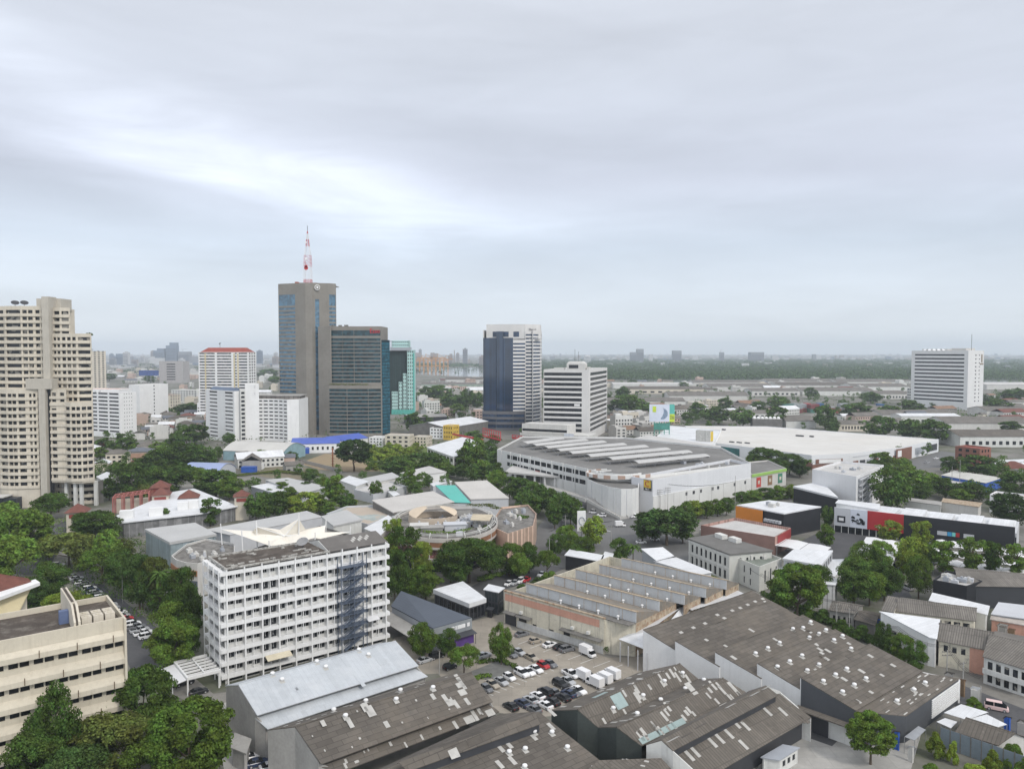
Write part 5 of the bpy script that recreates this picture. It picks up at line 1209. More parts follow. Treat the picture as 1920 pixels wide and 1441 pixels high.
# ---------------- white eight-storey block ----------------
def white_block():
    A, B = G(428, 1283), G(724, 1206); o, rz, L = frame2(A, B); D = 13.6; h = zat(A, 1068); root = thing('apartment_block', 'white eight-storey block with open balcony bays and a steel fire stair', 'apartment building', (o.x, o.y, 0), rz)
    w = MB(); p = (h-1.2)/8.55; zf = [h-1.0-p*(k+1)+.0 for k in range(8)][::-1]; n = 10; bw = L/n; dep = 1.5
    w.box(.3, dep, 0, L-.3, D-.3, h-.5, 0)
    aw = M('balcony_back_wall', (.60, .60, .58), .85, .06, .2, streak=.2)
    sp = MB()
    for z in zf+[h-1.0]:
        sp.box(-.4, -.05, z-.40, L+.4, dep-.003, z+.55); sp.box(-1.5, -.05, z-.40, -.403, D+.6, z+.55); sp.box(L+.403, -.05, z-.40, L+1.2, D, z+.55)
    sp.build('floor_band', white, root)
    cb = MB()
    for i in range(n+1): x = i*bw; cb.box(x-.17, -.22, 0, x+.17, -.053, h+.3); cb.box(x-.13, -.049, 0, x+.13, dep-.005, h-.2)
    for i in range(4): y = .8+i*(D-1)/3; cb.box(-1.72, y-.2, 0, -1.503, y+.2, h+.1); cb.box(-.42, y-.2, 0, .28, y+.2, h-.6)
    cb.build('pier', white, root)
    w.build('wall', aw, root)
    win = []; side = []; g = random.Random(4)
    for fi in range(8):
        z0 = zf[fi]+.55; z1 = (zf[fi+1] if fi < 7 else h-1.0)-.40
        for i in range(n):
            x = i*bw
            for q in (0, 1):
                xa = x+.2+q*(bw-.3)/2; xb = xa+(bw-.5)/2; m = MB()
                if fi < 7: m.box(xa+(.7 if q == 0 and i % 3 == 1 else .12), dep-.06, z0+((.75, .4, .9)[(i*3+fi+q) % 3] if i != 2 else -.3), xb-.08, dep-.005, z1-.02, 0)
                else: m.box(xa+.5, dep-.06, z0+.95, xb-.4, dep-.005, z1-.1, 0)
                m.box((xa+xb)/2-.04, dep-.08, z0+.5, (xa+xb)/2+.04, dep-.061, z1-.1, 1); win.append(m)
            cm = MB(); cm.box(x+bw/2-.09, .25, z0-.6, x+bw/2+.09, .43, z1+.5); win_mull.append(cm)
            if g.random() < .55: m = MB(); xx = x+g.choice((.7, bw-1.2)); m.box(xx-.4, .5, z0-.7, xx+.4, .85, z0-.02); m.tube((xx, .5, z0-.36), (xx, .47, z0-.36), .26, 1, 10); ac.append(m)
        for i in range(3):
            y = .8+(i+.25)*(D-1)/3
            for q in (0, 1): m = MB(); m.box(.22, y+q*2.1, z0, .28, y+q*2.1+1.5, z1-.1); side.append(m)
    r = MB()
    for m in win_mull: k = len(r.v); r.v += m.v; r.f += [tuple(i+k for i in f) for f in m.f]; r.m += m.m
    r.build('balcony_post', white, root)
    win = [m for i, m in enumerate(win)]; put_windows(root, sorted(win, key=lambda m: -m.v[0][2])+side, glass, white)
    for m in ac[:40]: m.build('condenser_unit', [white2, darkmetal], root)
    for i in range(n):
        m = MB(); m.box(i*bw+.4, dep-.08, .3, i*bw+bw-.4, dep-.01, zf[0]-.8); m.build('ground_window', glass, root)
    rf = MB(); xs = L*.62; rf.box(.2, .2, h-.25, xs, D-.2, h+.02); rf.build('roof', mossroof, root)
    pr = MB(); pr.box(-.4, -.22, h+.021, xs, .15, h+.5); pr.box(-.4, D-.3, h+.021, xs, D, h+.5); pr.box(-.4, .151, h+.021, 0, D-.301, h+.5)
    for i in range(9): x = 1+i*2.7; pr.box(x, 3.0+g.uniform(-.3, .3), h+.021, x+g.uniform(1.2, 2.5), 3.3, h+.3)
    for i in range(14): x, y = g.uniform(1, xs-3), g.uniform(1, D-2); pr.box(x, y, h+.021, x+g.uniform(.3, 2.4), y+g.uniform(.3, .8), h+g.uniform(.08, .5))
    pr.build('parapet', M('stained_parapet', (.42, .41, .38), .9, .3, 1.0, blotch=[(1.2, .5, .62, .8, (.08, .07, .06))]), root)
    rg = MB(); gable(rg, xs+.02, -.1, L+.5, D, h+.3, h+2.0, .1, .2); m = MB(); P = [(0, h-.2), (D, h-.2), (D, h+.1), (D/2, h+1.8), (0, h+.1)]; m.hexa([(xs-.28, y, z) for y, z in P][::-1], [(xs+.01, y, z) for y, z in P][::-1]); m.build('gable_wall', white2, root)
    for k in range(9): rg.slab([(L*.80+k*.65, 2.6+(k % 3)*.7, h+.97+(k % 3)*.18), (L*.80+k*.65+.55, 2.6+(k % 3)*.7, h+.97+(k % 3)*.18), (L*.80+k*.65+.55, 4.0+(k % 3)*.7, h+1.32+(k % 3)*.18), (L*.80+k*.65, 4.0+(k % 3)*.7, h+1.32+(k % 3)*.18)], .06, 1)
    rg.build('gabled_roof', [M('dark_grey_cement_roof', (.15, .14, .13), .95, .15, .3), patchm], root)
    for k in range(9): pp = MB(); pp.path([(L+1.3, 1.2+k*1.3, h-2.2), (L+1.3, 1.2+k*1.3, h-.1), (L+.4, 1.2+k*1.3, h+.5)], .07, 0, 5); pp.build('guard_hoop', white2, root)
    # steel fire stair
    x0, x1 = L*.665, L*.835; f = MB()
    for x in (x0, (x0+x1)/2, x1):
        for y in (-2.6, -.4): f.tube((x, y, 0), (x, y, h-1.6), .12, 0, 4)
    f.build('stair_frame', bluesteel, root)
    for fi in range(7):
        za, zb = zf[fi]+.1, zf[fi+1]+.1; m = MB(); xa, xb = x0+1.0, x1-.8
        m.slab([(xa, -2.5, za), (xb, -2.5, zb), (xb, -1.5, zb), (xa, -1.5, za)], .28)
        for y in (-2.5, -1.5): m.path([(xa, y, za+1), (xb, y, zb+1)], .07, 0, 4); m.path([(xa, y, za+.5), (xb, y, zb+.5)], .05, 0, 4)
        for i in range(7): t = i/6; m.tube((xa+(xb-xa)*t, -2.5, za+(zb-za)*t), (xa+(xb-xa)*t, -2.5, za+(zb-za)*t+1), .05, 0, 4)
        m.build('stair_flight', bluesteel, root)
        m = MB(); m.box(x0-.1, -2.6, zb-.2, x1+.1, -.3, zb-.06) if fi % 1 == 0 else None
        m.path([(x0, -2.6, zb+1), (x1, -2.6, zb+1)], .05, 0, 4); m.path([(x0, -2.6, zb+.5), (x1, -2.6, zb+.5)], .05, 0, 4); m.build('landing', bluesteel, root)
    # porch with pergola on the west side
    pg = MB(); zp = 4.4
    pg.box(-9.5, -.5, zp-.7, -1.8, -.1, zp); pg.box(-9.5, D*.8, zp-.7, -1.8, D*.8+.4, zp); pg.box(-9.5, -.09, zp-.7, -9.1, D*.8-.01, zp)
    for i in range(6): y = 1+i*1.9; pg.box(-9.09, y, zp-.5, -1.8, y+.25, zp-.05)
    pg.box(-5.6, 0, zp-.04, -5.3, D*.8, zp+.1)
    for x in (-9.3, -2.2):
        for y in (-.3, D*.8+.2): pg.tube((x, y, 0), (x, y, zp-.7), .2)
    pg.build('pergola', white, root)
    aw2 = MB(); aw2.slab([(-12.8, -.5, 3.3), (-9.6, -.5, 3.9), (-9.6, D*.8, 3.9), (-12.8, D*.8, 3.3)], .1)
    for y in (-.3, 5, D*.8-.2): aw2.tube((-12.6, y, 0), (-12.6, y, 3.2), .08)
    aw2.build('awning', tentw, root)
    aw3 = MB(); xa = L*.21; aw3.slab([(xa, -2.2, 4.2), (xa+6.3, -2.2, 4.2), (xa+6.3, -.25, 4.9), (xa, -.25, 4.9)], .1); aw3.build('awning', M('cream_awning', (.62, .56, .42), .8), root)
    aw4 = MB(); xa = L*.85; aw4.slab([(xa, -2.4, 8.2), (xa+3.4, -2.4, 8.2), (xa+3.4, -.25, 8.7), (xa, -.25, 8.7)], .1); aw4.build('awning', tentw, root)
    q = thing('satellite_dish', 'large mesh dish on the mossy roof of the white eight-storey block', 'satellite dish', tuple(root.matrix_world @ Vector((0, 0, 0))), .3)
    bpy.context.view_layer.update(); q.location = root.matrix_world @ Vector((L*.52, D*.55, h))
    m = MB(); m.tube((0, 0, 0), (0, 0, 1.5), .09); m.tube((.6, 0, 0), (0, 0, 1.2), .05); m.build('stand', darkmetal, q)
    m = MB(); m.lathe([(.1, .02), (.8, .12), (1.5, .42), (1.55, .46), (.8, .18), (.1, .07)], (0, 0, 0), 16); d = m.build('dish', M('mesh_dish', (.25, .25, .25), .6), q); d.location = (0, 0, 1.7); d.rotation_euler = (R(28), R(-14), 0)
win_mull = []; ac = []
white_block()
# ---------------- cream office at the lower left ----------------
def cream_office():
    h = 28.6; A0, B0 = G(-40, 1208, h), G(234, 1155, h); o, rz, L = frame2(A0, B0); root = thing('office_block', 'cream office block with sloping sun hoods and a flat dirty roof, lower left', 'office building', (o.x, o.y, 0), rz)
    bk = to_local(root, G(176, 1119, h)); D = bk.y; w = MB(); win = []; p = 4.5; rr = [(h-4.6-k*p-1.05, h-4.6-k*p+.35) for k in range(6)][::-1]
    nb = 6; cl = [c for i in range(nb) for c in ((i*L/nb+.35, i*L/nb+L/nb/2-.12), (i*L/nb+L/nb/2+.12, (i+1)*L/nb-.35))]
    facade(w, win, (0, 0), (1, 0), L-.4, 0, h-2.4, rr, cl, .4, .28)
    w.box(L-.399, -1.4, 0, L, D, h); w.box(0, D-.4, 0, L-.4, D, h); w.box(0, -.3, h-2.39, L-.4, .1, h)
    w.build('wall', cream, root)
    for a, b in rr:
        m = MB(); P = [(-.003, b+.03), (-1.3, b+.03), (-1.3, b+1.0), (-.003, b+2.05)]
        m.hexa([(0, y, z) for y, z in P][::-1], [(L-.402, y, z) for y, z in P][::-1]); m.build('sun_hood', cream, root)
    k = 0
    for a, b in rr:
        for i in range(3): m = MB(); x = L*(.28+.26*i+(.1 if k % 2 else 0)); m.box(x-.06, -1.5, b+.2, x+.06, -1.31, b+1.5); m.build('downpipe', M('rust_pipe', (.12, .08, .05), .8), root)
        k += 1
    r = MB(); r.box(0, .1, h-1.4, L-.4, D-.4, h-1.1); r.build('roof', mossroof, root)
    st = to_local(root, G(114, 1131, h)).x
    c = MB(); c.box(st, 4.5, h-1.09, L-7.5, D-.41, h+3.2); c.build('stair_house', creamw, root); c = MB(); c.box(st+.3, 4.9, h+3.201, L-7.9, D-.7, h+3.35); c.build('stair_house_roof', mossroof, root)
    c = MB(); P = [(.101, h-1.1), (4.49, h-1.1), (4.49, h+3.2), (3.0, h+3.1), (.101, h+.6)]; c.hexa([(st, y, z) for y, z in P][::-1], [(st+.35, y, z) for y, z in P][::-1]); c.hexa([(L-7.9, y, z) for y, z in P][::-1], [(L-7.5, y, z) for y, z in P][::-1]); c.build('ramp_wall', creamw, root)
    c = MB(); c.slab([(st+.36, .15, h+.4), (L-7.91, .15, h+.4), (L-7.91, 4.45, h+2.9), (st+.36, 4.45, h+2.9)], .2); c.build('sloping_roof', mossroof, root)
    for i in range(3):
        for j in range(2):
            p0 = root.matrix_world @ Vector((0, 0, 0)); bpy.context.view_layer.update(); q = root.matrix_world @ Vector((L-6.3+i*2.0, 2.2+j*2.2, h-1.1))
            t = thing('water_tank', f'cream square water tank on the cream office roof, {("front" if j == 0 else "back")} row, {("west", "middle", "east")[i]} one', 'water tank', q, rz, 'tanks on the cream office roof')
            m = MB(); m.box(-.85, -.85, 0, .85, .85, 1.9); m.build('tank', creamw, t); m = MB(); m.tube((0, 0, 1.9), (0, 0, 2.05), .4, 0, 10); m.build('lid', cream, t)
    c = MB(); c.box(st-1.6, 6, h-1.09, st-.02, 7.2, h+1.4); c.build('blue_panel_box', M('blue_grey_panel', (.12, .16, .28), .6), root)
    put_windows(root, win, glass, cream)
cream_office()
def brown_roof_hall():
    root = Shed('hall', 'brown tiled hall with a white rimmed flared eave behind the cream office', G(0, 1160), creamw, tile, 'hall', 0)
    s = root; a, b, c = G(-60, 1085, 19), G(66, 1090, 16), G(4, 1075, 19.5)
    e0, e1 = G(-60, 1150, 14), G(72, 1088, 14.5)
    s.plane([G(-90, 1140, 14.6), G(62, 1092, 15.4), G(52, 1083, 16.5), G(0, 1075, 19.5), G(-90, 1078, 19.5)], .3)
    m = MB(); L_ = lambda p: tuple(s.L(p)); m.slab([L_(G(-90, 1152, 14.9)), L_(G(75, 1091, 15.7)), L_(G(66, 1085, 15.7)), L_(G(-90, 1138, 14.9))], .9); m.build('eave_rim', white, s.root)
    m = MB(); q = [s.L(G(-90, 1150, 13.9)), s.L(G(58, 1099, 14.6)), s.L(G(33, 1150, 9)), s.L(G(-90, 1200, 5))]; m.hexa([tuple(v+Vector((0, .6, 0))) for v in q], [tuple(v) for v in q]); m.build('flared_wall', M('cream_yellow_wall', (.66, .57, .36), .85, .06, .2), s.root)
    s.wall([s_ for s_ in (G(-90, 1150, 13.5), G(50, 1105, 13.5))]); s.done()
brown_roof_hall()
# ---------------- middle distance ----------------
def shrink(P, k):
    c = sum(P, Vector((0, 0, 0)))/len(P); return [p+(c-p).normalized()*k if (c-p).length > k else p for p in P]
def polyb(label, pts, z, wm, rm, name='building', cat='building', win={}, par=0.0, th=.22, over=.5, gm=None, zb=0.0, open_=(), group=None, extra=None, pane=0, t=.3):
    """building from the corner points of its roof as seen in the photo, at height z (or a height of its own per point)"""
    P = [G(p[0], p[1], p[2] if len(p) > 2 else z) for p in pts]
    a = sum(P[i].x*P[(i+1) % len(P)].y-P[(i+1) % len(P)].x*P[i].y for i in range(len(P))); n = len(P)
    idx = list(range(n))
    if a < 0: P = P[::-1]; idx = idx[::-1]
    d = P[1]-P[0]; root = thing(name, label, cat, (P[0].x, P[0].y, 0), math.atan2(d.y, d.x), group)
    L = [to_local(root, p) for p in P]; w = MB(); ws = []; r = MB()
    Wl = L if par else shrink(L, over)
    for i in range(n):
        if i in open_: continue
        A, B = Wl[i], Wl[(i+1) % n]; dd = Vector((B.x-A.x, B.y-A.y)); ln = dd.length
        if ln < .1: continue
        u = dd/ln; e = 0 if par else th+.02; k = (idx[i] if a > 0 else idx[(i+1) % n]); s = win.get(k)
        if abs(A.z-B.z) < .1 and s: facade(w, ws, A, u, ln, zb, A.z-e, s[0], cols(ln, s[1], s[2], s[3]), t, .15, 0, pane)
        else:
            iw = Vector((-u.y, u.x))*t; q = [(A.x, A.y), (B.x, B.y), (B.x+iw.x, B.y+iw.y), (A.x+iw.x, A.y+iw.y)]
            w.hexa([(x, y, zb) for x, y in q], [(x, y, h-e) for (x, y), h in zip(q, (A.z, B.z, B.z, A.z))])
    if par: L2 = shrink(L, t*1.3); r.slab([(p.x, p.y, p.z-par) for p in L2], .2)
    else: r.slab([tuple(p) for p in L], th)
    if w.v: w.build('wall', wm, root)
    r.build('roof', rm, root); put_windows(root, ws, gm)
    if extra: extra(root, L)
    return root, L
def signboard(root, a, b, z0, z1, mat, off=.12, name='sign_panel', th=.1):
    """flat panel on a wall between local points a and b"""
    u = Vector((b[0]-a[0], b[1]-a[1])); L = u.length; u /= L; m = MB(); m.obox((a[0], a[1]), u, 0, L, -off-th, -off, z0, z1); o = m.build(name, mat, root)
    return math.atan2(u.y, u.x)
def clutter(root, L, n, seed, z, k=.75):
    g = random.Random(seed); c = sum(L, Vector((0, 0, 0)))/len(L)
    for i in range(n):
        j = g.randrange(len(L)); p = c.lerp(L[j].lerp(L[(j+1) % len(L)], g.random()), k*math.sqrt(g.random())); m = MB(); s = g.uniform(.6, 1.5)
        m.box(p.x-s, p.y-s*.6, z-.3, p.x+s, p.y+s*.6, z+g.uniform(.7, 1.6)); m.tube((p.x, p.y, z+.8), (p.x, p.y, z+1.7), .4, 0, 8); m.build('roof_plant', g.choice([lightgrey, offwhite, greymetal]), root)
# shopping mall
def mall():
    zd = 16.5; deck = M('parking_deck_concrete', (.19, .185, .175), .95, .2, .06, blotch=[(.15, .5, .7, .5, (.16, .155, .15))])
    mw = M('mall_white_render', (.66, .66, .64), .85, .06, .06, streak=.25, dirt=(.33, .31, .28))
    root, L = polyb('white shopping mall with a rooftop car park under rows of pale vaulted canopies', [(932, 842), (1139, 886), (1200, 893), (1408, 868), (1352, 838), (1170, 819), (980, 817)], zd, mw, deck, 'shopping_mall', 'mall', win={0: ([(zd-9.0, zd-6.6), (zd-4.4, zd-1.9)], 14, 12, .88)}, par=1.2, gm=glass)
    def pl(px, py, z): return to_local(root, G(px, py, z))
    for i in range(10):
        t = (i+.5)/10; p = L[0].lerp(L[1], t); m = MB(); m.box(p.x-.25, p.y-.5, 0, p.x+.25, p.y-.01, zd+.1); m.build('pilaster', mw, root)
    for (x, col) in ((967, M('green_sign', (.12, .2, .10), .6)), (1020, redp)):
        p = L[0].lerp(L[1], (x-932)/207); signboard(root, (p.x-3, p.y-.2), (p.x+3, p.y-.2), zd-9, zd-7.6, col, .1)
    clutter(root, [pl(1215, 895, zd), pl(1400, 872, zd), pl(1350, 850, zd), pl(1240, 868, zd)], 7, 5, zd-1.1)
    # canopies over the rooftop bays
    le = [(980, 830), (998, 834), (1020, 838.5), (1043, 843.5), (1066, 848.5), (1100, 854), (1140, 859.5), (1188, 866)]; re = [(1050, 821), (1096, 824), (1130, 827.5), (1168, 832), (1209, 836), (1250, 841), (1290, 846), (1322, 853)]
    for k, (a, b) in enumerate(zip(le, re)):
        A, B = G(*a, zd+2), G(*b, zd+2); o, rz, ln = frame2(A, B)
        q = thing('parking_canopy', f'pale vaulted canopy over the mall rooftop car park, {["farthest of the eight", "second row from the back", "third row from the back", "fourth row from the back", "fourth row from the front", "third row from the front", "second row from the front", "nearest of the eight"][k]}', 'canopy', (o.x, o.y, zd-1.2), rz, 'vaulted canopies on the mall roof')
        m = MB(); W = 8.5; pr = [(-W/2+W*i/6, 3.1+1.0*math.sin(math.pi*i/6)) for i in range(7)]
        for (y0, z0), (y1, z1) in zip(pr[:-1], pr[1:]): m.slab([(0, y0, z0), (ln, y0, z0), (ln, y1, z1), (0, y1, z1)], .1)
        m.build('vault', M('canopy_sheet', (.46, .455, .44), .6, .08, .15), q); m = MB()
        for i in range(int(ln/7)+1): x = min(i*7+.3, ln-.2); m.tube((x, -1.5, 0), (x, -3.2, 3.0), .1, 0, 5); m.tube((x, -1.5, 0), (x, 3.2, 3.0), .1, 0, 5)
        m.build('frame', steel, q)
    g = random.Random(3)
    for k in range(26):
        i = g.randrange(8); t = g.uniform(.02, .95); a = G(*le[i], zd-1.2).lerp(G(*re[i], zd-1.2), t)
        car(0, 0, 118+180*(k % 2), g.choice(['sedan', 'suv', 'hatchback']), g.choice(['white', 'silver', 'black', 'grey']), 'car parked under the vaulted canopies on the mall roof', 'cars on the mall roof', z=zd-1.2, pos=(a.x+2, a.y-6+g.uniform(-1, 1)))
    # lower wing at the street with pillars and the long ramp
    def ex(r, l):
        for i in range(9): p = l[0].lerp(l[1], i/8); m = MB(); m.box(p.x-.5, p.y+.8, 0, p.x+.5, p.y+1.8, 8.3); m.build('pillar', mw, r)
        m = MB(); m.box(l[0].x, l[0].y+9, 0, l[1].x, l[0].y+9.4, 8.2); m.build('rear_wall', darkcon, r)
    polyb('low flat-roofed drive-in wing with square pillars in front of the mall', [(946, 884), (1098, 897), (1140, 885), (962, 871)], 8.6, mw, lightroof, 'mall_wing', 'building', th=1.0, over=.6, open_=(0, 1, 2, 3), extra=ex)
    # rounded block
    pts = [(1101, 897), (1118, 905), (1140, 912), (1165, 916), (1186, 916), (1197, 914), (1200, 896), (1150, 880), (1112, 888)]
    r2, l2 = polyb('rounded blank white mall wall with thin pilasters beside the entry ramp', pts, 14.0, mw, deck, 'mall_corner', 'building', par=1.0)
    for i in range(5): p = l2[i].lerp(l2[i+1], .5); m = MB(); m.tube((p.x, p.y-.1, 0), (p.x, p.y-.1, 13.5), .12); m.build('downpipe', lightgrey, r2)
    # spiral ramp
    c = G(1165, 893, 14); q = thing('spiral_ramp', 'curved concrete ramp spiralling up to the mall rooftop car park', 'ramp', (c.x, c.y, 0), 0); m = MB(); st = MB(); n = 18
    for i in range(n):
        t0, t1 = math.pi*(.60+1.15*i/n), math.pi*(.60+1.15*(i+1)/n); z = 14.6+1.5*i/n; R1, R2 = 17, 11.5
        P = lambda R_, t: (R_*1.1*math.cos(t), R_*math.sin(t)*.95)
        for ra, rb, h in ((R1, R1-.35, 1.3), (R2+.35, R2, 1.3)):
            a, b, cc, d = P(ra, t0), P(ra, t1), P(rb, t1), P(rb, t0); (st if i % 2 and ra == R1 else m).hexa([(x, y, z-.5) for x, y in (a, b, cc, d)], [(x, y, z+h) for x, y in (a, b, cc, d)])
        a, b, cc, d = P(R1-.36, t0), P(R1-.36, t1), P(R2+.36, t1), P(R2+.36, t0); m.hexa([(x, y, z-.45) for x, y in (a, b, cc, d)], [(x, y, z) for x, y in (a, b, cc, d)])
    m.build('ramp_deck', mw, q); st.build('kerb_wall', M('dull_red_kerb', (.40, .28, .22), .85), q)
    A, B = G(1100, 938, 5.5), G(1163, 973, .3); d = (B-A); u = Vector((d.x, d.y)).normalized(); nn = Vector((-u.y, u.x, 0))*5.5; q = thing('entry_ramp', 'straight concrete ramp descending to the junction beside the rounded mall wall', 'ramp', (A.x, A.y, 0), math.atan2(u.y, u.x))
    l = [to_local(q, p) for p in (A, B, B+nn, A+nn)]; m = MB(); m.hexa([(p.x, p.y, -.1) for p in l], [tuple(p) for p in l])
    m.build('ramp_deck', concrete, q); m = MB()
    for a, b in ((l[0], l[1]), (l[3], l[2])): m.hexa([(a.x, a.y-.15, a.z-.5), (b.x, b.y-.15, -.05), (b.x, b.y+.15, -.05), (a.x, a.y+.15, a.z-.5)], [(a.x, a.y-.15, a.z+1), (b.x, b.y-.15, b.z+1), (b.x, b.y+.15, b.z+1), (a.x, a.y+.15, a.z+1)])
    m.build('parapet', offwhite, q)
    A, B = G(985, 905, 5), G(1098, 938, 5.5); d = B-A; u = Vector((d.x, d.y)).normalized(); nn = Vector((-u.y, u.x, 0))*7; q = thing('entry_ramp', 'elevated concrete driveway along the pillared mall wing above the street trees', 'ramp', (A.x, A.y, 0), math.atan2(u.y, u.x))
    l = [to_local(q, p) for p in (A, B, B+nn, A+nn)]; m = MB(); m.slab([tuple(p) for p in l], .8)
    for i in range(6): p = l[0].lerp(l[1], i/5); m.box(p.x-.4, p.y+3, 0, p.x+.4, p.y+3.8, 4.3)
    m.build('ramp_deck', concrete, q); m = MB(); m.hexa([(l[0].x, -.3, 4.3), (l[1].x, -.3, 4.8), (l[1].x, -.01, 4.8), (l[0].x, -.01, 4.3)], [(l[0].x, -.3, 6.1), (l[1].x, -.3, 6.6), (l[1].x, -.01, 6.6), (l[0].x, -.01, 6.1)]); m.build('parapet', offwhite, q)
    # main street box
    zt = 16.8
    r3, l3 = polyb('tall blank white mall box with a square yellow emblem and grey lower wall', [(1184, 893), (1224, 899.5), (1408, 868.5), (1370, 860)], zt, M('mall_white_panel', (.68, .69, .71), .6, .04, .1, grid=(3, 1.2, .02, .02, .05)), lightroof, 'mall_box', 'building', par=1.6)
    b = MB(); a_, b_ = l3[1], l3[2]; ln = (b_-a_).length; u = Vector((b_.x-a_.x, b_.y-a_.y))/Vector((b_.x-a_.x, b_.y-a_.y)).length; b.obox((a_.x, a_.y), u, .1, ln-.1, -.35, -.02, 0, zt*.52); b.build('lower_wall', mw, r3)
    for f in (.30, .37, .44, .56, .62, .80, .92): m = MB(); m.obox((a_.x, a_.y), u, ln*f, ln*f+1.8, -.45, -.36, zt*.36, zt*.46); m.build('vent_grille', darkmetal, r3)
    for i in range(8): m = MB(); m.obox((a_.x, a_.y), u, ln*(i+.5)/8, ln*(i+.5)/8+.3, -.55, -.36, 0, zt*.52); m.build('pilaster', mw, r3)
    rz = signboard(r3, l3[0].lerp(l3[1], .60), l3[0].lerp(l3[1], .96), zt-5.6, zt-.3, M('dark_emblem_panel', (.05, .05, .045), .6), .3)
    p = l3[0].lerp(l3[1], .78); u0 = (l3[1]-l3[0]).normalized(); nrm = Vector((u0.y, -u0.x, 0)); e = p+nrm*.5
    signboard(r3, l3[0].lerp(l3[1], .62)+nrm*.2, l3[0].lerp(l3[1], .94)+nrm*.2, zt-4.1, zt-.5, M('yellow_emblem_panel', (.62, .45, .06), .6), .3)
    lettering('C', 3.0, redp, r3, (p.x+nrm.x*.75, p.y+nrm.y*.75, zt-2.3), (math.pi/2, 0, rz), 'emblem_letter'); lettering('Big C', .75, white, r3, (p.x+nrm.x*.55, p.y+nrm.y*.55, zt-4.8), (math.pi/2, 0, rz), 'sign_lettering')
    def gx(r, l):
        u_ = (l[1]-l[0]); 
        m = MB(); m.box(l[0].x+.1, -.5, 8.6, l[1].x-.1, -.02, 10.15); m.build('green_fascia', M('lime_green_band', (.30, .50, .12), .6), r)
        for f, c in ((.2, M('red_poster', (.5, .06, .05), .6)), (.52, M('brown_poster', (.25, .15, .08), .6)), (.82, M('green_poster', (.06, .22, .15), .6))):
            m = MB(); x = u_.length*f; m.box(x-2.2, -.2, 2.2, x+2.2, -.02, 7.8, 0); m.box(x-1.0, -.25, 4, x+1.0, -.201, 6.0, 1); m.build('poster', [c, M('poster_print', (.55, .5, .42), .6, .3, 1)], r)
    r4, l4 = polyb('mall extension with a lime green roof edge and three posters', [(1409, 889), (1474, 877.5), (1440, 862), (1396, 866)], 10.2, offwhite, deck, 'mall_extension', 'building', par=.8, extra=gx)
mall()
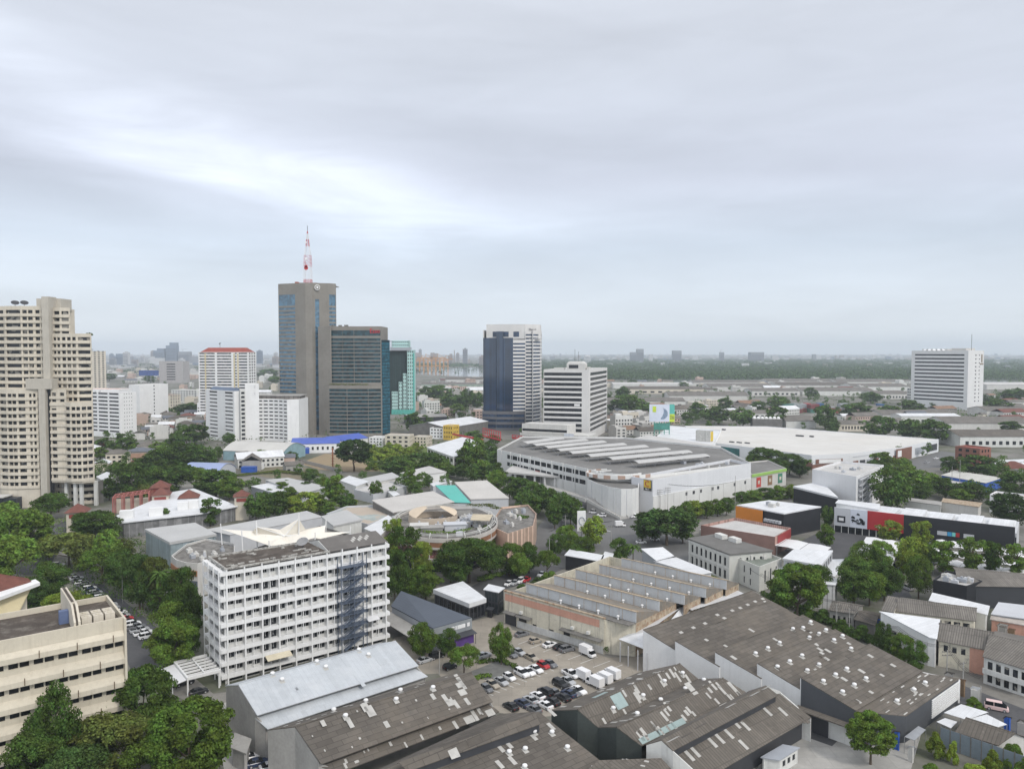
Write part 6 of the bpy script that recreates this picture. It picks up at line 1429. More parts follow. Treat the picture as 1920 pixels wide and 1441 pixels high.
# long white superstore
def store():
    r, l = polyb('long white superstore with a vast pale flat roof and brick-coloured panels', [(1336, 829), (1522, 853), (1594, 850), (1690, 838), (1760, 823), (1440, 799), (1284, 798)], 10.0, M('store_white_panel', (.70, .71, .72), .6, .04, .1), M('pale_membrane_roof', (.60, .585, .55), .8, .06, .02, grid=(14, 9, .06, .03, .12), blotch=[(.03, .48, .72, .4, (.50, .46, .39)), (.15, .58, .72, .3, (.42, .40, .37))]), 'superstore', 'store', par=.5, th=.5)
    brk = M('brown_brick_panel', (.20, .10, .07), .85, .1, .5)
    def pan(i, f0, f1, z0, z1, m, off=.15): return signboard(r, l[i].lerp(l[i+1], f0), l[i].lerp(l[i+1], f1), z0, z1, m, off)
    pan(0, .02, .30, 1.0, 7.8, M('teal_store_glass', (.02, .12, .12), .1, .2, .3, grid=(2, 2, .06, .2, .3)))
    for f in (.55, .72, .86, .94): pan(0, f, f+.07, 0, 4.5, brk)
    pan(0, .93, .999, 0, 6.5, brk, .4); pan(1, .02, .95, .0, 3.6, brk); pan(1, .1, .8, 3.9, 7, brk, .3); pan(1, .18, .75, 4.3, 6.8, white, .45)
    for k in range(7): pan(2, .05+.13*k, .05+.13*k+.10, .5, 4.6, [brk, darkmetal, greymetal][k % 3])
    rz = pan(2, .05, .6, 7.2, 7.7, lightgrey)
    pan(2, .86, 1.0, 0, 9.2, brk, 1.2); pan(2, .89, .97, 3.5, 8, white, 1.35); pan(3, .0, .25, 0, 9.0, brk, .4); pan(3, .35, .6, 2, 7, greymetal); pan(3, .66, .95, 2, 7, darkmetal)
    p = l[1].lerp(l[2], .46)
    for (x, y) in ((1372, 829), (1386, 830), (1401, 831)): q = to_local(r, G(x, y, 9.5)); m = MB(); m.box(q.x-2, q.y-.8, 9.2, q.x+2, q.y+.8, 10.3); m.build('roof_plant', darkmetal, r)
    for (x, y) in ((1503, 818), (1496, 817.5), (1522, 819), (1357, 806)): q = to_local(r, G(x, y, 9.5)); m = MB(); m.box(q.x-1.5, q.y-1, 9.2, q.x+1.5, q.y+1, 10.6); m.build('roof_plant', darkmetal, r)
    r2, l2 = polyb('white store front block with a lattice sign box west of the superstore roof', [(1222, 826), (1338, 836), (1352, 806), (1255, 797)], 11.5, white, whitemetal, 'store_front', 'store', par=.6)
    q = to_local(r2, G(1318, 822, 13)); m = MB(); m.box(q.x-6, q.y, 11, q.x+6, q.y+5, 19); m.build('sign_box', M('lattice_screen', (.55, .54, .50), .8, .2, 1, grid=(1.0, 1.0, .18, .2, .7)), r2)
    m = MB(); m.box(q.x+6.02, q.y+.5, 11.5, q.x+6.2, q.y+4.5, 18.5); m.build('sign_panel', M('yellow_emblem_panel', (.6, .45, .06)), r2)
    a, b = l2[0], l2[1]; signboard(r2, a.lerp(b, .0), a.lerp(b, .03), 3, 9, white); signboard(r2, a.lerp(b, .33), a.lerp(b, .40), 4.5, 10.5, M('lime_green_band', (.3, .5, .12)))
    rc, lc = polyb('broad flat pale roof hall between the mall canopies and the store front', [(1166, 826), (1338, 850), (1352, 836), (1215, 815)], 15, white2, lightroof, 'mall_hall', 'building', par=.0, th=1.2, win={0: ([(9.5, 13)], 9, 1, .85)})
    # billboard
    A = G(1217, 838); z0 = zat(A, 790); z1 = zat(A, 757.5); q = thing('billboard', 'tall billboard showing a silver fish with a green and yellow side panel', 'billboard', (A.x, A.y, 0), -.12)
    wd = 46.5/FPX*A.y; m = MB(); m.box(0, -.3, z0, wd*.80, .3, z1); m.build('panel', M('pale_blue_poster', (.58, .62, .70), .6, .06, .3), q); m = MB(); m.box(wd*.80+.02, -.3, z0+(z1-z0)*.45, wd, .3, z1); m.build('panel', teal, q); m = MB(); m.box(wd*.80+.02, -.3, z0, wd, .3, z0+(z1-z0)*.445); m.build('panel', M('lime_yellow_poster', (.50, .62, .05), .6), q)
    f = MB(); n = 14; cx, cz, s_ = wd*.50, (z0+z1)/2, (z1-z0)
    up = []; dn = []
    for i in range(n+1):
        t = i/n; an = -.5+2.4*t; rr = s_*.33; th_ = s_*.115*math.sin(math.pi*min(1, t*1.05+.02))**.7+.15
        up.append((cx-s_*.12+math.cos(an-.9)*(rr+th_), -.45, cz+math.sin(an-.9)*(rr+th_))); dn.append((cx-s_*.12+math.cos(an-.9)*(rr-th_), -.45, cz+math.sin(an-.9)*(rr-th_)))
    for i in range(n): a4 = [dn[i], up[i], up[i+1], dn[i+1]]; f.hexa([(x, -.305, z) for x, _, z in a4], a4)
    f.build('fish_picture', M('silver_fish_print', (.20, .26, .34), .6, .3, .8), q)
    f = MB(); f.box(wd*.13, -.45, z0+s_*.55, wd*.27, -.305, z1-s_*.12); f.build('poster_patch', M('lime_yellow_poster', (.5, .62, .05)), q); lettering('236', s_*.20, darkmetal, q, (wd*.90, -.4, z0+s_*.24), name='sign_lettering', width=wd*.15)
    f = MB()
    for x in (.2, .4, .6, .8): f.tube((wd*x, .1, 0), (wd*x, .1, z0), .35, 0, 6)
    for i in range(7): z = z0*(.3+.1*i); f.tube((wd*.2, .1, z), (wd*.8, .1, z), .18, 0, 4)
    f.build('scaffold', M('green_steel', (.08, .28, .22), .6), q); f = MB(); f.box(wd*.18, -.2, z0*.68, wd*.82, .0, z0*.95); f.build('lower_banner', M('green_banner', (.06, .22, .18), .7, .3, .5), q)
store()
# black and red shopping street
def black_wall():
    A, B = G(1564, 996), G(1905, 1040); o, rz, L = frame2(A, B); zt = zat(A, 950); r = thing('retail_hall', 'long retail hall with a black wall, red end panel and white graphic panel', 'shop', (o.x, o.y, 0), rz)
    W_ = lambda px: to_local(r, G(px, 996+(px-1564)/341*44)).x
    zr = zat(B, 968); m = MB(); x1, x2, x3, x4, x5 = W_(1594), W_(1626), W_(1694), W_(1902), L
    m.box(0, .3, 0, L, 26, zt-2.5); m.build('wall', lightgrey, r)
    for a, b, mt, nm, z0, z1 in ((0, x1, lightgrey, 'grey_panel', 3, zt), (x1, x2, M('white_graphic_panel', (.62, .65, .72), .6, .05, .2), 'graphic_panel', 3, zt), (x2, x3, redp, 'red_panel', 3, zt), (x3, x4, black, 'black_panel', 1.0, zt)):
        m = MB(); m.box(a+.02, -.5, z0, b-.02, .28, z1); m.build(nm, mt, r)
    m = MB()
    for i in range(10): m.box(W_(1564+13*i), -.1, 0, W_(1564+13*i)+.25, .29, 2.98)
    m.build('shopfront_frame', white2, r); m = MB(); m.box(.1, .0, 0, x3, .27, 2.97); m.build('shopfront_glass', glass, r)
    m = MB(); m.box(W_(1570), -.62, zt*.42, W_(1585), -.51, zt*.68, 0); m.box(W_(1573), -.68, zt*.49, W_(1582), -.621, zt*.61, 1); m.build('sign_panel', [black, white], r)
    g = random.Random(9); m = MB()
    for i in range(16): x = x1+(x2-x1)*g.uniform(.08, .85); z = zt*(.45+.4*g.random()); s = g.uniform(.3, .9); m.hexa([(x-s, -.6, z-s*.5), (x+s, -.6, z-s*.8), (x+s, -.51, z-s*.8), (x-s, -.51, z-s*.5)], [(x-s*.6, -.6, z+s*.7), (x+s*.7, -.6, z+s*.4), (x+s*.7, -.51, z+s*.4), (x-s*.6, -.51, z+s*.7)])
    m.build('graphic_print', black, r); lettering('PRO', zt*.13, black, r, ((x1+x2)/2, -.56, zt*.52), name='sign_lettering', width=(x2-x1)*.75)
    m = MB(); x = x2+(x3-x2)*.22; z = zt*.36
    for p in ([(0, .35), (.9, .9), (1.6, 1.0), (1.2, .55)], [(.9, .35), (1.2, .55), (1.6, 1.0), (2.3, .75), (1.8, .45)], [(1.8, .45), (2.3, .75), (3.2, .95), (3.0, .75)], [(.9, .35), (1.8, .45), (2.4, .0), (1.9, .1)]):
        m.hexa([(x+a, -.52, z+b) for a, b in p], [(x+a, -.60, z+b) for a, b in p])
    m.build('emblem', white, r)
    m = MB(); a = W_(1757); b = W_(1826); q = (b-a); z0, z1 = zt*.40, zt*.55
    for f0, f1, k in ((0, .27, 0), (.28, .40, 1), (.41, .50, 2), (.51, .61, 3), (.72, 1, 0)): m.box(a+q*f0, -.62, z0, a+q*f1, -.51, z1, k)
    m.build('sign_strip', [lightgrey, M('sign_blue', (.05, .30, .55), .5), M('sign_aqua', (.2, .6, .55), .5), redp], r)
    rf = MB(); rf.slab([(0, .3, zt-2.4), (L-1, .3, zt-2.4), (L-1, 26.3, zt-2.2), (0, 26.3, zt-2.2)], .2)
    for i in range(5): x0 = x2+i*(x4-x2)/5; rf.box(x0+1.2, 3, zt-2.19, x0+(x4-x2)/5-1.0, 20, zt-1.0+.4*(i % 2)); 
    rf.build('roof', whitemetal, r); m = MB(); m.box(x4+.1, .0, 0, L, .29, zt-4); m.build('end_wall', black, r)
black_wall()
def white_cube():
    r, l = polyb('white cube building with a roof recess and an open stair frame on its flank', [(1523, 879), (1606, 893), (1657, 871), (1576, 864)], 18.5, M('white_cube_render', (.68, .68, .68), .7, .04, .15, streak=.1), lightroof, 'cube_building', 'building', par=1.2)
    a, b = l[1], l[2]; u = (b-a).normalized(); n = Vector((u.y, -u.x, 0)); m = MB()
    for f in (.08, .25, .42):
        p = a+(b-a)*f+n*1.8; m.tube((p.x, p.y, 0), (p.x, p.y, 17), .14, 0, 4)
    for k in range(6): z = 2.8*(k+1)-.4; p, q = a+(b-a)*.06+n*.9, a+(b-a)*.44+n*.9; m.tube((p.x, p.y, z), (q.x, q.y, z), .5, 0, 4); p, q = a+(b-a)*.10+n*1.5, a+(b-a)*.40+n*1.5; m.tube((p.x, p.y, z-2.4), (q.x, q.y, z), .18, 0, 4)
    m.build('stair_frame', lightgrey, r); signboard(r, a.lerp(b, .05), a.lerp(b, .45), 0, 17, M('grey_recess', (.30, .31, .33), .7), .02)
    clutter(r, l, 6, 3, 17.2, .5)
    polyb('angular black wedge with a white sloping roof below the white cube', [(1487, 911, 11), (1572, 932, 9.5), (1540, 902, 11.5)], 10, black, whitemetal, 'wedge_building', 'building', th=.9, over=.3)
    polyb('low white box with pale roof joining the wedge and the graphic panel', [(1566, 942), (1648, 955), (1650, 944), (1572, 936)], 11, white, whitemetal, 'shop_unit', 'shop', th=.4)
white_cube()
def orange_box():
    r, l = polyb('orange-fronted box with a white roof and black side wing', [(1381, 946), (1432, 955), (1470, 962), (1540, 949), (1442, 937)], 10.5, black, whitemetal, 'retail_pavilion', 'shop', th=.5, over=.4)
    signboard(r, l[0]+Vector((0, -.1, 0)), l[1]+Vector((-.3, -.1, 0)), 2.5, 10, orange, .2, 'orange_panel', .3)
    m = MB()
    for i in range(6): p = l[2].lerp(l[1], .1+.14*i); m.box(p.x-.5, p.y-2.4, 6, p.x+.5, p.y-1.2, 7.2)
    m.build('condenser_row', lightgrey, r); clutter(r, l, 3, 9, 10.5, .4)
    r, l = polyb('low flat-roofed shop with a dull pink slatted wall and red sign', [(1314, 984), (1453, 1006), (1483, 989), (1378, 970)], 7.5, M('pink_slatted_wall', (.42, .26, .22), .85, .1, .3, grid=(.9, 8, .15, .1, .4)), lightroof, 'restaurant', 'restaurant', par=1.1)
    signboard(r, l[1].lerp(l[2], .15), l[1].lerp(l[2], .98), 3.8, 7.3, M('dark_red_sign', (.28, .04, .04), .6), .1); d = l[2]-l[1]; p = l[1].lerp(l[2], .56); n = Vector((d.y, -d.x, 0)).normalized()*.35
    pass
orange_box()
# white tent strips
def tent(label, pts, z, sag=.6, group=None, bays=1, name='tent_canopy', mat=None):
    P = [G(p[0], p[1], z) for p in pts]; d = P[1]-P[0]; r = thing(name, label, 'canopy', (P[0].x, P[0].y, 0), math.atan2(d.y, d.x), group); l = [to_local(r, p) for p in P]; m = MB(); f = MB()
    for i in range(bays):
        a, b = l[0].lerp(l[1], i/bays), l[0].lerp(l[1], (i+.97)/bays); d_, c = l[3].lerp(l[2], i/bays), l[3].lerp(l[2], (i+.97)/bays); e, g_ = a.lerp(b, .5)+Vector((0, 0, sag)), d_.lerp(c, .5)+Vector((0, 0, sag))
        m.slab([tuple(a), tuple(e), tuple(g_), tuple(d_)], .06); m.slab([tuple(e), tuple(b), tuple(c), tuple(g_)], .06)
        for p in (a, b, c, d_): f.tube((p.x, p.y, 0), (p.x, p.y, p.z-.05), .07, 0, 5)
    m.build('fabric', mat or tentw, r); f.build('frame', steel, r); return r
tent('row of white canopies along the pink-walled shop', [(1312, 992), (1540, 1040), (1560, 1026), (1330, 982)], 4.2, .3, bays=6)
tent('large twin white canopy over the plaza road before the red panel', [(1600, 1046), (1672, 1066), (1690, 1016), (1624, 1006)], 5.2, .35, bays=2)
for i, (a, b) in enumerate((((1748, 1020), (1925, 1046)), ((1738, 1036), (1925, 1065)), ((1728, 1052), (1925, 1082)))):
    dx = 4; tent(f'long white market canopy strip below the black wall, {("nearest the wall", "middle of three", "farthest from the wall")[i]}', [(a[0], a[1]), (b[0], b[1]), (b[0]+10, b[1]-11), (a[0]+8, a[1]-9)], 4, .4, 'market canopy strips', bays=8)
# white classical house with grey roof
def classical():
    r, l = polyb('white classical two-storey building with grey roof and arched windows', [(1289, 1008), (1368, 1038), (1450, 1031), (1342, 1000)], 10.5, M('cream_white_render', (.55, .55, .51), .8, .06, .3, streak=.25), M('dark_slate_grey_roof', (.155, .15, .14), .9, .12, .2), 'classical_building', 'building', win={0: ([(1.2, 4.2), (5.8, 8.6)], 8, 1, .42), 1: ([(1.2, 4), (5.8, 8.6)], 4, 3, .3)}, th=.5, over=.5)
    a, b = l[0], l[1]; ln = (b-a).length; m = MB()
    for z in (.9, 5.0, 9.3): m.box(.5, .1, z, ln-.5, .49, z+.35)
    for i in range(9): x = 1+(ln-2)*i/8; m.box(x-.25, .2, 1.26, x+.25, .49, 4.99)
    m.build('moulding', white2, r)
    for i in range(8): x = 1.4+(ln-2.8)*(i+.5)/8; m = MB(); m.tube((x, .3, 4.2), (x, .52, 4.2), (ln/8)*.24, 0, 12); m.build('window_arch', glass, r)
    for (x, y) in ((1352, 1008), (1378, 1015)): p = to_local(r, G(x, y, 10.5)); m = MB(); m.box(p.x-2.2, p.y-1.2, 10.4, p.x+2.2, p.y+1.2, 12); m.build('roof_plant', white2, r)
    r, l = polyb('plain white rear annex of the classical building with a greenish terrace', [(1369, 1040), (1424, 1062), (1466, 1046), (1432, 1033)], 8.5, M('cream_white_render', (.55, .55, .51)), M('green_grey_terrace', (.19, .21, .18), .9, .2, .3), 'annex', 'building', par=.8, win={0: ([(1, 3.2), (4.6, 7)], 3, 3, .2), 1: ([(2.5, 6.5)], 3, 2, .25)})
    clutter(r, l, 4, 2, 7.8, .5)
    polyb('white two-level shop with a broad flat lower roof beside leafy trees', [(1452, 1068), (1566, 1080), (1592, 1047), (1490, 1050)], 5.5, white2, whitemetal, 'shop_unit', 'shop', th=.5, win={0: ([(1, 4)], 8, 1, .6)})
    polyb('upper storey of white shop with a pale hipped roof and glazed front', [(1467, 1046), (1540, 1059), (1562, 1031), (1488, 1029)], 9.5, lightgrey, whitemetal, 'shop_storey', 'shop', th=.6, zb=5, win={0: ([(6, 8.2)], 7, 1, .7), 1: ([(6, 8.2)], 5, .5, .8)})
    polyb('white lattice-screened shop block between two leafy trees', [(1520, 1092), (1567, 1096), (1572, 1084), (1530, 1080)], 8, M('white_screen_wall', (.55, .55, .54), .8, .1, .5, grid=(1.4, 1.4, .16, .1, .5)), whitemetal, 'shop_unit', 'shop')
classical()
WH = whitemetal; W4 = lambda z: ([(z, z+2)], 6, 1, .6)
for lab, pts, z, wm, rm, kw in [
 ('white-roofed dark glass pavilion just north of the sawtooth roofs', [(1058, 1040), (1128, 1052), (1133, 1040), (1068, 1029)], 5.5, black, WH, {}),
 ('small white gabled cabin beside the dark glass pavilion', [(1126, 1049), (1146, 1051), (1151, 1037), (1134, 1033)], 5.5, lightgrey, WH, {}),
 ('grey-walled white lean roof nearest the junction behind the sawtooth hall', [(1202, 1028, 8), (1230, 1050, 6.5), (1264, 1041, 6.5), (1243, 1025, 8)], 7, greymetal, WH, {}),
 ('long white wedge roof between the sawtooth hall and the classical building', [(1225, 1051), (1311, 1077), (1336, 1072), (1268, 1044)], 6, lightgrey, WH, {}),
 ('glass-fronted white L-roofed shop beside the dark blue-grey hall', [(812, 1104), (880, 1131), (912, 1121), (893, 1107), (868, 1089)], 5.5, darkmetal, WH, dict(win={0: ([(.4, 3.6)], 8, .3, .85), 1: ([(.4, 3.6)], 4, .3, .85)}, th=1.3)),
 ('small black-framed glass cube with a white roof beside the peeling wall', [(906, 1104), (935, 1110), (947, 1101), (916, 1094)], 7, darkmetal, WH, dict(win={0: ([(.4, 3), (3.5, 6.3)], 4, .2, .8), 1: ([(.4, 3), (3.5, 6.3)], 3, .2, .8)}, gm=M('dark_frame_glass', (.05, .06, .065), .2))),
 ('tiny black kiosk in the yard entrance beside the peeling wall', [(911, 1141), (923, 1143), (927, 1138), (915, 1136)], 2.6, black, darkmetal, {}),
 ('light grey shed-roofed hall with a pale glass wall west of the tensile canopy', [(271, 991), (318, 1016), (406, 1000), (366, 979)], 11, M('pale_glass_wall', (.30, .36, .38), .4, .15, .4, grid=(1.5, 2.4, .08, .15, .35)), M('light_grey_roof_sheet', (.45, .45, .44), .7, .06, .1), dict(th=1.0)),
 ('long low light grey roof running behind the tensile canopy', [(385, 992), (430, 1002), (606, 968), (575, 957)], 9, lightgrey, M('light_grey_roof_sheet', (.45, .45, .44)), {}),
 ('flat-roofed white plant block with grey roof behind the tensile canopy', [(602, 967), (625, 985), (680, 973), (650, 955)], 12, white2, M('light_grey_roof_sheet', (.45, .45, .44)), dict(th=.6)),
 ('white sloped roof wedge between the plant block and the leafy trees', [(682, 990), (714, 1003), (740, 975), (728, 965)], 9, white2, WH, {}),
 ('low building with pale green and beige terraces north of the tensile canopy', [(612, 962), (690, 982), (740, 966), (700, 946), (650, 948)], 8, lightgrey, M('grey_green_terrace', (.36, .40, .38), .9, .2, .2, blotch=[(.05, .5, .55, .8, (.45, .36, .28))]), dict(par=.8)),
 ('long light grey mono-pitch roof over a glazed terrace behind the oval courtyard', [(697, 937, 11), (737, 960, 9.5), (852, 940, 9.5), (812, 920, 11)], 10, darkcon, M('light_warm_grey_roof', (.50, .48, .45), .7, .06, .1), dict(th=.4)),
 ('teal sloping roof between two pale grey roofs', [(816, 909, 13), (850, 941, 8.5), (883, 942, 8.5), (853, 909, 13)], 10, lightgrey, teal, {}),
 ('pale grey pitched roof right of the teal roof', [(852, 903, 13), (882, 935, 8.5), (955, 933, 8.5), (913, 900, 13)], 10, lightgrey, M('light_warm_grey_roof', (.5, .48, .45)), dict(th=.4)),
 ('white-roofed long shed with grey walls near the brown-roofed gate turret', [(470, 911), (520, 925), (560, 918), (508, 904)], 6, greymetal, WH, {}),
 ('broad pale shed roof with a grey rib behind the leafy lime trees', [(497, 899), (568, 925), (616, 912), (540, 895)], 7, lightgrey, M('light_grey_roof_sheet', (.45, .45, .44)), {}),
 ('white pitched shed roof with a grey awning in the yard north of the terrace', [(637, 900), (668, 911), (692, 902), (655, 891)], 6.5, white2, WH, {}),
 ('grey flat roof block above the car yard north of the terrace', [(664, 917), (700, 926), (762, 911), (722, 899)], 5, lightgrey, lightroof, dict(par=.5)),
 ('pale box building with a roof edge strip south of the brown field', [(677, 897), (690, 907), (752, 894), (735, 885)], 6, offwhite, M('light_grey_roof_sheet', (.45, .45, .44)), {}),
 ('small white box shop beside tall tree north of the grey roofs', [(727, 921), (738, 930), (750, 926), (735, 916)], 5, white2, WH, dict(win={0: ([(1, 3)], 2, .5, .6)})),
 ('long white box with a flat pale roof east of the brown field', [(750, 886), (768, 893), (838, 884), (805, 873)], 7, white, lightroof, {}),
 ('small white-roofed stall row behind the pale grey pitched roof', [(806, 906), (812, 911), (848, 902), (840, 897)], 5, lightgrey, WH, {}),
 ('white flat house with shade roof left of the tree belt by the cream tower', [(180, 893), (190, 899), (218, 889), (200, 884)], 6, white2, WH, {}),
 ('blue-walled long shop with a pale roof beside a rusty shed in the east', [(1764, 890), (1848, 905), (1880, 895), (1790, 882)], 6, bluep, M('pale_dirty_roof', (.50, .49, .45), .8, .15, .2), {}),
 ('cream low store in front of the blue-walled shop', [(1752, 905), (1830, 918), (1845, 910), (1775, 898)], 4, creamw, lightroof, {}),
 ('rust-streaked corrugated shed roof behind the white shop roofs', [(1765, 940), (1836, 950), (1842, 942), (1768, 933)], 5.5, offwhite, rust, {}),
 ('long grey wall shed behind the white retail roofs', [(1694, 937), (1766, 947), (1766, 940), (1700, 932)], 5.5, offwhite, concrete, {}),
 ('white two-storey house half hidden by a tree at the east edge', [(1856, 926), (1925, 936), (1940, 928), (1868, 920)], 9, white, lightroof, dict(par=.6, win={0: ([(1.2, 3), (5, 7)], 5, 1, .35)})),
 ('white shed roof beside the brick-red house in the east', [(1862, 870), (1905, 874), (1925, 860), (1872, 862)], 5, offwhite, WH, {}),
 ('second white shed roof further east of the brick-red house', [(1885, 876), (1940, 884), (1960, 872), (1915, 866)], 5, offwhite, WH, {}),
]: polyb(lab, pts, z, wm, rm, **kw)
# dark blue-grey hall in the yard with white sign
def blue_hall():
    r, l = polyb('dark blue-grey gabled hall with a white sign over a purple shopfront', [(812, 1177, 6.5), (884, 1157, 6.5), (752, 1107, 8), (733, 1135, 6)], 7, greymetal, M('dark_blue_grey_roof', (.085, .10, .125), .55, .06, .15, grid=(.8, 40, .05, .02, .2)), 'hall', 'hall', th=.3, over=.4)
    signboard(r, l[0], l[1], 3.2, 6.4, M('grey_fascia', (.26, .28, .29), .6), .15, 'fascia'); d = l[1]-l[0]; rz = math.atan2(d.y, d.x); n = Vector((d.y, -d.x, 0)).normalized()
    p = l[0].lerp(l[1], .63)+n*.4
    m = MB(); u = d.normalized()
    for f, w_ in ((.45, 1.0), (.55, .45), (.60, .9), (.67, .9), (.74, .9), (.86, .9)): q = l[0]+d*f+n*.3; m.obox((q.x, q.y), (u.x, u.y), 0, w_, -.12, 0, 4.5, 5.5)
    m.build('sign_lettering', white, r)
    a, b = l[0].lerp(l[1], .45)+n*1.2, l[0].lerp(l[1], .98)+n*1.2; signboard(r, a, b, 0, 2.4, M('purple_board', (.10, .05, .22), .5, .2, .5), .1); m = MB(); a, b = l[0].lerp(l[1], .35), l[1]; m.slab([tuple(v) for v in (a+n*2.6+Vector((0, 0, -3.6)), b+n*2.6+Vector((0, 0, -3.6)), b+n*.3+Vector((0, 0, -3.1)), a+n*.3+Vector((0, 0, -3.1)))], .1); m.build('awning', darkmetal, r)
    for f in (.4, .97): q = l[0].lerp(l[1], f)+n*2.4; m = MB(); m.tube((q.x, q.y, 0), (q.x, q.y, 2.7), .08); m.build('post', darkmetal, r)
    a, b = l[3], l[0]; dd = b-a; n2 = Vector((dd.y, -dd.x, 0)).normalized(); m = MB(); m.slab([(p.x, p.y, z) for p, z in ((a+n2*4, 3.2), (b+n2*4, 3.2), (b, 4.2), (a, 4.2))], .15); m.build('side_canopy', concrete, r)
blue_hall()
# oval courtyard mall
def oval():
    c = G(834, 992, 9); q = thing('courtyard_mall', 'oval shopping court with a brown band, pergola rim and cream sail over its opening', 'mall', (c.x, c.y, 0), 0.12)
    n = 40; RX, RY = 21, 30; H_ = 12.5; E = lambda t, k=1.0: (RX*k*math.cos(t), RY*k*math.sin(t)); w = MB(); br = MB(); mu = MB(); gl = MB(); pg = MB(); rf = MB(); po = MB()
    for i in range(n):
        a, b = 2*math.pi*i/n, 2*math.pi*(i+1)/n
        def ring(m, k0, k1, z0, z1, mi=0): P = [E(a, k1), E(b, k1), E(b, k0), E(a, k0)]; m.hexa([(x, y, z0) for x, y in P], [(x, y, z1) for x, y in P], mi)
        ring(w, .985, 1.0, H_-1.4, H_); ring(br, .98, .995, H_-3.2, H_-1.41); ring(w, .95, 1.0, H_-4.0, H_-3.21); ring(mu, .93, .945, H_-7.6, H_-4.01); ring(w, .93, 1.0, H_-8.4, H_-7.61); ring(gl, .92, .935, 0, H_-8.41); ring(rf, .55 if math.sin(a) > -.5 else .5, .98, H_-1.6, H_-1.2)
        if i % 2 == 0 and math.sin(a) < .5:
            p = E(a, .992); p2 = E(a, .88); pg.path([(p[0], p[1], 0), (p[0], p[1], H_+.6), ((p[0]+p2[0])/2, (p[1]+p2[1])/2, H_+1.6), (p2[0], p2[1], H_-1)], .16, 0, 5)
        for k in (.90, .94, .97): x0, x1 = E(a, k), E(b, k); pg.tube((x0[0], x0[1], H_+1.1-abs(k-.94)*8), (x1[0], x1[1], H_+1.1-abs(k-.94)*8), .10, 0, 4)
    w.build('wall', M('warm_white_render', (.50, .47, .43), .85, .1, .2, streak=.2), q); br.build('brown_band', M('brown_timber_band', (.26, .13, .07), .8, .15, .4), q); mu.build('mural_band', M('red_flower_mural', (.22, .09, .08), .8, .3, .6, blotch=[(1.2, .5, .6, .8, (.5, .25, .25)), (1.7, .5, .6, .7, (.04, .05, .04))]), q); gl.build('shopfront_glass', glass, q); pg.build('rim_pergola', white2, q); rf.build('roof', rooftop, q)
    s = MB(); cx, cy = to_local(q, G(812, 968, 13)).x, to_local(q, G(812, 968, 13)).y; k = 24; rg = MB()
    for i in range(k):
        a, b = 2*math.pi*i/k, 2*math.pi*(i+1)/k; P = lambda t, r_, z: (cx+9*r_*math.cos(t), cy+6.5*r_*math.sin(t), z)
        rg.hexa([P(a, 1.1, H_-1.2), P(b, 1.1, H_-1.2), P(b, 1, H_-1.2), P(a, 1, H_-1.2)], [P(a, 1.1, H_+1.2), P(b, 1.1, H_+1.2), P(b, 1, H_+1.2), P(a, 1, H_+.4)])
        if math.sin(a) > -.62: s.slab([P(a, 1.08, H_+2.2+1.5*math.sin(a)), P(b, 1.08, H_+2.2+1.5*math.sin(b)), P(b, .35, H_+4.6), P(a, .35, H_+4.6)], .08)
    s.build('sail', M('sand_sail_fabric', (.60, .50, .38), .85, .06, .2), q); rg.build('opening_rim', M('sand_rim', (.50, .42, .33), .8), q); m = MB(); m.prism([P(2*math.pi*i/k, .99, 0)[:2] for i in range(k)], H_-1.15, H_-1.1); m.build('court_floor', rooftop, q)
    clutter(q, [Vector((RX*.75*math.cos(t), RY*.75*math.sin(t), 0)) for t in (-2.5, -1.8, -1.2, -.6, 0, .6, 1.2, 2.4)], 34, 4, H_-1.2, 1)
    for i, (x, y, w_, h_, mt) in enumerate(((790, 990, 4, 2.6, offwhite), (815, 992, 5, 2.2, concrete), (858, 988, 5, 2.6, lightgrey), (870, 960, 5, 3, concrete))): p = to_local(q, G(x, y, H_)); m = MB(); m.box(p.x-w_, p.y-2.2, H_-1.25, p.x+w_*.6, p.y+2.2, H_+h_-1.2); m.box(p.x-w_-.4, p.y-2.6, H_+h_-1.19, p.x+w_*.6+.4, p.y+2.6, H_+h_-.9); m.build('terrace_room', mt, q)
    hedge('planted terrace beds on the front rim of the oval court', [G(775, 992, 12), G(808, 1001, 12), G(850, 1001, 12), G(885, 993, 12)], 1.2, 2.4, 'mid', 'roof_planting', 900, 7, 'planting', .5).location.z = 12
    hedge('planted roof terrace greenery beside the pale grey pitched roof', [G(880, 951, 12), G(915, 949, 12), G(935, 956, 12)], 1.4, 4, 'olive', 'roof_planting', 900, 5, 'planting', .5).location.z = 12
    polyb('brown-clad curved wing with white fins at the east side of the oval court', [(918, 985), (952, 1000), (1000, 985), (1006, 962), (990, 945), (940, 950)], 11, M('brown_finned_wall', (.36, .26, .20), .8, .15, .3, grid=(1.2, 10, .2, .1, -.8)), rooftop, 'court_wing', 'building', par=.8, extra=lambda r, l: clutter(r, l, 9, 6, 10.3, .6))
    polyb('small beige pavilion roof on the courtyard roof terrace', [(882, 974, 15), (918, 975, 15), (924, 964, 15), (886, 963, 15)], 15, darkcon, M('beige_roof', (.52, .45, .33), .8), 'roof_pavilion', 'pavilion', zb=11.6, open_=(0, 1, 2, 3), extra=lambda r, l: [(lambda m: (m.tube((p.x*.9, p.y*.9, 11.6), (p.x*.9, p.y*.9, 14.9), .12), m.build('post', steel, r)))(MB()) for p in l])
    # curved block with orange band
    pts = [(321, 1041), (330, 1049), (348, 1054), (370, 1056), (440, 1036), (440, 1018), (386, 1009), (350, 1019)]
